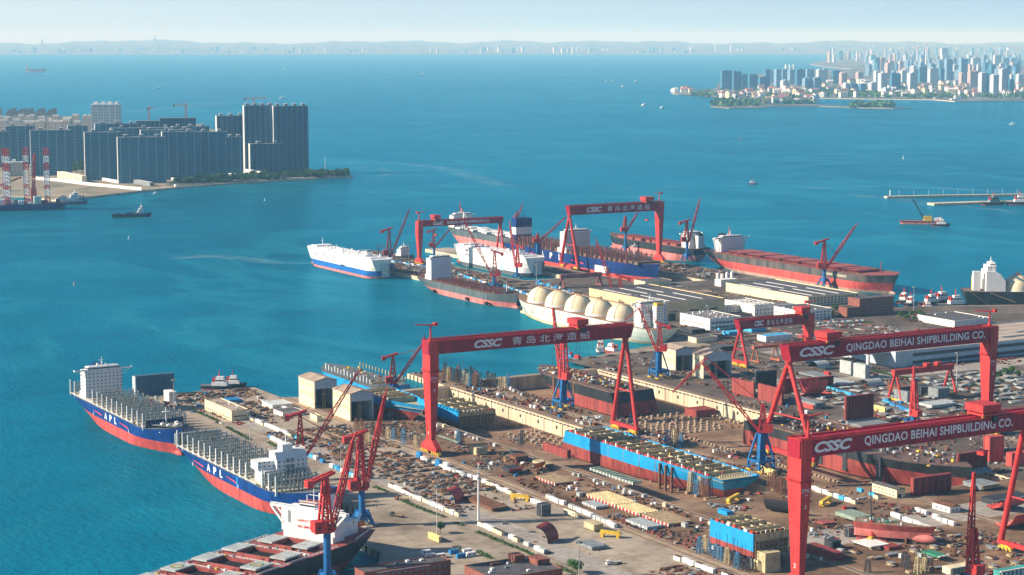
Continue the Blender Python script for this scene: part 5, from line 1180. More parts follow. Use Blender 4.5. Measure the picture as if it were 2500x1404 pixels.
bldg("hut", "white hut with brown roof at the right near the hull pieces", "hut", fit((2319, 1253), 2344, 2276, 1238), WALLW, RUST, win_w=(1.0, 1, 3, 1.6, 1.2, 2), win_s=(1.0, 1, 2, 1.4, 1.2, 2), W=WIN_D, gable='y')
bldg("hut", "small yellow flat-roofed hut alone on the open quay concrete", "hut", fit((1071, 1325), 1077, 1045, 1313), mat("wall_yellow", (0.70, 0.55, 0.22), 0.7, 0.08, 0.3), ROOF, win_w=(1.6, 1, 4, 0.8, .7, 2), W=WIN_D)
bldg("hut", "small yellow shed behind the dark ribbed hull panel", "hut", fit((2160, 1009), 2164, 2133, 997), mat("wall_yellow", (0.70, 0.55, 0.22)), ROOF, win_w=(2.0, 1, 6, .8, .8, 2), W=WIN_D)
bldg("hut", "small cream shed by the rails near the round beacon mast", "hut", fit((774, 1030), 785, 757, 1017), WALLC, ROOF, win_w=(1.0, 1, 3, 1.0, 1.0, 2), W=WIN_D)
bldg("hut", "small yellow hut beside the blue trestle crane's feet", "hut", fit((1886, 1163), 1893, 1855, 1151), mat("wall_yellow", (0.70, 0.55, 0.22)), ROOF, win_w=(1.0, 1, 5, 1.0, 1.0, 2), W=WIN_D)
# brick buildings at the lower edge
Xa, Ya = g(868, 1389, 17); Xb, Yb_ = g(1091, 1365, 17)
t = bldg("office_building", "dark brick building with flat roof, left one of the pair at the lower edge", "office", (Xa, Ya - 12, Xb - Xa, 13, 12), BRICK, ROOF, win_s=(1.5, 3, 14, 1.6, 1.5, 3.6), W=mat("window_grey", (0.16, 0.2, 0.23)), vents=3); mb = MB(); mb.box(8, Xb - Xa - 14, -.12, -.02, 11.2, 11.7, WHITE); mb.build("band", t)
Xa, Ya = g(1136, 1384, 17); Xb, Yb_ = g(1318, 1366, 17)
t = bldg("office_building", "dark brick building with rooftop boxes, right one of the pair at the lower edge", "office", (Xa, Ya - 34, Xb - Xa, 35, 12), BRICK, ROOF, vents=5)
mb = MB(); L_ = Xb - Xa; mb.box(L_ * .62, L_ * .62 + 7, 26, 34, 12.1, 16.5, BRICK); mb.build("stair_head", t); mb = MB(); mb.box(L_ - 9, L_ - .5, 14, 26, 12.1, 15.5, BRICK); mb.build("stair_head", t); mb = MB(); mb.box(L_ * .3, L_ * .45, 27, 31, 12.1, 13.5, RUST); mb.build("roof_plant", t)
# low cyan and dark roofs of the north and middle yard
k = 0
for (c, r, l, tp, wl, rf, lab) in [((1700, 792), 1738, 1690, 786, CCYAN, CBLUE, "blue container-like store before the wide workshop"), ((1780, 820), 1812, 1762, 812, CCYAN, CCYAN, "cyan roofed store left of the small lettered gantry"), ((1870, 835), 1935, 1848, 822, WALLW, CCYAN, "long cyan roofed store right of the small lettered gantry's pipe legs"),
        ((1700, 838), 1752, 1680, 826, WALLC, ROOF, "cream fronted dark-roofed store near the fly-boom crane"), ((1760, 858), 1800, 1735, 848, DARK, ROOF, "black roofed store in front of the small gantry"), ((1690, 815), 1722, 1660, 806, DARK, ROOF, "dark low store beside the tank ship's stern"), ((1835, 812), 1870, 1815, 803, CCYAN, CBLUE, "bright blue store under the small gantry's beam"), ((1965, 865), 2010, 1935, 852, WALLW, ROOFT, "pale store with tan roof before the long hall"),
        ((1480, 668), 1545, 1452, 652, WALLW, ROOF, "white shed behind the weathered travelling gantry"), ((1575, 700), 1640, 1548, 688, WALLC, ROOF, "low cream store behind the dark warehouse roof"), ((1760, 700), 1800, 1745, 684, WALLW, WALLW, "white block beneath the rusty bulk ship's stern"), ((1690, 725), 1740, 1668, 716, WALLC, RUSTL, "beige store between warehouse roofs and the bulk ship"), ((1080, 652), 1110, 1060, 645, WALLW, CCYAN, "cyan roofed hut at the narrow gantry's foot"), ((560, 985), 590, 545, 978, CBLUE, CBLUE, "blue container store behind the cream pier building"),
        ((665, 1000), 715, 640, 990, WALLW, mat("roof_pale", (0.55, 0.58, 0.58), 0.6, 0.1), "white low roofed store beside the coast rails"), ((690, 1018), 740, 668, 1008, WALLW, ROOF, "long grey-roofed parking shed beside the coast rails")]:
    bldg("store_shed", lab, "store", fit(c, r, l, tp), wl, rf, parapet=.3)
# silos near the bulk ship
for i, (px, py) in enumerate(((1752, 692), (1763, 694), (1775, 690), (1787, 688))):
    X, Y = g(px, py); mb = MB(); mb.bar((0, 0, 0), (0, 0, 13), 4.6, WHITE, n=14, smooth=True); mb.bar((0, 0, 13), (0, 0, 14), 3.6, WHITE, n=14); tag(mb.build("silo", None, (X, Y, 5.05)), nth(i) + " white silo from the left beneath the bulk ship's stern", "silo", "white silos on the north quay")

# ------------------------------------------------------------------ lamp masts
def lamp(label, px, py, top, thick=0.7, head=True, group="lamp masts"):
    X, Y = g(px, py); h = hz(top, X, Y) - 5.05; t = thing("lamp_mast", label, "lamp mast", (X, Y, 5.05), 0, group)
    mb = MB(); mb.bar((0, 0, 0), (0, 0, h), thick, mat("mast_grey", (0.62, 0.60, 0.55), 0.5, 0.1), n=8, w2=thick * .5); mb.bar((0, 0, 0), (0, 0, .8), thick * 2, CONC, n=8); mb.build("pole", t)
    if head:
        mb = MB(); mb.bar((0, 0, h - .6), (0, 0, h), 3.4, STEEL, n=10)
        for k in range(6): a = k * math.pi / 3; mb.cbox(1.7 * math.cos(a), 1.7 * math.sin(a), h - 1.3, .9, .9, .7, STEEL)
        mb.build("lamp_head", t)
for lab, px, py, top in [("tall lamp mast in front of the cream pier building", 611, 1105, 1003), ("lamp mast beside the stack of white containers on the pier", 425, 1012, 926), ("grey lamp mast beside the yellow hut", 1067, 1305, 1185), ("lamp mast with ring of lamps at the bottom, right of the brick roofs", 1414, 1408, 1321), ("lamp mast beside the two-trolley gantry on the grass verge", 2335, 945, 860), ("lamp mast left of the small lettered gantry", 1727, 800, 745), ("lamp mast right of the small lettered gantry", 1966, 845, 772), ("lamp mast at the tug basin", 2230, 768, 700), ("lamp mast by the car carrier's bow ramp", 998, 655, 595), ("lamp mast between the two far jib cranes", 1139, 674, 620), ("lamp mast before the pale spherical tank", 1310, 700, 645), ("lamp mast beside the weathered gantry", 1555, 765, 720), ("lamp mast by the parked hull blocks", 833, 1180, 1090)]:
    lamp(lab, px, py, top, 0.55 if py < 900 else .7)
X, Y = g(1168, 1270); h = hz(1128, X, Y) - 5; t = thing("beacon_mast", "thick white tapering mast rising from the row of cabins", "mast", (X, Y, 5.05)); mb = MB(); mb.bar((0, 0, 0), (0, 0, h * .8), 1.5, WHITE, n=10, w2=1.0); mb.bar((0, 0, h * .8), (0, 0, h), .7, WHITE, n=8, w2=.3); mb.build("pole", t); mb = MB(); [mb.bar((0, 0, h * k), (0, 0, h * k + .5), 2.0, STEEL, n=10) for k in (.72, .8, .88)]; mb.build("collar", t)

# ------------------------------------------------------------------ trees and hedges
def leaf_cloud(mb, c, rx, ry, rz, n, size, m=None):
    for _ in range(n):
        while True:
            p = Vector((rnd.uniform(-1, 1), rnd.uniform(-1, 1), rnd.uniform(-1, 1)))
            if 0.25 < p.length < 1: break
        p = Vector((c[0] + p.x * rx, c[1] + p.y * ry, c[2] + p.z * rz)); a = Vector((rnd.gauss(0, 1), rnd.gauss(0, 1), rnd.gauss(0, .6))).normalized(); b_ = a.cross(Vector((rnd.gauss(0, 1), rnd.gauss(0, 1), 1))).normalized(); s_ = size * rnd.uniform(.6, 1.3)
        mb.add([p + a * s_, p + b_ * s_, p - a * s_ * .8, p - b_ * s_ * .9], [(0, 1, 2, 3)], m or LEAF)
def make_tree(r, h):
    t = bpy.data.objects.new("tree", None); COL.objects.link(t)
    mb = MB(); mb.bar((0, 0, 0), (0, 0, h * .55), .5, BARK, n=6, w2=.3)
    for k in range(4): a = k * 1.6; mb.bar((0, 0, h * .4), (math.cos(a) * r * .5, math.sin(a) * r * .5, h * .7), .25, BARK, n=5, w2=.1)
    mb.build("trunk", t)
    mb = MB()
    for k in range(6): a = k * 1.05; q = r * rnd.uniform(.3, .55); leaf_cloud(mb, (math.cos(a) * q, math.sin(a) * q, h * rnd.uniform(.55, .8)), r * .55, r * .55, h * .22, 70, .55)
    leaf_cloud(mb, (0, 0, h * .82), r * .5, r * .5, h * .2, 70, .55); mb.build("crown", t); return t
TREES = [make_tree(3.6, 8), make_tree(3.0, 6.5), make_tree(4.4, 9)]
used_tree = set()
def put_tree(X, Y, z, label, group, i, s_=1.0):
    k = i % 3; src = TREES[k]
    if k not in used_tree: used_tree.add(k); r = src; r.location = (X, Y, z); r.rotation_euler = (0, 0, i * 1.7)
    else: r = dup(src, (X, Y, z), i * 1.7, label, group)
    r.scale = (s_, s_, s_); tag(r, label, "tree", group); return r
n = 0
for reg, where in (([(2030, 772), (2050, 778), (2040, 765), (2060, 770), (2022, 776)], "between the white office and the brick offices"), ([(2200, 782), (2215, 786), (2232, 784), (2250, 783), (2268, 785), (2285, 788), (2225, 777), (2245, 776), (2270, 778)], "on the verge beside the long tan hall"), ([(1398, 1398), (1410, 1402)], "beside the ring lamp mast at the bottom"), ([(2440, 925), (2455, 922), (2470, 918), (2485, 921), (2430, 931)], "in the right green strip by the numbered leg"), ([(1960, 850), (1948, 852), (1975, 847)], "beside the lamp mast before the tan hall"), ([(1075, 1302), (735, 1090)], "on the left quay hedge line")):
    for i, (px, py) in enumerate(reg): X, Y = g(px, py); put_tree(X, Y, 5.05, "%s green tree from the left %s" % (nth(i), where), "trees " + where, n, rnd.uniform(.9, 1.3)); n += 1
def hedge(label, pts, wd=3.0, h=1.1):
    t = MB(); P = [Vector((*g(*p), 5.05)) for p in pts]
    for p, q in zip(P, P[1:]):
        L_ = (q - p).length; m_ = int(L_ * wd * 1.6)
        for _ in range(m_):
            c = p.lerp(q, rnd.random()); leaf_cloud(t, (c.x + rnd.uniform(-wd / 2, wd / 2), c.y + rnd.uniform(-wd / 2, wd / 2), c.z + rnd.uniform(.1, h)), .6, .6, .4, 3, .45)
    tag(t.build("hedge"), label, "hedge", "clipped hedges along the quay roads")
for i, (lab, pts) in enumerate([("green hedge before the cream pier building", [(465, 1000), (490, 1010), (532, 1028)]), ("green hedge between the pier lamp mast and the rusty piles", [(552, 1043), (580, 1058), (612, 1075)]), ("short hedge beside the red column crane tower", [(655, 1080), (672, 1090)]), ("green hedge at the boom crane's right by the cabins", [(915, 1190), (948, 1203)]), ("long green hedge ending at the lamp mast with yellow hut", [(970, 1218), (1010, 1235), (1045, 1250), (1084, 1263)]), ("short green hedge left of the white trailer", [(1110, 1277), (1130, 1284)]), ("long green hedge left of the bottom row of cabins", [(1165, 1300), (1210, 1318), (1260, 1338), (1305, 1357)]), ("green hedge above the brick roofs", [(1165, 1346), (1200, 1366)]), ("green hedge beside the ring lamp mast", [(1358, 1383), (1385, 1395), (1400, 1402)]), ("hedge of the right green strip under the two-trolley gantry", [(2300, 948), (2340, 945), (2400, 938), (2460, 930)]), ("hedge along the road before the assembly hall", [(2130, 905), (2180, 918), (2230, 925)]), ("hedge before the parking beside the brick wing", [(2060, 790), (2100, 788), (2130, 786)])]): hedge(lab, pts, 3.4 if i < 9 else 5)
# ------------------------------------------------------------------ hulls and hull blocks under construction
FRAMEM = mat("frame_cream", (0.52, 0.43, 0.25), 0.7, 0.2, 0.3)
def cells(mb, x0, x1, hw, z, dep, nx, ny, m, mdark):
    """open cargo bays seen from above: bulkheads rising to the deck"""
    for i in range(nx + 1):
        x = x0 + (x1 - x0) * i / nx; mb.box(x - .4, x + .4, -hw, hw, z - dep, z + rnd.uniform(.8, 2.2), m)
        for j in range(9): y = -hw + 2 * hw * (j + .5) / 9; mb.box(x - .75, x + .75, y - .25, y + .25, z - dep, z + 1.2, m)
    for j in range(ny + 1): y = -hw + 2 * hw * j / ny; mb.box(x0, x1, y - .3, y + .3, z - dep, z + .2, m)
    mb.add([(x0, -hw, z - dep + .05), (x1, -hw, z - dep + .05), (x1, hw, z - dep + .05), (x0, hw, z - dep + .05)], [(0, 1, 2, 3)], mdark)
def litter(t, name, x0, x1, y0, y1, z, n, mats, smax=2.6):
    mb = MB()
    for _ in range(n): mb.cbox(rnd.uniform(x0, x1), rnd.uniform(y0, y1), z, rnd.uniform(.6, smax), rnd.uniform(.6, smax), rnd.uniform(.5, 2.2), rnd.choice(mats), rnd.choice([0, 0, .3]))
    return struct(mb.build(name, t), "stuff")
MIX = [WHITE, STEEL, RUST, PRIMER, DECKB, RUST, DARK, STEEL, HATCH, YEL]
# sky-blue hull in the near dock
t = thing("ship_hull", "sky blue and dark red ship hull open to the sky in the near dock", "ship hull", (860, 1156, -6.0), UP, "ships under construction in the docks")
hull_mb(350, 37, 19.5, [(9.4, PRIMER), (19.5, SKYB)], zk=0, rake=0, stern_over=20, stern_fine=0.30, bow_fine=.1, sheer_bow=0, deck=CREAM, stern_w=.93, cut_bow=0.615, deck_drop=2.2).build("hull", t)
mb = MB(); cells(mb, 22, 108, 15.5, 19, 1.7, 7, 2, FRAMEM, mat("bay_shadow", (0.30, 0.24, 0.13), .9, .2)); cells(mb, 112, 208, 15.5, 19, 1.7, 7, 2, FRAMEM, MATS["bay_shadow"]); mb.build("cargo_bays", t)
mb = MB()
for i in range(39):
    x = 16 + i * 5; mb.box(x, x + 3.2, 17.4, 18.2, 19.4, 21.0, PRIMER if i % 2 else CRED)
    if i % 3 == 0: mb.box(x + 3.2, x + 4.4, 17.6, 18.1, 19.4, 22.2, WHITE)
for i in range(22): y = -16 + i * 1.5; mb.box(4, 4.6, y, y + .7, 19.4, 22.4, FRAMEM)
mb.build("bulwark", t)
mb = MB()
for x in (40, 62, 84, 106, 128, 150, 170): mb.box(x, x + .5, 18.48, 18.56, 3.5, 19, RUSTL)
mb.build("weld_seam", t)
litter(t, "deck_gear", 8, 205, -16, 16, 19.3, 34, MIX)
mb = MB()
for x in (60, 68, 76): mb.box(x, x + 1.6, 18.6, 20.2, -1.5, 18, RUST)
for x in range(15, 180, 12): mb.box(x, x + 3, -12, 12, -1.7, 0, mat("keel_block", (0.30, 0.22, 0.15), .9, .2))
mb.build("staging", t)
# dark hull in the far dock
t = thing("ship_hull", "black and dark red hull with raked bow and cut-off stern in the second dock", "ship hull", (988, 1494 - 88, -6.0), UP, "ships under construction in the docks")
hull_mb(250, 46, 20.5, [(11.0, PRIMER), (20.5, HBLACK)], zk=0, rake=26, stern_over=0, bow_fine=.22, stern_fine=.001, sheer_bow=1.5, deck=DECKB, stern_w=1.0, cut_stern=0.352, bulb=False, bow_full=2.0).build("hull", t)
mb = MB()
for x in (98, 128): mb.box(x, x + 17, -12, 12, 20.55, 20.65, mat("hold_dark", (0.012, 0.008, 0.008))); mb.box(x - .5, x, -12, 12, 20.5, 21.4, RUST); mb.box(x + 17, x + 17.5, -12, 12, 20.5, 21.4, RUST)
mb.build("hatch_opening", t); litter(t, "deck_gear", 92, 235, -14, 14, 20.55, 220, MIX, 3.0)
mb = MB(); mb.bar((90, 22.6, 20.6), (205, 22.6, 20.6), .5, RUSTL); 
for x in (150, 172, 186): mb.box(x, x + 2.5, 23.0, 23.4, 5, 20.4, RUST)
for k in range(14): mb.box(87.6, 87.98, -22 + k * 3.3, -21.5 + k * 3.3, 1, 20, DARK)
mb.build("staging", t)
# second hull in the far dock
t = thing("ship_hull", "rusty red hull with two open hatches behind the nearest gantry's beam", "ship hull", (1022, 1352, -6.0), DN, "ships under construction in the docks")
hull_mb(262, 60, 20, [(12.5, PRIMER), (20, HBLACK)], zk=0, rake=16, stern_over=0, bow_fine=.34, stern_fine=.001, stern_w=1.0, cut_stern=0.08, sheer_bow=2, deck=DECKB, bulb=False, bow_full=2.0).build("hull", t)
mb = MB()
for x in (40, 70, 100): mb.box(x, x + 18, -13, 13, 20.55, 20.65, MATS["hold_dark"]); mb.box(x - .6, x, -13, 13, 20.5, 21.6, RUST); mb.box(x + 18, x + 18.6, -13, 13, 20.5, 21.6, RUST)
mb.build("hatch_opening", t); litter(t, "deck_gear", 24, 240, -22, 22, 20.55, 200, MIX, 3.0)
mb = MB()
for x in (120, 150, 190): mb.box(x, x + 5, -30.6, -30.1 if x < 160 else -28, 2, 20, DARK)
for y in (-29.4, 29.4): mb.bar((24, y, 20.6), (150, y, 20.6), .5, RUSTL)
mb.build("staging", t)
# light-blue hull at the dock mouth, cut blocks in the near dock
t = thing("ship_hull", "pale blue part hull with row of white posts at the mouth of the near dock", "ship hull", (826, 1640, -3), UP, "hull blocks in the docks")
hull_mb(160, 40, 11, [(1.5, PRIMER), (14, SKYB)], zk=-3, rake=10, stern_over=0, bow_fine=.3, stern_fine=.001, stern_w=1, cut_stern=.1, sheer_bow=2, deck=DECKG, bulb=False).build("hull", t)
mb = MB()
for i in range(15): mb.box(22 + i * 7, 23 + i * 7, 18, 19, 14, 18 + (i % 3), WHITE); mb.box(22 + i * 7, 23 + i * 7, -19, -18, 14, 18, CREAM)
mb.box(20, 21, -18, 18, 14, 16, CREAM); mb.build("post", t); litter(t, "deck_gear", 20, 120, -15, 15, 14, 40, MIX)
t = thing("ship_hull", "sky blue hull piece tapering right, cream inside, behind the twin boom crane", "ship hull", (774, 1672, 4.5), DN, "hull blocks in the docks")
hull_mb(185, 34, 17, [(9.5, PRIMER), (17, SKYB)], zk=0, rake=26, stern_over=0, bow_fine=.36, stern_fine=.001, stern_w=1, cut_stern=.5, sheer_bow=0, deck=CREAM, bulb=False, deck_drop=4, bow_full=1.7).build("hull", t)
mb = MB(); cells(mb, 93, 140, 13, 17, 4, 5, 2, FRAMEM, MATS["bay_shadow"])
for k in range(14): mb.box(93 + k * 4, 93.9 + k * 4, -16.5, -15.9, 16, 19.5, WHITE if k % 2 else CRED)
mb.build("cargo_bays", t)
mb = MB()
for k in range(9):
    for s_ in (-1, 0, 1): mb.cbox(95 + k * 6.5, -4 + s_ * 8, .6, 1.6, 1.6, 5, rnd.choice([RUST, STEEL, DARK]))
mb.build("prop", t)
def mega_block(label, dims, z, sidebands, seam=True, group="hull blocks in the docks", base=5.0, cutm=None):
    X0, Y0, lx, ly, h = dims; t = thing("hull_block", label, "hull block", (X0, Y0, z), 0, group); cm = cutm or FRAMEM
    mb = MB(); zz = base
    mb.box(1.0, lx - 1, 3.0, ly, base, base + .8, cm); mb.box(lx - 1, lx, 0, ly, base, h, cm)
    nb = 6
    for i in range(nb + 1): mb.box(1, lx - 1, max(3, ly * i / nb - .3), ly * i / nb + .3 if i else 3.6, base, h + (1.5 if i % 2 else .4), cm)
    for i in range(1, 4): mb.box(lx * i / 4 - .3, lx * i / 4 + .3, 3.6, ly, base, h, cm)
    mb.build("inner_structure", t)
    mb = MB(); z0 = base
    for zt_, m_ in sidebands: mb.box(0, 1.0, 0, ly, z0, zt_, m_); z0 = zt_
    for k in range(int(ly / 6)): mb.box(0, 1, k * 6 + 1, k * 6 + 4, h, h + 1.6, [CRED, WHITE, PRIMER][k % 3])
    mb.build("shell_plate", t)
    mb = MB(); n = max(4, int(lx / 3.6))                                   # web frames of the cut face
    for i in range(n + 1): x = 1 + (lx - 2) * i / n; mb.box(x - .25, x + .25, 0, 3, base, h * .78 if 0 < i < n else h, cm)
    for k in range(5): zz = base + (h - base) * k / 4.0; mb.box(1, lx - 1, 0, 3, zz - .3, zz, cm)
    mb.box(1, lx - 1, -.1, 3, h * .78, h, cm)
    for i in range(n): mb.box(1.8 + (lx - 2) * i / n, 2.4 + (lx - 2) * i / n, -.5, 0, h, h + 1.5, rnd.choice([WHITE, cm, CRED]))
    mb.build("web_frames", t)
    mb = MB()
    for i in range(n + 1): x = .6 + (lx - 1.2) * i / n; mb.bar((x, -1.6, 0), (x, -1.6, h * .8), .28, RUSTL)
    for k in range(8): mb.bar((.4, -1.6, h * .1 * (k + 1)), (lx - .4, -1.6, h * .1 * (k + 1)), .24, RUSTL)
    mb.build("scaffold", t)
    mb = MB()
    for i in range(5):
        for j in range(4): mb.cbox(lx * (i + .5) / 5, ly * (j + .4) / 4, 0, 1.8, 1.8, base, rnd.choice([RUST, STEEL, DARK]))
    mb.build("prop", t); return t
mega_block("cream hull block with sky blue side and lit web frames in the near dock", fit((1119, 1055), 1210, 1032, 1008, -7.6), -7.6, [(8, PRIMER), (19, SKYB)], base=4.5)
d = fit((1838, 1392), 1925, 1732, 1300, 5.2)
mega_block("cream hull block with two sky blue slabs beside the nearest gantry's box leg", (d[0], d[1], d[2], d[3], 22.5), 5.2, [(11.5, PRIMER), (22.5, SKYB)], group="hull blocks on the yard", base=7.5)
# ------------------------------------------------------------------ generic yard things
def one(name, label, cat, mb, loc, rz=0, group=None): return tag(mb.build(name, None, loc, rz), label, cat, group)
MESHES = {}
def shared(key, make):
    if key not in MESHES: mb = MB(); make(mb); MESHES[key] = mb.mesh(key)
    return MESHES[key]
def put(name, key, make, label, cat, loc, rz, group):
    o = bpy.data.objects.new(name, shared(key, make)); COL.objects.link(o); o.location = loc; o.rotation_euler = (0, 0, rz); return tag(o, label, cat, group)
def mk_cont(m, L_=6.1, w_=2.5, h=2.7, win=False, roof=None):
    def f(mb):
        mb.box(-w_ / 2, w_ / 2, -L_ / 2, L_ / 2, 0, h, m)
        if roof: mb.box(-w_ / 2 - .1, w_ / 2 + .1, -L_ / 2 - .1, L_ / 2 + .1, h + .01, h + .15, roof)
        for k in range(1, 6): mb.box(-w_ / 2 - .05, -w_ / 2, -L_ / 2 + L_ * k / 6 - .08, -L_ / 2 + L_ * k / 6 + .08, .2, h - .2, m)
        if win:
            for k in (-.3, .25): mb.box(-w_ / 2 - .08, -w_ / 2 - .01, L_ * k - .5, L_ * k + .5, 1.1, 2.0, WIN_D)
            mb.box(-.5, .5, -L_ / 2 - .06, -L_ / 2 - .01, .1, 2.1, CBLUE)
    return f
CONT = {"white": (mk_cont(WHITE, win=True), WHITE), "grey": (mk_cont(HATCH), HATCH), "blue": (mk_cont(CBLUE), CBLUE), "cyan": (mk_cont(CCYAN), CCYAN), "cream": (mk_cont(WALLC, win=True, roof=ROOF), WALLC), "brown": (mk_cont(WALLW, win=True, roof=RUST), WALLW), "red": (mk_cont(CRED), CRED)}
def row(pts, step, cols, where, group, name="site_container", cat="container", jit=.8, rz=0.0, skip=.1, key="", z=5.06, two=0.0):
    """a row of cabins or containers along a pixel line, counted from its first end"""
    P = [Vector((*g(*p), z)) for p in pts]; i = 0
    for p, q in zip(P, P[1:]):
        n = int((q - p).length / step); a = math.atan2(q.y - p.y, q.x - p.x) - R(90)
        for k in range(n):
            if rnd.random() < skip: continue
            c = p.lerp(q, (k + .5) / n); col = rnd.choice(cols)
            put(name, "container_" + col, CONT[col][0], "%s container, %s from the sea in %s" % (col, nth(i), where), cat, (c.x + rnd.uniform(-jit, jit), c.y, z), a + rz + rnd.uniform(-.03, .03), group); i += 1
            if rnd.random() < two: put(name, "container_" + col, CONT[col][0], "%s container stacked over the %s one in %s" % (col, nth(i - 1), where), cat, (c.x, c.y, z + 2.75), a + rz, group)
row([(655, 1068), (870, 1168)], 6.6, ["white", "white", "blue", "cyan", "white"], "the upper cabin row behind the red column crane", "cabins in rows along the quay road", skip=.05)
row([(950, 1188), (1122, 1262)], 6.6, ["white", "white", "brown", "cream", "grey"], "the cabin row beside the long hedge", "cabins in rows along the quay road", skip=.03)
row([(1168, 1282), (1335, 1352)], 6.6, ["white", "white", "brown", "grey", "cream"], "the cabin row ending by the bottom curved plates", "cabins in rows along the quay road", skip=.03)
row([(600, 1020), (740, 1078)], 7.0, ["white", "cream", "cyan", "white"], "the row nearest the coast sheds", "cabins in rows along the quay road", skip=.2)
row([(1020, 1118), (1135, 1165)], 6.4, ["white", "white", "grey", "blue"], "the row below box leg 4", "cabins beside the crane rails", skip=.1, two=.15)
row([(1145, 1165), (1335, 1240)], 6.6, ["white", "grey", "brown", "white", "cream"], "the row along the crane rail bed", "cabins beside the crane rails", skip=.25)
row([(1335, 1215), (1530, 1300)], 6.6, ["white", "grey", "white"], "the row between the slatted panels and the rails", "cabins beside the crane rails", skip=.2)
row([(1650, 1365), (1780, 1412)], 6.6, ["white", "white", "brown"], "the row at the bottom beside rusty steel rows", "cabins beside the crane rails", skip=.1)
row([(1970, 1190), (2090, 1232)], 6.6, ["white", "cyan", "cream", "white"], "the row right of the box leg numbered 3", "cabins on the right yard", skip=.05)
row([(2095, 1198), (2150, 1220)], 6.6, ["cyan", "cream", "white"], "the short row before the low cream building", "cabins on the right yard", skip=.05)
row([(2225, 1242), (2330, 1285)], 6.6, ["white", "white", "grey"], "the row below the white brown-roofed hut", "cabins on the right yard", skip=.1)
row([(2170, 1255), (2270, 1295)], 5.0, ["white", "grey", "white"], "the lower row near the telescopic mobile crane", "cabins on the right yard", skip=.2)
row([(2155, 982), (2225, 1008)], 6.4, ["cyan", "blue", "cyan"], "the blue row by the dark red trestle crane", "blue containers of the middle yard", skip=.05)
row([(2020, 950), (2098, 972)], 6.4, ["cyan", "blue", "cyan"], "the blue row among the grey ship blocks", "blue containers of the middle yard", skip=.05)
row([(1120, 672), (1215, 702)], 6.6, ["blue", "cyan", "white"], "the row behind the grey ship", "containers on the far quay", skip=.1)
row([(1230, 700), (1345, 742)], 6.6, ["cyan", "blue", "white"], "the cyan row beside the tank ship's bow", "containers on the far quay", skip=.1)
row([(955, 640), (1050, 655)], 6.6, ["cyan", "blue", "white"], "the row by the far jib crane's foot", "containers on the far quay", skip=.1)
row([(1310, 692), (1400, 720)], 6.6, ["blue", "cyan", "white", "grey"], "the row under the weathered gantry", "containers on the far quay", skip=.1, two=.2)
row([(1700, 790), (1760, 808)], 6.6, ["cyan", "blue"], "the cyan row left of the small gantry", "blue containers of the middle yard", skip=.1)
row([(1960, 825), (2030, 812)], 6.6, ["cyan", "blue"], "the cyan row before the assembly hall", "blue containers of the middle yard", skip=.1, rz=R(0))
row([(640, 982), (700, 1002)], 6.6, ["white", "grey"], "the row beside the white coast stores", "cabins in rows along the quay road", skip=.1)
row([(345, 982), (362, 992)], 6.2, ["red"], "the red group on the left pier", "containers on the left pier", skip=0)
row([(370, 990), (428, 998)], 6.2, ["red"], "the red row behind the blue ship", "containers on the left pier", skip=0, two=.4)
row([(335, 972), (350, 977)], 6.2, ["blue"], "the blue pair behind the blue ship", "containers on the left pier", skip=0)
# bottom cabins
for i, (px, py, col) in enumerate([(1050, 1362, "white"), (1075, 1362, "white"), (1040, 1353, "white"), (1108, 1352, "blue"), (1125, 1362, "blue"), (1150, 1358, "white"), (1140, 1350, "white"), (1115, 1345, "cream")]):
    X, Y = g(px, py); put("site_container", "container_" + col, CONT[col][0], "%s container, %s from the left of the group above the brick roofs" % (col, nth(i)), "container", (X, Y, 5.06), R(90), "cabins above the brick roofs")
# small boxes, switch cabinets and gas crates beside the rails
def mk_box(m, a, b_, c): return lambda mb: (mb.box(-a / 2, a / 2, -b_ / 2, b_ / 2, 0, c, m), mb.box(-a / 2 - .05, a / 2 + .05, -b_ / 2 - .05, b_ / 2 + .05, c + .01, c + .12, m))
BOX = {"white": (WHITE, 1.6, 1.8, 1.8), "pale grey": (HATCH, 1.8, 2.6, 1.9), "rusty": (RUST, 2.0, 2.4, 1.3), "blue": (CBLUE, 1.6, 2.0, 1.7), "yellow": (YEL, 1.5, 1.8, 1.5), "dark": (DARK, 1.8, 2.2, 1.4), "red": (PRIMER, 2.2, 2.6, 1.2), "cream": (WALLC, 2.0, 2.2, 1.9)}
def boxes(n, area, cols, where, group, z=5.06, name="equipment_box", cat="equipment box", stuff=None):
    x0, x1, y0, y1 = area; pts = sorted(((rnd.uniform(x0, x1), rnd.uniform(y0, y1)) for _ in range(n)), key=lambda p: -p[1])
    mass = MB()
    for i, (X, Y) in enumerate(pts):
        c = rnd.choice(cols); m_, a, b_, h = BOX[c]
        if stuff: k = rnd.uniform(.7, 1.5); mass.cbox(X, Y, z, a * k, b_ * k, h * k, m_, rnd.choice([0, .2, 1.57])); continue
        o = put(name, "box_" + c.replace(" ", "_"), mk_box(m_, a, b_, h), "%s box, %s from the sea %s" % (c, nth(i), where), cat, (X, Y, z), rnd.choice([0, 0, .2, 1.57]), group)
        s_ = rnd.uniform(.7, 1.5); o.scale = (s_, s_ * rnd.uniform(.8, 1.4), rnd.uniform(.7, 1.4))
    if stuff: o = struct(mass.build(stuff), "stuff"); o["label"] = "scattered small boxes " + where
MAIN = ["white", "pale grey", "rusty", "rusty", "blue", "dark", "rusty", "red", "rusty"]
boxes(60, (890, 902, 1190, 1640), MAIN + ["white"] * 2, "of the strip along the pier between the docks", "boxes on the pier between the docks")
boxes(36, (912, 926, 1180, 1640), MAIN, "of the pier edge beside the dark hull", "boxes on the pier between the docks")
boxes(42, (1066, 1100, 1110, 1650), MAIN, "of the strip above the second dock's pale wall", "boxes above the second dock")
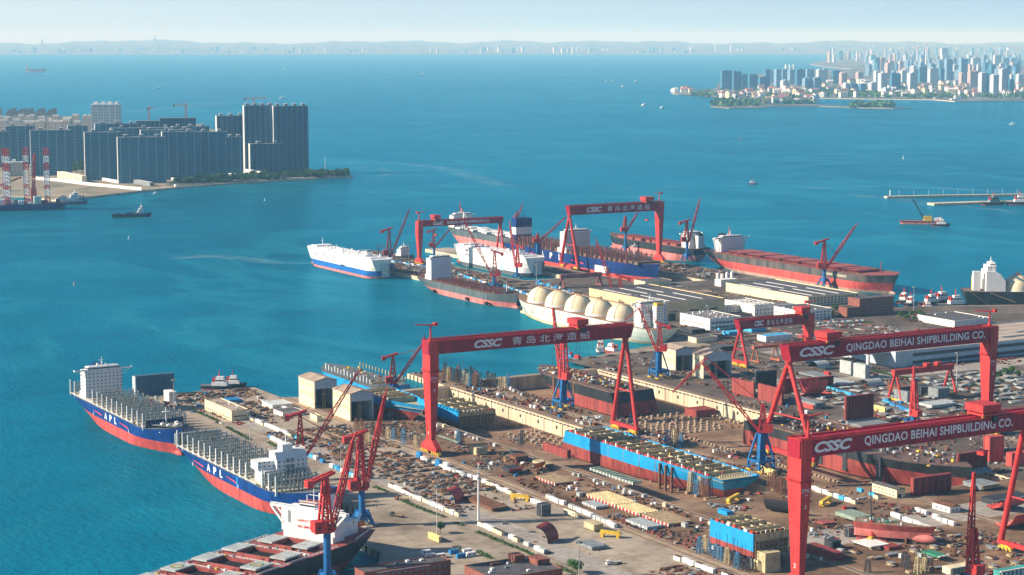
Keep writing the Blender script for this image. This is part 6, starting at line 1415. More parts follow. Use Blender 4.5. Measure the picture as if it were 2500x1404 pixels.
boxes(36, (777, 784, 950, 1600), ["white", "white", "pale grey", "cream"], "of the line on the near dock's near edge", "boxes along the near dock's near edge")
boxes(40, (728, 780, 1180, 1340), MAIN, "of the brown yard under the gantry numbered 4", "boxes on the brown yard")
boxes(30, (735, 780, 1000, 1160), MAIN, "of the brown yard before the slatted panels", "boxes on the brown yard")
boxes(26, (640, 705, 1230, 1500), MAIN, "of the lot behind the cabin rows", "boxes on the lot behind the cabins")
boxes(30, (800, 910, 880, 1140), MAIN, "on the brown ground right of leg 3", "boxes on the right yard")
boxes(40, (1110, 1240, 1180, 1560), MAIN, "of the grey block yard", "boxes on the grey block yard", stuff="scattered_boxes")
boxes(40, (1270, 1355, 2130, 2700), MAIN, "of the far quay behind the grey ship", "boxes on the far quay", stuff="scattered_boxes")
boxes(30, (1600, 1660, 2215, 2600), MAIN, "on the outer quay", "boxes on the outer quay", stuff="scattered_boxes")
boxes(20, (600, 715, 1640, 1725), MAIN, "of the left pier's tip", "boxes on the left pier", stuff="scattered_boxes")
boxes(26, (885, 925, 1645, 1728), ["rusty", "dark", "white"], "of the pier head between the docks", "boxes on the pier between the docks", stuff="scattered_boxes")
# heaps of steel: plates, girders, blocks
def mk_pile(m, seed, a=7.0, b_=3.2, h=1.3, n=9, ms=None):
    def f(mb):
        r = random.Random(seed)
        for k in range(n):
            mm_ = r.choice(ms or [m]); l = a * r.uniform(.35, 1); ww = b_ * r.uniform(.25, .8)
            mb.cbox(r.uniform(-a * .25, a * .25), r.uniform(-b_ * .3, b_ * .3), h * k / n * r.uniform(.4, 1), l, ww, r.uniform(.2, .7), mm_, r.uniform(-.2, .2))
    return f
RM = [RUST, RUST, RUSTL, STEEL, DECKB, WOOD]
def piles(n, area, where, group, ms=RM, kind="rusty steel", size=(8.5, 4.4, 1.9), z=5.06, name="steel_stack", cat="steel stack", grid=None, rz0=0.0, stuff=None):
    x0, x1, y0, y1 = area; pts = []
    if grid:
        nx, ny = grid
        pts = [(x0 + (x1 - x0) * (i + .5) / nx + rnd.uniform(-1.2, 1.2), y0 + (y1 - y0) * (j + .5) / ny + rnd.uniform(-1.2, 1.2)) for i in range(nx) for j in range(ny)]
    else: pts = [(rnd.uniform(x0, x1), rnd.uniform(y0, y1)) for _ in range(n)]
    pts.sort(key=lambda p: -p[1]); mass = MB()
    for i, (X, Y) in enumerate(pts):
        if stuff: mass.T = Matrix.Translation((X, Y, z)) @ Matrix.Rotation(rz0 + rnd.choice([0, R(90)]) + rnd.uniform(-.1, .1), 4, 'Z'); mk_pile(ms[0], i, *size, 12, ms)(mass); continue
        s_ = rnd.randrange(5); key = "pile_%s_%d" % (kind.replace(" ", "_"), s_)
        put(name, key, mk_pile(ms[0], s_ * 17 + len(kind), *size, 12, ms), "%s stack, %s from the sea %s" % (kind, nth(i), where), cat, (X, Y, z), rz0 + rnd.choice([0, R(90)]) + rnd.uniform(-.1, .1), group)
    if stuff: o = struct(mass.build(stuff), "stuff"); o["label"] = "stacked " + kind + " pieces " + where
piles(0, (650, 706, 1240, 1400), "of the lot left of the rails", "rusty stacks left of the rails", grid=(5, 12), ms=[RUST, RUSTL, RUSTL, WOOD, STEEL])
piles(0, (655, 712, 1420, 1520), "of the lot behind the red column crane", "rusty stacks behind the column crane", grid=(5, 9))
piles(0, (672, 716, 905, 985), "in the bottom rows by the ring lamp", "rusty rows at the bottom", grid=(4, 12), ms=[RUST, RUST, WOOD, RUSTL])
piles(0, (640, 712, 1690, 1728), "along the left pier's end", "rusty stacks on the left pier", grid=(8, 3), ms=[RUST, WOOD, RUSTL])
piles(0, (640, 700, 1600, 1660), "inland of the cream pier building", "rusty stacks on the left pier", grid=(5, 5))
piles(0, (1262, 1352, 2150, 2690), "of the far quay behind the grey ship", "plate stacks on the far quay", grid=(4, 17), ms=[RUST, DECKB, STEEL, RUSTL], size=(16, 9, 1.6), kind="dark plate", stuff="plate_piles")
piles(0, (1130, 1240, 1240, 1480), "of the grey block yard", "plate stacks on the block yard", grid=(6, 12), ms=[STEEL, HATCH, RUST, DECKB], size=(12, 7, 1.8), kind="grey plate", name="plate_stack", cat="plate stack")
piles(0, (1590, 1660, 2225, 2640), "of the outer quay", "plate stacks on the outer quay", grid=(3, 15), ms=[RUST, DECKB, STEEL], size=(14, 7, 2.4), kind="dark girder", stuff="plate_piles")
piles(0, (1275, 1400, 1290, 1460), "of the steel park by the right green strip", "grey stacks of the steel park", grid=(7, 10), ms=[STEEL, HATCH, STEEL, RUSTL], size=(11, 6, 2.2), kind="grey steel", name="plate_stack", cat="plate stack")
piles(0, (805, 905, 890, 1000), "of the brown ground at the bottom right", "mixed stacks at the bottom right", grid=(6, 6), ms=[RUST, DECKB, STEEL, CREAM], size=(8, 5, 1.6), kind="mixed steel", name="plate_stack", cat="plate stack")
piles(0, (1280, 1500, 1700, 1830), "of the park before the brick offices", "plate stacks before the offices", grid=(8, 5), ms=[STEEL, RUST, PRIMER, HATCH], size=(18, 5, 1.2), kind="flat plate", name="plate_stack", cat="plate stack")
piles(0, (1060, 1240, 1640, 1740), "near the pale gate sheds", "stacks near the gate sheds", grid=(9, 3), ms=[RUST, STEEL, DECKB], size=(9, 5, 1.6), kind="brown steel", name="plate_stack", cat="plate stack")
piles(0, (1085, 1230, 1500, 1630), "between the gate sheds and the ribbed panels", "stacks by the gate sheds", grid=(6, 5), ms=[RUST, STEEL, DECKB, WOOD], size=(9, 5, 1.6), kind="weathered steel", name="plate_stack", cat="plate stack")
# keel blocks on the dock floors
def kb(mb): mb.box(-1.1, 1.1, -1.3, 1.3, 0, 1.3, MATS["keel_block"]); mb.box(-1.0, 1.0, -1.2, 1.2, 1.3, 1.7, mat("keel_cap", (0.44, 0.36, 0.27), .8, .1))
def keel(area, nx, ny, where, group):
    x0, x1, y0, y1 = area; i = 0
    for b_ in range(ny):
        for a in range(nx):
            if rnd.random() < .06: continue
            put("keel_block", "keel_block_mesh", kb, "keel block, %s from the sea %s" % (nth(i), where), "keel block", (x0 + (x1 - x0) * a / max(1, nx - 1) + rnd.uniform(-.7, .7), y1 - (y1 - y0) * b_ / max(1, ny - 1) + rnd.uniform(-.7, .7), DOCK_FLOOR + .02), rnd.uniform(-.1, .1), group); i += 1
keel((965, 1025, 1400, 1485), 10, 10, "on the shaded floor behind the dark hull's stern", "keel blocks behind the dark hull")
keel((970, 970, 1180, 1400), 1, 46, "in the long line on the second dock's floor", "keel block line in the second dock")
keel((1046, 1050, 1360, 1480), 2, 24, "under the second dock's pale wall", "keel blocks under the pale wall")
keel((846, 872, 1395, 1470), 4, 9, "in the near dock behind the sky blue hull", "keel blocks in the near dock")
# support towers (latticed trestles) and poles
def mk_tower(m, h, a=1.6, pole=False):
    def f(mb):
        for sx in (-1, 1):
            for sy in (-1, 1): mb.bar((sx * a, sy * a, 0), (sx * a * .55, sy * a * .55, h), .35, m)
        for k in range(6):
            z0, z1 = h * k / 6, h * (k + 1) / 6; s0, s1 = a * (1 - .45 * k / 6), a * (1 - .45 * (k + 1) / 6)
            for sy in (-1, 1): mb.bar((-s0, sy * s0, z0), (s1, sy * s1, z1), .2, m); mb.bar((sy * s0, -s0, z0), (sy * s1, s1, z1), .2, m)
        mb.box(-a * .6, a * .6, -a * .6, a * .6, h, h + .3, m)
        if pole: mb.bar((0, 0, h), (0, 0, h * 1.9), .25, DARK)
    return f
TW = {"rusty": RUST, "blue": mat("trestle_blue", (0.05, 0.20, 0.36), .6, .2), "cream": CREAM, "dark": DARK}
def towers(pts, where, group, h=11, cols=("rusty", "blue", "dark", "cream"), z=5.06, pole=.35, px=True):
    P = [(g(*p, z) if px else p) for p in pts]; 
    for i, (X, Y) in enumerate(P):
        c = rnd.choice(cols); pl = rnd.random() < pole
        o = put("support_tower", "tower_%s_%d_%d" % (c, h, pl), mk_tower(TW[c], h, 1.7, pl), "%s lattice tower%s, %s from the left %s" % (c, " with pole" if pl else "", nth(i), where), "support tower", (X, Y, z), rnd.uniform(0, .6), group)
        s_ = rnd.uniform(.85, 1.2); o.scale = (1, 1, s_)
towers([(1083 + i * 4.6 + rnd.uniform(-2, 2), 924 + i * 1.1 + rnd.uniform(-3, 4)) for i in range(20)], "on the pier head", "support towers on the pier head", 13)
towers([(1155, 930), (1148, 928), (1190, 941), (1198, 944), (1206, 946), (1222, 946), (1232, 950), (1240, 948)], "beside the second dock's gate", "support towers by the dock gate", 12)
towers([(1120, 1085), (1127, 1086), (985, 1085), (1275, 1085), (1270, 1088), (1015, 1090), (893, 1075), (900, 1080)], "on the open brown floor", "support towers on the brown floor", 10)
towers([(1630, 1085), (1645, 1092), (1652, 1092), (1662, 1094), (1540, 1045), (1520, 1050)], "behind the sky blue hull", "support towers behind the blue hull", 13, pole=.9)
towers([(1685, 1200), (1693, 1202), (1700, 1208), (1708, 1206), (1716, 1212), (1725, 1215), (1733, 1213)], "by the yellow girder", "support towers before the yellow girder", 12, pole=.6)
towers([(1880, 1195), (1888, 1200), (1896, 1198), (1904, 1206), (1912, 1204)], "left of the box leg numbered 3", "rusty tower group left of the box leg", 11, cols=("rusty",), pole=.2)
towers([(1708, 1350), (1722, 1345), (1735, 1352), (1748, 1362), (1760, 1368), (1775, 1376), (1790, 1382), (1800, 1386), (1812, 1392), (1830, 1396)], "below the bottom cream block", "support towers under the cream block", 9, pole=.5)
towers([(2208, 1385), (2216, 1392), (2240, 1400), (2258, 1396), (2270, 1398), (2118, 1398)], "at the bottom right", "support towers at the bottom right", 9, cols=("cream", "dark", "rusty"))
towers([(870 + i * 13, 1052 + i * 3) for i in range(8)], "under the tapering hull piece", "support towers under the hull piece", 9, pole=.2)
# slatted panels, plate stacks
def panel(label, dims, edge, top, slat, z=5.06, hh=2.2, pitch=1.6, group="slatted hull panels on the brown yard"):
    X0, Y0, lx, ly, h = dims; t = thing("slatted_block", label, "hull panel", (X0, Y0, z), 0, group)
    mb = MB(); mb.box(0, lx, 0, ly, .8, 1.3, edge)
    for k in range(int(ly / 2.2)): mb.box(-.12, 0, k * 2.2, k * 2.2 + 1.1, .2, hh, edge if k % 2 else WHITE)
    for x in (2, lx / 2, lx - 2):
        for y in (2, ly / 2, ly - 2): mb.box(x - .5, x + .5, y - .5, y + .5, 0, .8, RUST)
    mb.build("plate", t); mb = MB(); n = int(ly / pitch)
    for k in range(n): y = ly * (k + .3) / n; mb.box(.1, lx - .1, y, y + pitch * .5, 1.3, hh, top)
    if slat:
        for k in range(int(lx / 2.4)): mb.box(k * 2.4 + .3, k * 2.4 + .9, 0, ly, 1.3, hh + .5, slat)
    mb.build("stiffener", t); return t
TANSL = mat("slat_tan", (0.62, 0.48, 0.28), .7, .15, .3); PALE = mat("slat_pale", (0.62, 0.66, 0.64), .6, .1, .3)
panel("tan slatted hull panel with red edge left of the sky blue hull", fit((1355, 1187), 1405, 1307, 1178), CRED, TANSL, None)
panel("tan ribbed hull panel with red edge, upper one of the long pair", fit((1502, 1240), 1560, 1430, 1232), CRED, CREAM, CREAM, pitch=2.4)
panel("tan ribbed hull panel with red edge, lower one of the long pair", fit((1562, 1262), 1612, 1505, 1253), CRED, CREAM, CREAM, pitch=2.4)
panel("tan slatted hull panel nearest the pink curved plates", fit((1632, 1287), 1690, 1566, 1278), CRED, TANSL, None)
panel("white slatted panel stack beside the ribbed panels' left end", fit((1455, 1245), 1485, 1420, 1238), HATCH, PALE, None)
panel("white slatted panel stack below the lower ribbed panel", fit((1580, 1295), 1618, 1527, 1286), HATCH, PALE, None)
panel("grey green flat panel under the sky blue hull's side", fit((1545, 1185), 1570, 1438, 1176), mat("panel_green", (0.25, 0.32, 0.26), .7, .15), mat("panel_green", (0.25, 0.32, 0.26)), None, pitch=5)
# big plates and blocks standing about
def slab(label, dims, m, ribs=None, z=5.06, base=None, group="hull blocks standing on the yard", nr=10, foot=0.0):
    X0, Y0, lx, ly, h = dims; t = thing("hull_block", label, "hull block", (X0, Y0, z), 0, group); mb = MB(); mb.box(0, lx, 0, ly, foot, h, m); mb.build("plate", t)
    if ribs:
        mb = MB()
        for k in range(nr): x = lx * (k + .5) / nr; mb.box(x - lx / nr * .2, x + lx / nr * .2, -.7, -.01, foot + .3, h - .3, ribs)
        mb.box(0, lx, -1.0, -.02, h - .6, h, ribs); mb.build("rib", t)
    if base:
        mb = MB(); mb.extr([(-6, 0), (-.02, 0), (-.02, foot + .5), (-1.5, foot + .5)], 'x', 0, lx, base); mb.build("footing", t)
    return t
slab("dark maroon ribbed hull panel standing upright on a grey footing beside the open hatches", fit((2064, 1036), 2132, 2060, 968), PRIMER, mat("rib_maroon", (0.16, 0.03, 0.03), .7, .2), base=STEEL, foot=3.0)
slab("dark ribbed panel with yellow ladder between nearest gantry's beam and pipe legs", fit((2338, 1160), 2410, 2334, 1108), PRIMER, mat("rib_maroon", (0.16, 0.03, 0.03)), base=STEEL, foot=3.0)
slab("black ribbed panel behind the red lattice boom's folded tip", fit((1845, 950), 1896, 1842, 908), DARK, HBLACK)
slab("red hull slab with white dots left of the pipe legs numbered 2", fit((1840, 972), 1844, 1787, 935), PRIMER)
slab("red hull slab crossed by the pipe legs of the gantry numbered 2", fit((1908, 990), 1913, 1850, 950), PRIMER)
slab("flat red-topped dark block lying on the second dock's floor", fit((1700, 1020), 1747, 1672, 1003, -7.6), PRIMER, z=-7.6, group="hull blocks in the docks")
slab("grey upright plate beside the upper blue container row, left of a pair", fit((2077, 915), 2082, 2050, 884), HATCH)
slab("grey upright plate, right of the pair above the curved grey plate", fit((2112, 925), 2124, 2083, 892), HATCH)
slab("grey plate block beside the dark red trestle crane", fit((2215, 985), 2222, 2182, 957), STEEL)
slab("dark grey block under the two-trolley gantry's right legs", fit((2290, 972), 2318, 2265, 950), STEEL)
slab("long dark red hull block with pale curved top before the stern hull", fit((2230, 1212), 2322, 2222, 1168), PRIMER, mat("rib_maroon", (0.16, 0.03, 0.03)), nr=6)
slab("big bright red block with pale top behind the nearest gantry's beam end", fit((2415, 1130), 2450, 2400, 1068), ANTI)
slab("red block at the right edge behind the pipe legs", fit((2470, 1140), 2520, 2455, 1108), ANTI)
slab("green-grey box block on trestles right of the box leg", fit((2088, 1285), 2128, 2038, 1264), mat("panel_green", (0.25, 0.32, 0.26)), foot=3.5)
slab("flat dark red hull plate lying at the box leg's lower right", fit((2035, 1370), 2060, 1965, 1352), PRIMER)
slab("cream deckhouse block with white posts beneath the cream hull block", fit((1868, 1400), 1905, 1840, 1352), CREAM)
slab("long red plate stack seen between the slab and the trestle crane", fit((1985, 1000), 2010, 1950, 990), ANTI)
slab("wide grey flat block among the hull pieces by the upper blue row", fit((1990, 1000), 2015, 1925, 985), STEEL)
slab("small cream deckhouse block on the brown floor under the gantry numbered 4", fit((1163, 1112), 1190, 1147, 1094), CREAM)
slab("flat grey green roof block near the box leg numbered 4", fit((1118, 1088), 1122, 1070, 1080), mat("panel_green", (0.25, 0.32, 0.26)), foot=2)
slab("yellow cream block on stands beside the bottom row of rusty girders", fit((1450, 1300), 1473, 1425, 1282), CREAM, foot=1)
slab("long cream block beside the yellow trailer, left of the rail bed", fit((1410, 1268), 1412, 1376, 1254), WALLC, foot=1)
slab("small red hull block with props left of the sky blue hull", fit((1385, 1128), 1394, 1325, 1100), PRIMER, foot=2.5)
slab("flat dark red plate on the ground at the bottom right by trestles", fit((2170, 1345), 2200, 2090, 1337), PRIMER)
MAR = mat("rib_maroon", (0.16, 0.03, 0.03), .7, .2)
for lab, c, rt, lf, tp, m_, rb, ft in [
 ("red ribbed panel leaning over the block yard, right of the black panel", (1912, 962), 1940, 1905, 925, ANTI, MAR, 0), ("dark maroon block behind the pink shell", (1990, 948), 2035, 1985, 922, PRIMER, MAR, 1),
 ("flat grey deck plate on stands in the middle of the block yard", (2010, 930), 2045, 1950, 922, STEEL, None, 1.5), ("flat grey deck plate beside the upper blue row", (2052, 945), 2090, 1995, 937, HATCH, None, 1.5),
 ("long flat grey plate at the foot of the maroon ribbed panel", (2105, 1050), 2175, 2075, 1040, STEEL, None, 1.5), ("wide grey slab by the dark red trestle crane's right", (2275, 1000), 2335, 2240, 990, HATCH, None, 1.5),
 ("dark wedge block left of the two-trolley gantry's right legs", (2245, 965), 2275, 2225, 945, DARK, STEEL, 0), ("low rusty block by the road under the two-trolley gantry", (2195, 960), 2225, 2165, 945, RUST, STEEL, 1),
 ("dark plate frame standing behind the bow section", (2068, 1312), 2100, 2062, 1288, DARK, STEEL, 0), ("flat pink-topped plate with white edge before the mobile crane", (2125, 1345), 2172, 2080, 1335, WALLW, None, 2),
 ("flat grey plate on stands left of the green box block", (2010, 1288), 2040, 1988, 1279, DECKR, None, 2), ("black wedge block beside the flat dark red hull plate", (2030, 1345), 2052, 2012, 1322, DARK, HBLACK, 0),
 ("green flat structure on white stands at the bottom right", (2290, 1372), 2312, 2250, 1358, CGREEN, WHITE, 2.5), ("cream box block cut by the lower edge near the end-on crane", (2320, 1408), 2375, 2300, 1388, WALLC, STEEL, 1),
 ("teal roofed block in the bottom right corner", (2440, 1420), 2510, 2425, 1395, mat("roof_teal", (0.06, 0.34, 0.30), .6, .15), WALLW, 1), ("dark low barge-like block at the right edge", (2430, 1235), 2520, 2395, 1222, DARK, STEEL, 0),
 ("grey block with cream top right of the long dark red block", (2395, 1200), 2440, 2350, 1186, STEEL, CREAM, 1), ("rust block on props under the gantry numbered 4's beam", (1260, 1130), 1290, 1240, 1116, RUST, None, 2),
 ("dark roofed block with red posts on the brown floor", (1245, 1160), 1275, 1225, 1145, DARK, CRED, 2), ("yellow cream rib block near the slatted panels' upper end", (1330, 1145), 1350, 1300, 1134, CREAM, RUST, 1.5),
 ("blue tarpaulined block beside the yellow girder", (1775, 1262), 1790, 1752, 1250, SKYB, None, .5), ("white topped steel frame stack near the bottom rows", (1445, 1345), 1480, 1410, 1336, STEEL, None, .5),
 ("dark tilted plate block by the yellow trailer girder", (1320, 1262), 1345, 1310, 1232, DARK, STEEL, 0), ("rusty rack of girders below the lamp mast with yellow hut", (1200, 1250), 1240, 1130, 1240, RUST, RUSTL, .8)]:
    slab(lab, fit(c, rt, lf, tp), m_, rb, foot=ft, nr=7)
def curved(label, pos, rz, r, L_, a0, a1, m_out, m_in, z=5.06, group="curved hull plates on the yard", lift=0.0):
    t = thing("curved_plate", label, "hull plate", (*g(*pos), z), rz, group); mb = MB(); n = 10; vs = []
    for k in range(n + 1):
        a = a0 + (a1 - a0) * k / n
        for x in (0, L_): vs.append((x, r * math.cos(a), r * math.sin(a) + lift))
    o = []
    for k in range(n + 1):
        a = a0 + (a1 - a0) * k / n
        for x in (0, L_): o.append((x, (r - .5) * math.cos(a), (r - .5) * math.sin(a) + lift))
    f = [(2 * k, 2 * k + 1, 2 * k + 3, 2 * k + 2) for k in range(n)]
    mb.add(vs, f, m_out); mb.add(o, [q[::-1] for q in f], m_in); mb.build("plate", t); mb = MB()
    for j in range(6):
        x = L_ * (j + .5) / 6
        for k in range(n): a, b_ = a0 + (a1 - a0) * k / n, a0 + (a1 - a0) * (k + 1) / n; mb.bar((x, (r - 1) * math.cos(a), (r - 1) * math.sin(a) + lift), (x, (r - 1) * math.cos(b_), (r - 1) * math.sin(b_) + lift), .6, m_in)
    mb.build("frame", t); mb = MB()
    for x in (1, L_ - 1): mb.box(x - .4, x + .4, -1, 1, 0, max(.6, lift + r * math.sin(min(a0, a1)) if a0 < 0 else .8), RUST)
    mb.build("stand", t); return t
curved("rust red curved bow plate with dark inside behind the tall lamp mast", (1085, 1228), R(35), 9, 14, R(100), R(190), ANTI, DARK, lift=1)
curved("dark curved plate with blue inside at the end of the bottom cabin row", (1305, 1325), R(35), 10, 16, R(95), R(185), PRIMER, DARK, lift=1)
curved("pink red concave hull shell beside the maroon ribbed panel's left", (1948, 968), R(0), 16, 22, R(185), R(275), ANTI, PINK, lift=17)
curved("large pink concave hull shell in the middle of the block yard", (1975, 968), R(0), 18, 24, R(250), R(345), PINK, ANTI, lift=18.5)
curved("curved grey shell in the block yard's upper left", (1955, 890), R(0), 9, 20, R(10), R(170), STEEL, DARK)
curved("curved grey shell beside the first one, nearer the upright plates", (1985, 902), R(0), 8, 16, R(10), R(170), HATCH, DARK)
curved("red concave bottom shell with timbers by the yellow girder", (1880, 1245), R(-62), 11, 22, R(185), R(300), DARK, PRIMER, lift=11.5)
curved("large red concave shell at the right edge", (2440, 1290), R(0), 16, 26, R(200), R(290), ANTI, PINK, lift=17)
curved("second red shell at the right edge above the cabins", (2420, 1245), R(0), 15, 22, R(210), R(290), PINK, ANTI, lift=16)
curved("pale grey curved shell near the two-trolley gantry's pipe legs", (2110, 945), R(0), 7, 18, R(20), R(170), HATCH, STEEL)
curved("orange red lifting shell beneath the sky blue hull's left end", (1290, 1150), R(20), 8, 12, R(200), R(260), ORANGE, DARK, lift=9)
# pink bow lying on the brown floor, bottom right
t = thing("bow_section", "pink and rust bow section with bulb lying on stands at the bottom right", "ship block", (*g(2090, 1310), 8), R(-58), "hull blocks standing on the yard")
hull_mb(54, 15, 9.0, [(5, PINK), (9.0, PRIMER)], zk=0, rake=9, stern_over=0, bow_fine=.75, stern_fine=.001, stern_w=1, sheer_bow=1, deck=RUSTL, bow_full=1.6, bulb_mat=PINK).build("hull", t); litter(t, "deck_gear", 4, 34, -5, 5, 9.1, 22, [PALE, CGREEN, HATCH, STEEL]); mb = MB(); [mb.box(x, x + 1.2, -4, 4, -3, 1.2, RUST) for x in (6, 20, 34)]; mb.build("stand", t)
# yellow transporters and lifting beams
def mobile_girder(label, pos, rz, L_=18, z=5.06, cat="lifting beam"):
    t = thing("lifting_beam", label, cat, (*g(*pos), z), rz, "yellow lifting beams and trailers"); mb = MB(); mb.extr([(-L_ / 2, 2.2), (L_ / 2, 2.2), (L_ / 2 - 1, 4.6), (-L_ / 2 + 1, 4.2)], 'x', -1.3, 1.3, YEL); mb.build("girder", t)
    for sx in (-1, 1): mb = MB(); mb.box(-1.6, 1.6, sx * L_ * .36 - 1, sx * L_ * .36 + 1, 0, 2.2, YEL); mb.build("leg", t)
mobile_girder("yellow trailer girder before the slatted panels, in the lot", (1270, 1222), R(40), 15); mobile_girder("yellow trailer girder by the cream block on stands", (1490, 1312), R(40), 15); mobile_girder("long yellow girder beside the red concave shell", (1790, 1225), R(-60), 20); mobile_girder("bright yellow transporter right of the box leg numbered 3", (2015, 1232), R(-60), 18)
t = thing("mobile_crane", "mobile crane with raised black and pink telescopic boom near the bow section", "mobile crane", (*g(2130, 1322), 5.06), R(30)); mb = MB(); mb.box(-6, 6, -1.4, 1.4, .8, 2.4, YEL); mb.box(-5.8, -3, -1.3, 1.3, 2.4, 4, YEL); mb.build("chassis", t)
for k in range(4): mb = MB(); mb.bar((-4.5 + k * 3, -1.5, .8), (-4.5 + k * 3, 1.5, .8), 1.6, RUBBER, n=10); mb.build("wheel", t)
mb = MB(); mb.bar((0, 0, 3), (3, 2, 13), 1.5, CRED); mb.bar((3, 2, 13), (11, 6, 32), .9, DARK, w2=.5); mb.build("boom", t)
# vehicles and people
def mk_car(m):
    def f(mb):
        mb.hexa([(-.9, -2.2, .3), (.9, -2.2, .3), (.9, 2.2, .3), (-.9, 2.2, .3), (-.88, -2.2, .95), (.88, -2.2, .95), (.88, 2.2, .9), (-.88, 2.2, .9)], m)
        mb.hexa([(-.8, -1.6, .951), (.8, -1.6, .951), (.8, 1.1, .93), (-.8, 1.1, .93), (-.65, -1.1, 1.5), (.65, -1.1, 1.5), (.65, .5, 1.5), (-.65, .5, 1.5)], GLASS); mb.box(-.64, .64, -1.08, .48, 1.501, 1.55, m)
        for x in (-.85, .85):
            for y in (-1.4, 1.4): mb.bar((x - .12, y, .33), (x + .12, y, .33), .66, RUBBER, n=10)
    return f
CARM = {"white": WHITE, "black": DARK, "blue": CBLUE, "silver": HATCH, "red": CRED}
def cars(lst, where, group):
    for i, (px, py, c, rz) in enumerate(lst): put("parked_car", "car_" + c, mk_car(CARM[c]), "%s car, %s from the left %s" % (c, nth(i), where), "car", (*g(px, py), 5.07), rz, group)
cars([(470, 1007, "blue", .4), (530, 1033, "black", .2), (540, 1035, "white", .2), (672, 1096, "black", 1.4)], "on the left pier road", "cars on the left pier")
cars([(1000, 1155, "white", 1.2), (1052, 1163, "white", 1.3), (1040, 1204, "silver", 1.1), (1232, 1280, "silver", 1.2), (1336, 1353, "black", 1.5), (1472, 1332, "white", 1.3), (2100, 1220, "white", 1.2), (2112, 1219, "silver", 1.1)], "on the open concrete of the yard", "cars on the open yard")
cars([(2000 + i * 7, 789 - i * .4, ["white", "silver", "black", "white", "blue"][i % 5], .3) for i in range(16)], "of the car park beside the white office", "cars parked by the offices")
cars([(2010 + i * 8, 795, ["silver", "white", "red", "black"][i % 4], .3) for i in range(12)], "of the front car park row", "cars parked by the offices")
def truck(label, pos, rz, cabm, load):
    t = thing("truck", label, "truck", (*g(*pos), 5.07), rz, "trucks in the yard"); mb = MB(); mb.box(-1.25, 1.25, -5, 3, .9, 1.3, DARK); mb.box(-1.2, 1.2, -4.8, 2.4, 1.3, 1.7, load); mb.build("flatbed", t); mb = MB(); mb.hexa([(-1.2, 3.1, .6), (1.2, 3.1, .6), (1.2, 5.6, .6), (-1.2, 5.6, .6), (-1.15, 3.1, 3), (1.15, 3.1, 3), (1.15, 5.2, 3), (-1.15, 5.2, 3)], cabm); mb.box(-1.0, 1.0, 5.3, 5.5, 1.8, 2.6, GLASS); mb.build("cab", t)
    for y in (-4, -2.6, 4.2): mb = MB(); mb.bar((-1.3, y, .5), (1.3, y, .5), 1.0, RUBBER, n=10); mb.build("wheel", t)
truck("flatbed truck with dark cab crossing the quay concrete", (970, 1262), R(30), DARK, WOOD); truck("flatbed truck with red cab behind the bright yellow transporter", (2075, 1245), R(80), CRED, DARK); truck("flatbed trailer with timber by the left hedge", (982, 1222), R(35), RUST, WOOD); truck("white truck parked near the ring lamp mast", (1500, 1378), R(80), WHITE, HATCH)
def mk_person(m):
    def f(mb):
        rings = [(0, .10), (.45, .13), (.85, .17), (.95, .19), (1.15, .18), (1.4, .23), (1.47, .10), (1.53, .07), (1.58, .10), (1.68, .12), (1.76, .04)]; n = 10; vs = []
        for z, r in rings:
            for k in range(n): a = 2 * math.pi * k / n; vs.append((r * 1.2 * math.cos(a), r * .75 * math.sin(a), z))
        mb.add(vs, [(j * n + k, j * n + (k + 1) % n, (j + 1) * n + (k + 1) % n, (j + 1) * n + k) for j in range(len(rings) - 1) for k in range(n)], m, True)
        for s_ in (-1, 1): mb.bar((s_ * .25, 0, 1.38), (s_ * .33, .08, .78), .11, m, n=6, w2=.07)
    return f
for i, (px, py) in enumerate(((920, 1240), (946, 1256), (1440, 1356), (1464, 1349), (1416, 1352))):
    put("person", "person_dark", mk_person(mat("workwear", (0.06, 0.08, 0.12), .8, .1)), ["person in dark workwear standing on the concrete left of the truck", "second person in dark workwear, nearer the truck", "person in dark clothes walking on the bottom concrete, middle of three", "person in dark clothes, rightmost of three on the bottom concrete", "person in dark clothes, leftmost of three on the bottom concrete"][i], "person", (*g(px, py), 5.06), i, "people on the quay concrete")

# ------------------------------------------------------------------ loose offcuts, scrap and small gear that nobody could count
def scrap(label, area, n, clusters, z=5.06, mats=None, smax=3.2, hmax=1.3):
    mb = MB(); x0, x1, y0, y1 = area; ms = mats or [RUST, RUST, RUST, RUSTL, DECKB, DECKB, PRIMER, STEEL, STEEL, WOOD, DARK, DARK, RUST, RUST, HATCH]
    cs = [(rnd.uniform(x0, x1), rnd.uniform(y0, y1), rnd.uniform(3, 14), rnd.choice(ms)) for _ in range(clusters)]
    for _ in range(n):
        c = rnd.choice(cs); X = min(x1, max(x0, rnd.gauss(c[0], c[2] * .5))); Y = min(y1, max(y0, rnd.gauss(c[1], c[2])))
        m_ = c[3] if c[3] is not WHITE and rnd.random() < .6 else rnd.choice(ms); l = rnd.uniform(.8, smax)
        mb.cbox(X, Y, z, l, l * rnd.uniform(.25, .9), rnd.uniform(.2, hmax), m_, rnd.choice([0, 0, 1.57, rnd.uniform(0, 3)]))
    o = struct(mb.build("scrap_metal"), "stuff"); o["label"] = label
scrap("offcuts strewn over the lot behind the cabin rows", (640, 712, 1180, 1520), 1500, 54)
scrap("offcuts strewn over the brown yard beneath the gantry beams", (729, 782, 960, 1520), 1300, 54)
scrap("offcuts strewn along the pier between the docks", (884, 925, 1150, 1725), 1000, 42)
scrap("offcuts strewn beyond the second dock", (1062, 1240, 1100, 1700), 2200, 84)
scrap("offcuts strewn over the right yard", (795, 925, 800, 1130), 1100, 42)
scrap("offcuts strewn over the steel park", (1250, 1480, 1180, 1620), 1600, 54, smax=5)
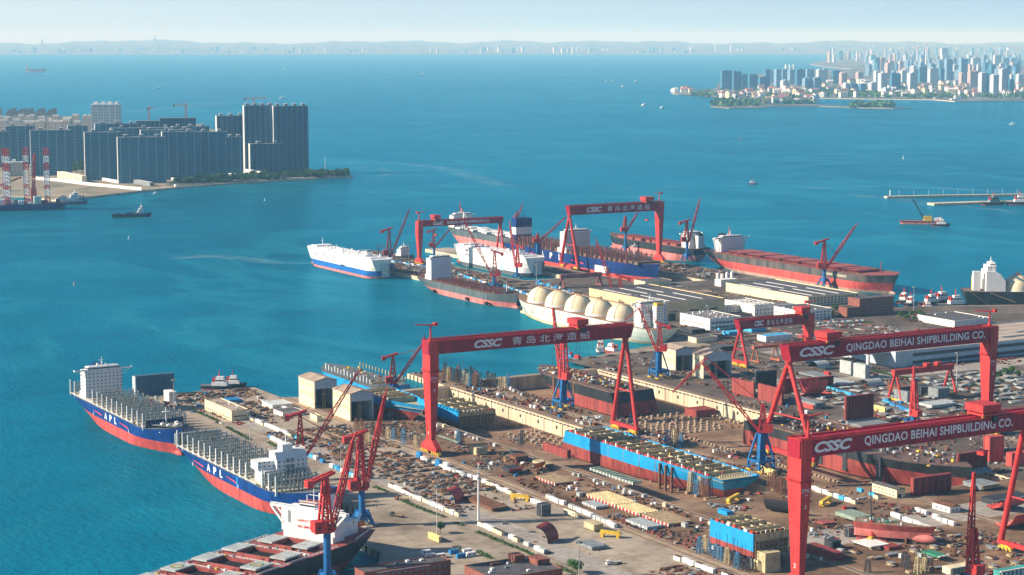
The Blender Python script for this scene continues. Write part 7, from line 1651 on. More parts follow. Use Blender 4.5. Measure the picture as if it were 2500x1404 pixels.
scrap("offcuts strewn before the offices", (1250, 1600, 1690, 1880), 900, 36, smax=5)
scrap("offcuts strewn over the far quay", (1262, 1362, 2120, 2740), 1500, 48, smax=5, hmax=2)
scrap("offcuts strewn over the outer quay", (1584, 1664, 2210, 2690), 900, 30, smax=5, hmax=2.5)
scrap("offcuts strewn over the left pier", (620, 716, 1560, 1730), 700, 24)
scrap("offcuts in the rows at the bottom", (668, 714, 880, 1000), 700, 18, mats=[RUST, RUST, RUSTL, WOOD])
scrap("offcuts on the second dock's floor", (935, 1048, 1120, 1480), 500, 30, z=DOCK_FLOOR + .02)
scrap("offcuts on the near dock's floor", (825, 876, 1380, 1620), 300, 18, z=DOCK_FLOOR + .02)
scrap("offcuts around the warehouses", (1300, 1660, 1900, 2200), 700, 36, smax=5)
# ------------------------------------------------------------------ apartment towers on the headland
HA = R(-15.5)
TW_DARK = grid_mat("tower_slate", (0.13, 0.30, 0.40), (0.006, 0.065, 0.12), 3.6, 3.9, 0.86, 0.66, pier=(0.36, 0.54, 0.62), ppx=20.0, pfx=0.05)
TW_DARK2 = grid_mat("tower_slate_fine", (0.09, 0.22, 0.31), (0.005, 0.05, 0.10), 3.0, 3.9, 0.66, 0.66, pier=(0.03, 0.055, 0.08), ppx=13.0, pfx=0.30)
TW_WHITE = grid_mat("tower_white", (0.70, 0.72, 0.70), (0.10, 0.24, 0.34), 4.2, 4.2, 0.6, 0.6, pier=(0.75, 0.77, 0.76), ppx=16.0, pfx=0.12)
TW_BEIGE = grid_mat("block_beige", (0.66, 0.60, 0.50), (0.12, 0.15, 0.17), 5.0, 4.0, 0.5, 0.55)
def tower(label, x0, x1, top, base, dpt, m, rot, group, zb=4.0, name="apartment_tower", caps=3, roofm=None, parts=True, edge=None, cat="tower"):
    X, Y = g((x0 + x1) / 2, base, zb); D = depth(X, Y); ppm = F / D * 1.0
    wd = (x1 - x0) / ppm / max(.5, math.cos(rot + R(30) - math.atan(((x0 + x1) / 2 - 1250) / F)) ) * 0.97; h = hz(top, X, Y) - zb
    r = Matrix.Rotation(rot, 4, 'Z'); off = r @ Vector((0, dpt / 2, 0)); loc = (X + off.x, Y + off.y, zb)
    if not parts:
        mb = MB(); mb.box(-wd / 2, wd / 2, -dpt / 2, dpt / 2, 0, h, m)
        for k in range(caps): c = wd * ((k + .5) / caps - .5); mb.box(c - wd * .12, c + wd * .12, -dpt * .3, dpt * .3, h, h + 5, roofm or m)
        return tag(mb.build(name, None, loc, rot), label, cat, group)
    t = thing(name, label, cat, loc, rot, group)
    mb = MB(); mb.box(-wd / 2, wd / 2, -dpt / 2, dpt / 2, 0, h, m)
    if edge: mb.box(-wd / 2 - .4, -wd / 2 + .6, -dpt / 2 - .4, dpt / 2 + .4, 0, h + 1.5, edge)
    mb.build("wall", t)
    mb = MB(); mb.box(-wd / 2 - .3, wd / 2 + .3, -dpt / 2 - .3, dpt / 2 + .3, h + .02, h + 1.4, roofm or STEEL); rf = mb.build("roof", t)
    for k in range(caps): mb = MB(); c = wd * ((k + .5) / caps - .5); mb.box(c - min(4, wd * .1), c + min(4, wd * .1), -dpt * .25, dpt * .3, h + 1.41, h + 6.5, roofm or STEEL); mb.box(c - min(4.4, wd * .11), c + min(4.4, wd * .11), -dpt * .27, dpt * .32, h + 6.52, h + 7.0, WHITE); mb.build("lift_house", rf)
    return t
EDGE = mat("edge_sunlit", (0.62, 0.62, 0.58), .6, .08)  # sunlit left side of the towers painted in as a paler tone
GH = "slate apartment towers on the headland"
HT = [(-25, 20, 323, 408, "cut by the photo's left edge", 2), (20, 84, 309, 402, "behind the jack-up rig's legs", 2), (82, 172, 319, 428, "right of the white hotel", 2), (170, 214, 308, 404, "set back with trees at its foot", 1), (213, 293, 324, 440, "third wide one from the left", 2), (294, 402, 336, 447, "nearest the sea wall with a bright left edge", 3), (401, 483, 323, 438, "right of the one nearest the sea wall", 2), (482, 556, 323, 434, "with stepped grey roofs behind it", 2), (555, 594, 336, 428, "narrow one beside the low colonnade", 2)]
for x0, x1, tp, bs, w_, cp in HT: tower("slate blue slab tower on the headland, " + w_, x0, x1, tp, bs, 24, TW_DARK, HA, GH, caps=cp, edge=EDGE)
for x0, x1, tp, bs, w_, cp in [(533, 600, 284, 416, "lower one left of the tallest pair", 3), (600, 670, 259, 421, "left of the tallest pair, red crane before it", 4), (671, 753, 260, 421, "right of the tallest pair, nearest open water", 4), (613, 693, 352, 423, "short one in front of the tallest pair", 2)]: tower("dark slate tower on the headland, " + w_, x0, x1, tp, bs, 26, TW_DARK2, HA, "tall dark towers on the headland", caps=cp, edge=EDGE)
for i, (x0, x1, tp, bs) in enumerate([(239, 336, 303, 400), (279, 428, 313, 402), (425, 510, 310, 400), (350, 470, 318, 410)]): tower("slate slab behind the front towers, showing only its roof, %s from the left" % nth(i), x0, x1, tp, bs, 24, TW_DARK, HA, "slabs behind the front towers", caps=3, edge=EDGE)
tower("dark wrapped block under construction below the orange tower crane", 336, 396, 296, 380, 26, TW_DARK2, HA, "dark wrapped blocks", caps=0); tower("dark wrapped block under construction below the grey tower crane", 395, 477, 289, 380, 26, mat("wrap_navy", (0.01, 0.06, 0.11), .7, .1), HA, "dark wrapped blocks", caps=0)
tower("tall white tower with blue glass standing above the slate slabs", 226, 293, 256, 390, 60, TW_WHITE, HA + R(-10), "white towers", caps=4, roofm=WHITE)
tower("white balconied hotel block behind the jack-up rig", 15, 56, 397, 430, 22, TW_BEIGE, HA, "white blocks", caps=1, roofm=WHITE)
for i in range(24):
    x = -10 + (i % 12) * 17 + rnd.uniform(-4, 4) + (0 if i < 12 else 8); tp = 285 + rnd.uniform(-4, 10) + (12 if i >= 12 else 0)
    tower("beige low block, %s along the left skyline row" % nth(i), x, x + rnd.uniform(13, 19), tp, 345 + (12 if i >= 12 else 0), 30, TW_BEIGE, HA + R(-12), "beige blocks of the left skyline", parts=False, caps=3, roofm=WALLW)
tower("small beige block beside the tall white tower", 202, 226, 284, 380, 26, TW_BEIGE, HA + R(-12), "beige blocks of the left skyline", parts=False, caps=2, roofm=WALLW)
for i, px in enumerate((6, 42, 68, 84, 112, 140)):
    X, Y = g(px, 330, 4); mb = MB(); n = 10; R_ = 38; pf = [(R_ * math.cos(math.pi * k / n), R_ * .75 * math.sin(math.pi * k / n)) for k in range(n + 1)]; mb.extr(pf[:6] + [(0, 0)], 'x', -9, 9, STEEL); mb.box(-12, 12, -R_, R_, -90, 0, TW_BEIGE); tag(mb.build("arched_block", None, (X, Y, hz(284, X, Y)), HA + R(80)), "block with a curved sail roof, %s from the left skyline edge" % nth(i), "tower", "sail roofed blocks")
def tower_crane(label, px, base, top, m, jl, jr, zb):
    X, Y = g(px, 390, 4); zt = hz(top, X, Y); z0 = hz(base, X, Y); t = thing("tower_crane", label, "tower crane", (X, Y, z0), R(-30), "tower cranes on the headland"); h = zt - z0
    mb = MB(); mb.truss((0, 0, 0), (0, 0, h), 3, 3, m, .8, 14); mb.build("mast", t); mb = MB(); mb.truss((-jl, 0, h), (jr, 0, h + 1), 2, 2, m, .7, 8); mb.box(-jl, -jl + 4, -2, 2, h - 4, h, DARK); mb.bar((0, 0, h), (0, 0, h + 8), 1, m); mb.bar((0, 0, h + 8), (jr * .8, 0, h + 1), .5, m); mb.build("jib", t)
ORC = mat("crane_orange", (0.6, 0.25, 0.14), .6, .1)
tower_crane("orange tower crane on the dark wrapped block", 366, 296, 264, ORC, 6, 12, 0); tower_crane("grey tower crane with orange jib on the navy wrapped block", 456, 289, 256, ORC, 34, 8, 0); tower_crane("red tower crane rising before the tallest towers", 622, 425, 240, ORC, 26, 38, 0)
def low(label, corner, right, left, top, m, **k): bldg("low_building", label, "building", fit(corner, right, left, top, 4.05), m, k.pop("roof", WALLW), z=4.05, group="low buildings at the towers' feet", parapet=.6, **k)
low("white terraced building with columns left of the slate slabs", (200, 446), 212, 140, 430, WALLC, win_w=(2, 3, 6, 5, 2.2, 4)); low("long low white canopy in front of the slate slabs", (290, 448), 294, 226, 442, WALLW); low("dark open pavilion by the sea wall", (366, 455), 376, 311, 446, STEEL); low("white colonnade at the tallest towers' feet", (648, 431), 654, 582, 421, WALLW, win_w=(1, 1, 10, 5, 4, 3)); low("white low annex left of the colonnade", (580, 433), 584, 556, 427, WALLW); low("small white kiosk on the sea wall", (428, 456), 432, 425, 451, WHITE); low("flat white pavilion between trees", (435, 442), 440, 408, 437, WALLW)
mb = MB(); P = [g(*p, 4.0) for p in [(82, 438), (140, 443), (210, 452), (280, 459), (346, 465)]]
for p, q in zip(P, P[1:]):
    p, q = Vector((*p, 4)), Vector((*q, 4)); n = int((q - p).length / 9)
    for k in range(n): a, b_ = p.lerp(q, k / n), p.lerp(q, (k + .88) / n); mb.bar(a + Vector((0, 0, 3.4)), b_ + Vector((0, 0, 3.4)), .5, WHITE, h=6.6)
tag(mb.build("site_fence"), "long pale panel fence along the sandy building lot", "fence")
n = 0
for i in range(120):
    px = 430 + i * 3.5 + rnd.uniform(-3, 3); lo = 453 - (px - 440) * .0565; py = lo - rnd.uniform(1, 9) * (1 if px < 760 else .7)
    X, Y = g(px, py, 4); put_tree(X, Y, 4.4, "dark green tree, %s from the left along the headland's sea wall" % nth(i), "trees along the headland sea wall", i, rnd.uniform(1.3, 2.2))
for i in range(12):
    px = 175 + rnd.uniform(0, 36); X, Y = g(px, rnd.uniform(405, 424), 4); put_tree(X, Y, 4, "dark green tree between slate towers, %s in the gap" % nth(i), "trees between the slate towers", i, rnd.uniform(1.8, 2.4))
X, Y = g(794, 428, 4); h = hz(382, X, Y) - 4; t = thing("light_mast", "slim white mast on the headland's green point", "mast", (X, Y, 4)); mb = MB(); mb.bar((0, 0, 0), (0, 0, h), 1.6, WHITE, n=8, w2=.8); mb.build("pole", t)

# ------------------------------------------------------------------ the city across the bay
CA = R(-4)
CT = [grid_mat("city_grey", (0.24, 0.38, 0.52), (0.06, 0.17, 0.30), 7, 9, .6, .6), grid_mat("city_pale", (0.56, 0.60, 0.63), (0.15, 0.26, 0.36), 7, 9, .5, .5), grid_mat("city_slate_shaded", (0.07, 0.22, 0.35), (0.02, 0.11, 0.21), 8, 9, .6, .7), grid_mat("city_rose", (0.55, 0.40, 0.36), (0.2, 0.22, 0.26), 7, 9, .5, .5)]
CN = ["grey", "pale", "slate", "rose"]
front = [(300, 383, 515, 655, 2), (385, 447, 520, 650, 2), (450, 497, 540, 650, 2), (500, 570, 543, 655, 2), (575, 660, 560, 650, 2), (617, 660, 505, 600, 2), (660, 697, 518, 600, 0), (697, 740, 505, 635, 0), (740, 800, 505, 600, 0), (795, 840, 508, 610, 0), (842, 915, 505, 620, 2), (918, 980, 505, 600, 0), (745, 800, 585, 660, 1), (903, 970, 570, 665, 0), (972, 1030, 565, 665, 0), (1000, 1080, 505, 610, 1), (1105, 1170, 513, 610, 2), (1170, 1220, 530, 615, 3), (1290, 1335, 525, 610, 3), (1240, 1300, 610, 665, 2), (1310, 1360, 610, 660, 2), (1200, 1235, 605, 665, 1), (1385, 1440, 600, 680, 1), (1415, 1455, 420, 520, 2), (1455, 1495, 422, 520, 3), (1420, 1460, 518, 600, 1), (1455, 1510, 530, 690, 1), (1490, 1540, 640, 700, 1), (1520, 1560, 440, 510, 3), (1562, 1690, 465, 520, 2), (1610, 1650, 513, 600, 1), (1530, 1610, 535, 650, 2), (1665, 1730, 530, 690, 1), (1735, 1800, 490, 600, 2), (1810, 1885, 495, 605, 1), (1890, 1925, 500, 600, 2), (1895, 1955, 350, 480, 1), (1930, 1985, 430, 585, 0), (1985, 2030, 470, 580, 1), (2035, 2095, 430, 600, 0), (2040, 2080, 530, 620, 3), (2100, 2180, 520, 630, 3), (2120, 2190, 420, 520, 1), (2185, 2235, 530, 695, 1), (2236, 2268, 540, 695, 2), (2270, 2320, 545, 700, 1), (2330, 2390, 500, 690, 1), (2390, 2430, 580, 700, 2), (2280, 2340, 400, 510, 1), (2360, 2420, 420, 500, 0), (2420, 2470, 470, 560, 2), (2455, 2500, 540, 620, 1), (2185, 2240, 640, 690, 1)]  # leftmost slate towers face shade; that darkness is put into their colour
for i, (a, b_, tp, bs, c) in enumerate(front):
    k = 1 / 2.976; tower("%s tower on the bay's right shore, %s from the left of the front towers" % (CN[c], nth(sorted(front).index(front[i]))), 1660 + a * k, 1660 + b_ * k, tp * k, bs * k, 34 if c != 2 else 22, CT[c], CA, "front towers across the bay", name="city_tower", parts=False, caps=1 + (i % 2), roofm=CT[c])
i = 0
cells_ = []
for _ in range(260):
    px = rnd.uniform(2020, 2540); base = rnd.uniform(128, 200); cells_.append((px, base))
cells_.sort(key=lambda c: c[0])
for px, base in cells_:
    if px < 2120 and base > 155: continue
    hh = rnd.uniform(10, 30) * (.55 + (base - 120) / 90); c = rnd.choice([0, 0, 1, 2, 2, 3, 0]); w_ = rnd.uniform(5, 10) * (.5 + (base - 120) / 110)
    tower("%s tower farther back in the city, %s from the left" % (CN[c], nth(i)), px, px + w_, base - hh, base, 40, CT[c], CA + rnd.choice([0, R(25), R(-20)]), "farther towers across the bay", name="city_tower", parts=False, caps=1, roofm=CT[c]); i += 1
RT = mat("roof_tile_red", (0.42, 0.20, 0.16), .8, .15)
hp = []
for _ in range(170): px = rnd.uniform(1850, 2520); hp.append((px, rnd.uniform(205, 238) if px > 1980 else rnd.uniform(222, 236)))
hp += [(rnd.uniform(1862, 1995), rnd.uniform(243, 254)) for _ in range(26)] + [(rnd.uniform(1645, 1690), 224.5 + rnd.uniform(0, 2)) for _ in range(8)] + [(rnd.uniform(1752, 1870), rnd.uniform(230, 240)) for _ in range(24)]
hp.sort()
for i, (px, py) in enumerate(hp):
    X, Y = g(px, py, 4); w_, d_, h_ = rnd.uniform(22, 46), rnd.uniform(18, 30), rnd.uniform(12, 34); mb = MB(); rm = rnd.choice([RT, RT, ROOFT, WALLW]); wm = rnd.choice([WALLW, WALLW, WALLC, CT[1]])
    mb.box(-w_ / 2, w_ / 2, -d_ / 2, d_ / 2, 0, h_, wm); mb.extr([(-d_ / 2 - 1, h_), (d_ / 2 + 1, h_), (0, h_ + d_ * .35)], 'x', -w_ / 2 - 1, w_ / 2 + 1, rm)
    tag(mb.build("house", None, (X, Y, 4), CA + rnd.uniform(-.5, .5)), "pale house with pitched roof on the right shore, %s from the left" % nth(i), "house", "low houses across the bay")
def canopy(name, label, regs, n, size, z):
    mb = MB()
    for _ in range(n):
        (x0, x1, y0, y1) = rnd.choice(regs); X, Y = g(rnd.uniform(x0, x1), rnd.uniform(y0, y1), z); r = rnd.uniform(.6, 1.3) * size
        leaf_cloud(mb, (X, Y, z + r * .5), r, r, r * .7, 16, size * .42)
    o = struct(mb.build(name), "stuff"); o["label"] = label; return o
canopy("wooded_shore", "dark green woods among the houses of the right shore", [(1690, 1900, 222, 237), (1900, 2200, 230, 239), (2200, 2500, 232, 241), (1740, 1850, 250, 260), (1850, 1990, 243, 254), (2080, 2180, 256, 262), (2150, 2500, 205, 232), (2000, 2150, 215, 232)], 520, 20, 4)
canopy("headland_woods", "dark green shrubs and woods along the headland sea wall", [(430, 560, 441, 446), (560, 700, 430, 440), (700, 790, 424, 433), (780, 850, 424, 429)], 230, 7, 4.4)
# chimneys, silos
for i, (px, bs, tp) in enumerate(((2239, 150, 100), (2260, 158, 101))):
    X, Y = g(px, bs, 4); h = hz(tp, X, Y) - 4; t = thing("chimney", "%s tall red and white banded power station chimney" % ("left" if i == 0 else "right"), "chimney", (X, Y, 4), 0, "banded chimneys"); mb = MB()
    for k in range(10): mb.bar((0, 0, h * k / 10), (0, 0, h * (k + 1) / 10), 17 - k * .7, WHITE if (k < 6 or k % 2) else CRED, n=12, w2=16.3 - k * .7)
    mb.build("stack", t)
for i, px in enumerate((1919, 1928, 1937.5)): X, Y = g(px, 172, 4); mb = MB(); mb.bar((0, 0, 0), (0, 0, 60), 24, WHITE, n=14, smooth=True); tag(mb.build("silo", None, (X, Y, 4)), "white harbour silo behind the slate towers, %s of three" % nth(i), "silo", "harbour silos across the bay")
for i, px in enumerate((1672, 1680, 1687)): X, Y = g(px, 225, 4); mb = MB(); mb.bar((0, 0, 0), (0, 0, 14), 20, WHITE, n=14); mb.dome((0, 0, 14), 10, WHITE, 0, 14, 4, .5); tag(mb.build("storage_tank", None, (X, Y, 4)), "white round tank at the far spit, %s from the left" % nth(i), "tank", "tanks on the spit")
# distant shore city, one hazy mass
mb = MB(); r2 = random.Random(5)
for _ in range(1900):
    px = r2.uniform(-40, 2540); base = r2.uniform(105, 129) if px < 1700 else r2.uniform(104, 127); X, Y = g(px, base + 4, 0); h = r2.uniform(30, 105); w_ = r2.uniform(30, 90)
    if 900 < px < 1050 and base > 118: continue
    mb.cbox(X, Y, 0, w_, w_, h + r2.uniform(0, 60), r2.choice([WHITE, CT[0], CT[1], CT[2], WALLW]), R(-20))
for px in [1230 + k * 5.5 for k in range(38)]: X, Y = g(px, 121, 0); mb.cbox(X, Y, 0, r2.uniform(28, 50), 40, r2.uniform(70, 150) if px < 1420 else 60, CT[2], R(-20))
for px, tp in ((379, 89), (104, 97), (1752, 105)): X, Y = g(px, 124, 0); mb.cbox(X, Y, 0, 40, 40, hz(tp, X, Y), CT[0], R(-20))
o = struct(mb.build("distant_city"), "stuff"); o["label"] = "pale hazy towers of the distant city along the horizon"
X, Y = g(904, 112, 0); mb = MB(); mb.dome((0, 0, 0), 78, WHITE, 0, 24, 8, .8); tag(mb.build("dome_hall", None, (X, Y, 0)), "white dome standing out on the distant hazy shore", "dome")
mb = MB(); mb.prism(pp([(870, 128), (930, 121), (1000, 122), (1060, 127), (1130, 130), (1000, 130)], 1), -2, 30, G_LAND); struct(mb.build("far_island"))
t = thing("sea_bridge", "long low bridge across the bay before the distant city", "bridge", (*g(1000, 133, 0), 0)); O = Vector(t.location)
bp_ = [(-60, 135), (400, 134.5), (800, 133), (1100, 132.5), (1400, 130), (1660, 127), (1780, 125), (1900, 126), (2050, 131)]; B3 = []
for (px, py) in bp_: X, Y = g(px, py + 2.5, 0); B3.append(Vector((X, Y, max(18, hz(py, X, Y)))) - O)
mb = MB(); [mb.bar(p, q, 26, STEEL, h=5) for p, q in zip(B3, B3[1:])]; mb.build("deck", t)
for p, q in zip(B3, B3[1:]):
    for k in range(5): c = p.lerp(q, k / 5); mb = MB(); mb.box(c.x - 7, c.x + 7, c.y - 7, c.y + 7, 0, c.z - 2, STEEL); mb.build("pier", t)
for px in (1690, 1746, 1784): X, Y = g(px, 131, 0); mb = MB(); c = Vector((X, Y, 0)) - O; mb.box(c.x - 8, c.x + 8, c.y - 8, c.y + 8, 0, hz(110, X, Y), WHITE); mb.build("pylon", t)

# ------------------------------------------------------------------ harbour walls and small craft
def mole(label, pts, wd, z, m):
    P = [Vector((*g(*p, z), 0)) for p in pts]; mb = MB()
    for p, q in zip(P, P[1:]): mb.bar((p.x, p.y, z / 2 - 1), (q.x, q.y, z / 2 - 1), wd, m, h=z + 2)
    return tag(mb.build("breakwater"), label, "breakwater", "breakwaters at the right")
mole("long breakwater with a white lighthouse at its left tip", [(2162, 479), (2300, 476), (2600, 472)], 14, 4, CONC); mole("second breakwater with workboats moored along it", [(2272, 496), (2400, 492), (2600, 489)], 26, 4, CONC)
X, Y = g(2173, 477, 4); t = thing("lighthouse", "small white lighthouse at the breakwater tip", "lighthouse", (X, Y, 4)); mb = MB(); mb.bar((0, 0, 0), (0, 0, 9), 3, WHITE, n=10, w2=2); mb.build("tower", t); mb = MB(); mb.bar((0, 0, 9), (0, 0, 11), 2.2, WHITE, n=10); mb.bar((0, 0, 9), (0, 0, 9.3), 3.6, WHITE, n=10); mb.build("lantern", t)
for i in range(9): X, Y = g(2195 + i * 36, 477 - i * .6, 4); mb = MB(); mb.bar((0, 0, 0), (0, 0, 9), .4, WHITE, n=6); mb.box(-1, 1, -.3, .3, 9, 9.4, WHITE); tag(mb.build("street_lamp", None, (X, Y, 4)), "slim lamp post on the long breakwater, %s from the lighthouse" % nth(i), "lamp post", "lamp posts on the breakwater")
def tug(label, pos, rz, L_=30, group="harbour tugs", hm=HBLACK, masts=CRED, up=WHITE, z=0.0):
    t = ship("tugboat", label, "tugboat", g(*pos, 0), rz, group); k = L_ / 30; B = 10 * k
    hull_mb(L_, B, 3.6 * k, [(.8 * k, ANTI), (3.6 * k, hm)], zk=-1, rake=2 * k, stern_over=1, bow_fine=.4, stern_fine=.1, sheer_bow=1.6 * k, deck=DECKG, bulb=False, stern_w=.8).build("hull", t)
    mb = MB(); mb.box(10 * k, 23 * k, -3.4 * k, 3.4 * k, 3.6 * k, 6.4 * k, up); mb.box(13 * k, 21 * k, -2.8 * k, 2.8 * k, 6.42 * k, 9 * k, up); mb.box(12.9 * k, 21.1 * k, -2.9 * k, 2.9 * k, 7.4 * k, 8.4 * k, GLASS); mb.box(14 * k, 20 * k, -2.4 * k, 2.4 * k, 9.02 * k, 11 * k, up); mb.build("wheelhouse", t)
    mb = MB(); mb.bar((16 * k, 0, 11 * k), (16 * k, 0, 17 * k), .9 * k, masts, n=6, w2=.4 * k); mb.bar((16 * k, -2 * k, 14 * k), (16 * k, 2 * k, 14 * k), .35 * k, masts); mb.build("mast", t)
    mb = MB(); [mb.cbox(11.5 * k, s_ * 2.2 * k, 6.4 * k, 1.6 * k, 1.4 * k, 3.6 * k, masts) for s_ in (-1, 1)]; mb.build("funnel", t); return t
tug("white housed tug moored at the left pier's sea end", (490, 950), R(-35), 34); tug("second white tug with red mast lying behind the first at the left pier", (528, 944), R(-35), 30)
for i, (px, py, rz, l) in enumerate([(2195, 742, 60, 34), (2212, 748, 60, 30), (2240, 746, 20, 36), (2262, 742, 20, 40), (2290, 752, 10, 42), (2236, 757, 0, 26)]): tug("white and black tug in the right basin, %s from its left side" % nth(i), (px, py), R(rz - 30), l)
tug("lone tug steaming left on open water, trailing a thin wake", (1850, 450), R(150), 24, hm=NAVY); tug("blue workboat moored by the far dock's small jetty", (1412, 878), R(120), 22, hm=CBLUE, up=CCYAN); tug("white boat behind the small jetty with pale roof", (1468, 862), R(60), 30, hm=WHITE); tug("workboat moored along the second breakwater, nearest its tip", (2395, 501), R(-20), 50, hm=HBLACK, up=STEEL); tug("white housed boat at the second breakwater, right edge", (2455, 500), R(-30), 52); tug("dark workboat in the shade of the small jetty's pier", (1520, 868), R(100), 30, hm=PRIMER)
def boat(label, px, py, L_, rz, m=WHITE, group="small boats on the bay"):
    X, Y = g(px, py, 0); t = thing("motor_boat", label, "boat", (X, Y, 0), rz, group); mb = MB(); mb.hexa([(-L_ / 2, -L_ * .12, -.5), (L_ * .4, -L_ * .1, -.5), (L_ * .4, L_ * .1, -.5), (-L_ / 2, L_ * .12, -.5), (-L_ / 2, -L_ * .15, L_ * .12), (L_ / 2, -L_ * .04, L_ * .16), (L_ / 2, L_ * .04, L_ * .16), (-L_ / 2, L_ * .15, L_ * .12)], m); mb.build("hull", t); mb = MB(); mb.box(-L_ * .25, L_ * .15, -L_ * .1, L_ * .1, L_ * .12, L_ * .3, WHITE); mb.bar((0, 0, L_ * .3), (0, 0, L_ * .5), L_ * .02, WHITE); mb.build("cabin", t)
for lab, px, py, L_, rz, m in [("white speedboat drawing a long wake above the tallest towers", 690, 241, 60, -10, WHITE), ("dark hulled boat in mid bay left of centre", 1030, 184, 90, 150, HBLACK), ("small white boat far out right of the wake boat", 693, 170, 50, 0, WHITE), ("white boat in front of the islet, left of a pair", 1573, 258, 55, 10, WHITE), ("white boat in front of the islet, right of a pair", 1617, 264, 45, 10, WHITE), ("small white boat nearest the spit's left end", 1521, 212, 50, 10, WHITE), ("white cruiser near the photo's right edge", 2472, 305, 50, 160, WHITE), ("little white launch beside the headland sea wall", 381, 473, 12, 0, WHITE), ("white boat on the far bay, alone left of the spit", 1553, 200, 60, 0, STEEL), ("tiny white boat under the dark water streak", 1480, 199, 40, 0, WHITE), ("second tiny white boat under the dark water streak", 1497, 199, 40, 0, WHITE), ("long white ferry moored before the right shore", 2340, 246, 150, -20, WHITE), ("white launch moored near the ferry", 2285, 243, 70, -20, WHITE), ("sail boat far left on the bay", 388, 216, 50, 0, DARK)]: boat(lab, px, py, L_ * (.6 if L_ > 30 else 1), R(rz), m)
def buoy(label, px, py, m, h=4.5): X, Y = g(px, py, 0); mb = MB(); mb.bar((0, 0, -.5), (0, 0, 1), h * .6, m, n=10); mb.bar((0, 0, 1), (0, 0, h), h * .25, m, n=8, w2=h * .1); mb.dome((0, 0, h), h * .12, m); tag(mb.build("channel_buoy", None, (X, Y, 0)), label, "buoy", "channel buoys")
for lab, px, py, m in [("orange and white buoy on the lower left water", 181, 697, mat("buoy_pale", (.7, .45, .35), .5, .1)), ("pale buoy below the black coaster", 314, 583, WHITE), ("small pale buoy below the headland towers", 646, 490, WHITE), ("dark buoy in the mid channel", 1125, 412, DARK), ("red buoy in the right bay", 1806, 342, CRED), ("white buoy right of the red one", 2205, 388, WHITE)]: buoy(lab, px, py, m, 5 if py > 450 else 8)
# coaster, crane barge, jack-up rig, far tanker
t = ship("coaster", "small black coaster with white wheelhouse alone off the headland", "coaster", g(272, 531, 0), R(-16)); hull_mb(74, 14, 6.5, [(1, HBLACK), (6.5, mat("hull_coaster", (0.015, 0.03, 0.05), .5, .2))], rake=3, stern_over=2, bulb=False, deck=DARK, sheer_bow=2).build("hull", t); house(t, 50, 58, 5.5, 6.5, 9, wing=False, funnel=None, m=SHIPWALL, tiers=1); mb = MB(); [mb.cbox(rnd.uniform(6, 46), rnd.uniform(-4, 4), 6.5, 5, 4, rnd.uniform(1, 3.6), rnd.choice([DARK, STEEL, CBLUE])) for _ in range(14)]; mb.bar((40, 0, 7), (40, 0, 15), .8, STEEL); mb.build("deck_gear", t)
t = ship("crane_barge", "pink hulled crane barge with dark raised boom and yellow cab, right of the bulk ship", "barge", g(2197, 546, 0), R(-35)); hull_mb(82, 20, 5.5, [(3.2, PINK), (5.5, HBLACK)], rake=3, stern_over=2, bow_fine=.05, stern_fine=.03, stern_w=.95, bulb=False, deck=DECKR, sheer_bow=0).build("hull", t); mb = MB(); mb.box(42, 56, -6, 6, 5.5, 14, YEL); mb.box(60, 74, -7, 7, 5.5, 11, WHITE); mb.build("cab", t); mb = MB(); mb.truss((42, 0, 10), (22, 0, 44), 4, 2, DARK, .8, 8, 2, 1.2); mb.bar((22, 0, 44), (54, 0, 14), .5, DARK); mb.build("boom", t)
tug("white workboat alongside the crane barge", (2272, 552), R(-35), 34, group="workboats")
t = ship("jack_up_rig", "jack-up barge with tall red and white lattice legs at the left edge", "jack-up rig", g(-60, 515, 0), R(-8)); hull_mb(175, 46, 11, [(2, HBLACK), (11, NAVY)], rake=6, stern_over=2, bow_fine=.1, stern_fine=.03, stern_w=.95, bulb=False, deck=DECKB, sheer_bow=2).build("hull", t)
mb = MB(); mb.box(20, 60, -14, 14, 11.02, 22, WHITE); mb.box(110, 124, -16, -6, 11.02, 26, mat("pale_green", (.55, .72, .66), .5, .1)); mb.build("deck_house", t); mb = MB(); [mb.cbox(rnd.uniform(10, 160), rnd.uniform(-18, 18), 11, rnd.uniform(2, 8), rnd.uniform(2, 8), rnd.uniform(2, 9), rnd.choice([WHITE, STEEL, ANTI, DARK])) for _ in range(40)]; struct(mb.build("deck_gear", t), "stuff")
RW = [WHITE, CRED]
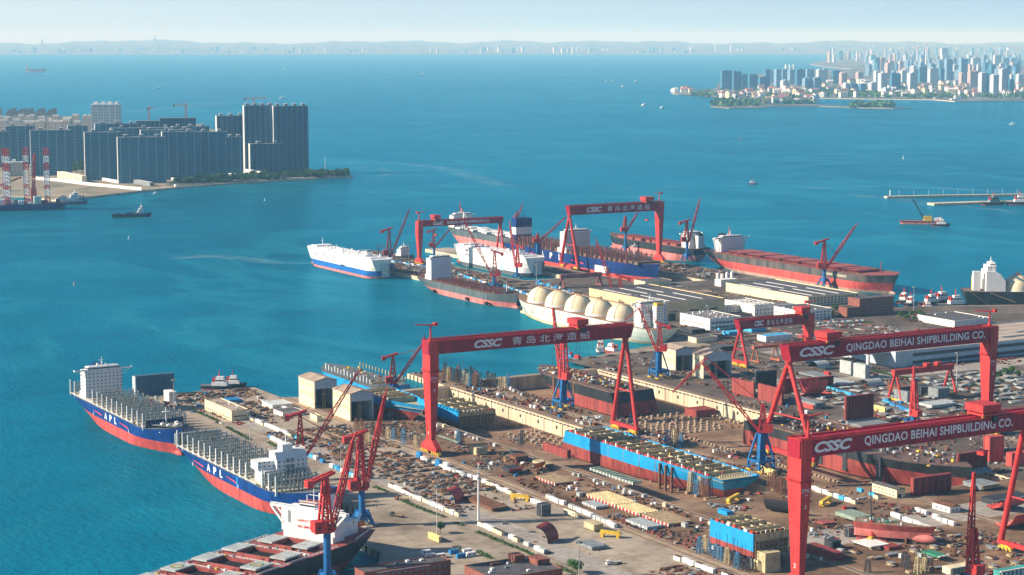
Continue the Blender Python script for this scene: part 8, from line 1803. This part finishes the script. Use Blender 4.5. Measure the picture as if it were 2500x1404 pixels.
for (x, y) in ((60, -16), (60, 18), (100, 16), (135, -14)):
    mb = MB(); nb = 16
    for k in range(nb):
        z0, z1 = 4 + k * 7.2, 4 + (k + 1) * 7.2; mm_ = CRED if k in (15, 14, 11, 10, 5) or k < 3 else WHITE
        for sx, sy in ((-1, -1), (1, -1), (0, 1)): mb.bar((x + sx * 5, y + sy * 4, z0), (x + sx * 5, y + sy * 4, z1), 1.3, mm_)
        c = [(-5, -4), (5, -4), (0, 4)]
        for a in range(3): b_ = (a + 1) % 3; mb.bar((x + c[a][0], y + c[a][1], z0), (x + c[b_][0], y + c[b_][1], z1), 1.0, mm_); mb.bar((x + c[a][0], y + c[a][1], z1), (x + c[b_][0], y + c[b_][1], z1), .8, mm_)
    mb.build("leg", t)
mb = MB(); mb.cbox(112, 2, 11, 12, 12, 30, ANTI, 0, .8); mb.truss((112, 2, 40), (116, 2, 108), 6, 4, CRED, 1.6, 8, 4, 3); mb.cbox(40, 10, 22, 14, 14, 24, ANTI, 0, .6); mb.bar((40, 10, 44), (90, 10, 62), 3, ANTI); mb.build("deck_crane", t)
t = ship("offshore_ship", "white and grey offshore ship moored right of the jack-up barge", "offshore ship", g(118, 500, 0), R(-12)); hull_mb(78, 18, 6, [(1.5, ANTI), (6, mat("hull_slate", (0.05, 0.10, 0.16), .5, .1))], rake=3, stern_over=2, bulb=False, deck=DECKG, sheer_bow=3).build("hull", t); house(t, 44, 58, 7, 6, 14, wing_w=8, m=SHIPWALL); mb = MB(); mb.box(14, 44, -6, 6, 6, 12, WHITE); [mb.cbox(rnd.uniform(8, 70), rnd.uniform(-6, 6), 9, 4, 4, rnd.uniform(2, 9), rnd.choice([WHITE, HATCH, STEEL])) for _ in range(20)]; mb.build("deck_gear", t)
t = ship("tanker", "faint pink tanker with white house far out at upper left", "tanker", g(62, 176, 0), R(-24)); t.scale = (1, 1, 1); hull_mb(205, 34, 30, [(16, mat("hull_far_pink", (.62, .30, .30), .6, .05)), (30, PINK)], rake=8, stern_over=6, bulb=False, deck=PRIMER, sheer_bow=4).build("hull", t); house(t, 12, 30, 14, 30, 38, wing=True, funnel=(8, 10, 4, STEEL), m=SHIPWALL); mb = MB(); mb.box(160, 200, -12, 12, 30, 36, STEEL); mb.build("forecastle", t)
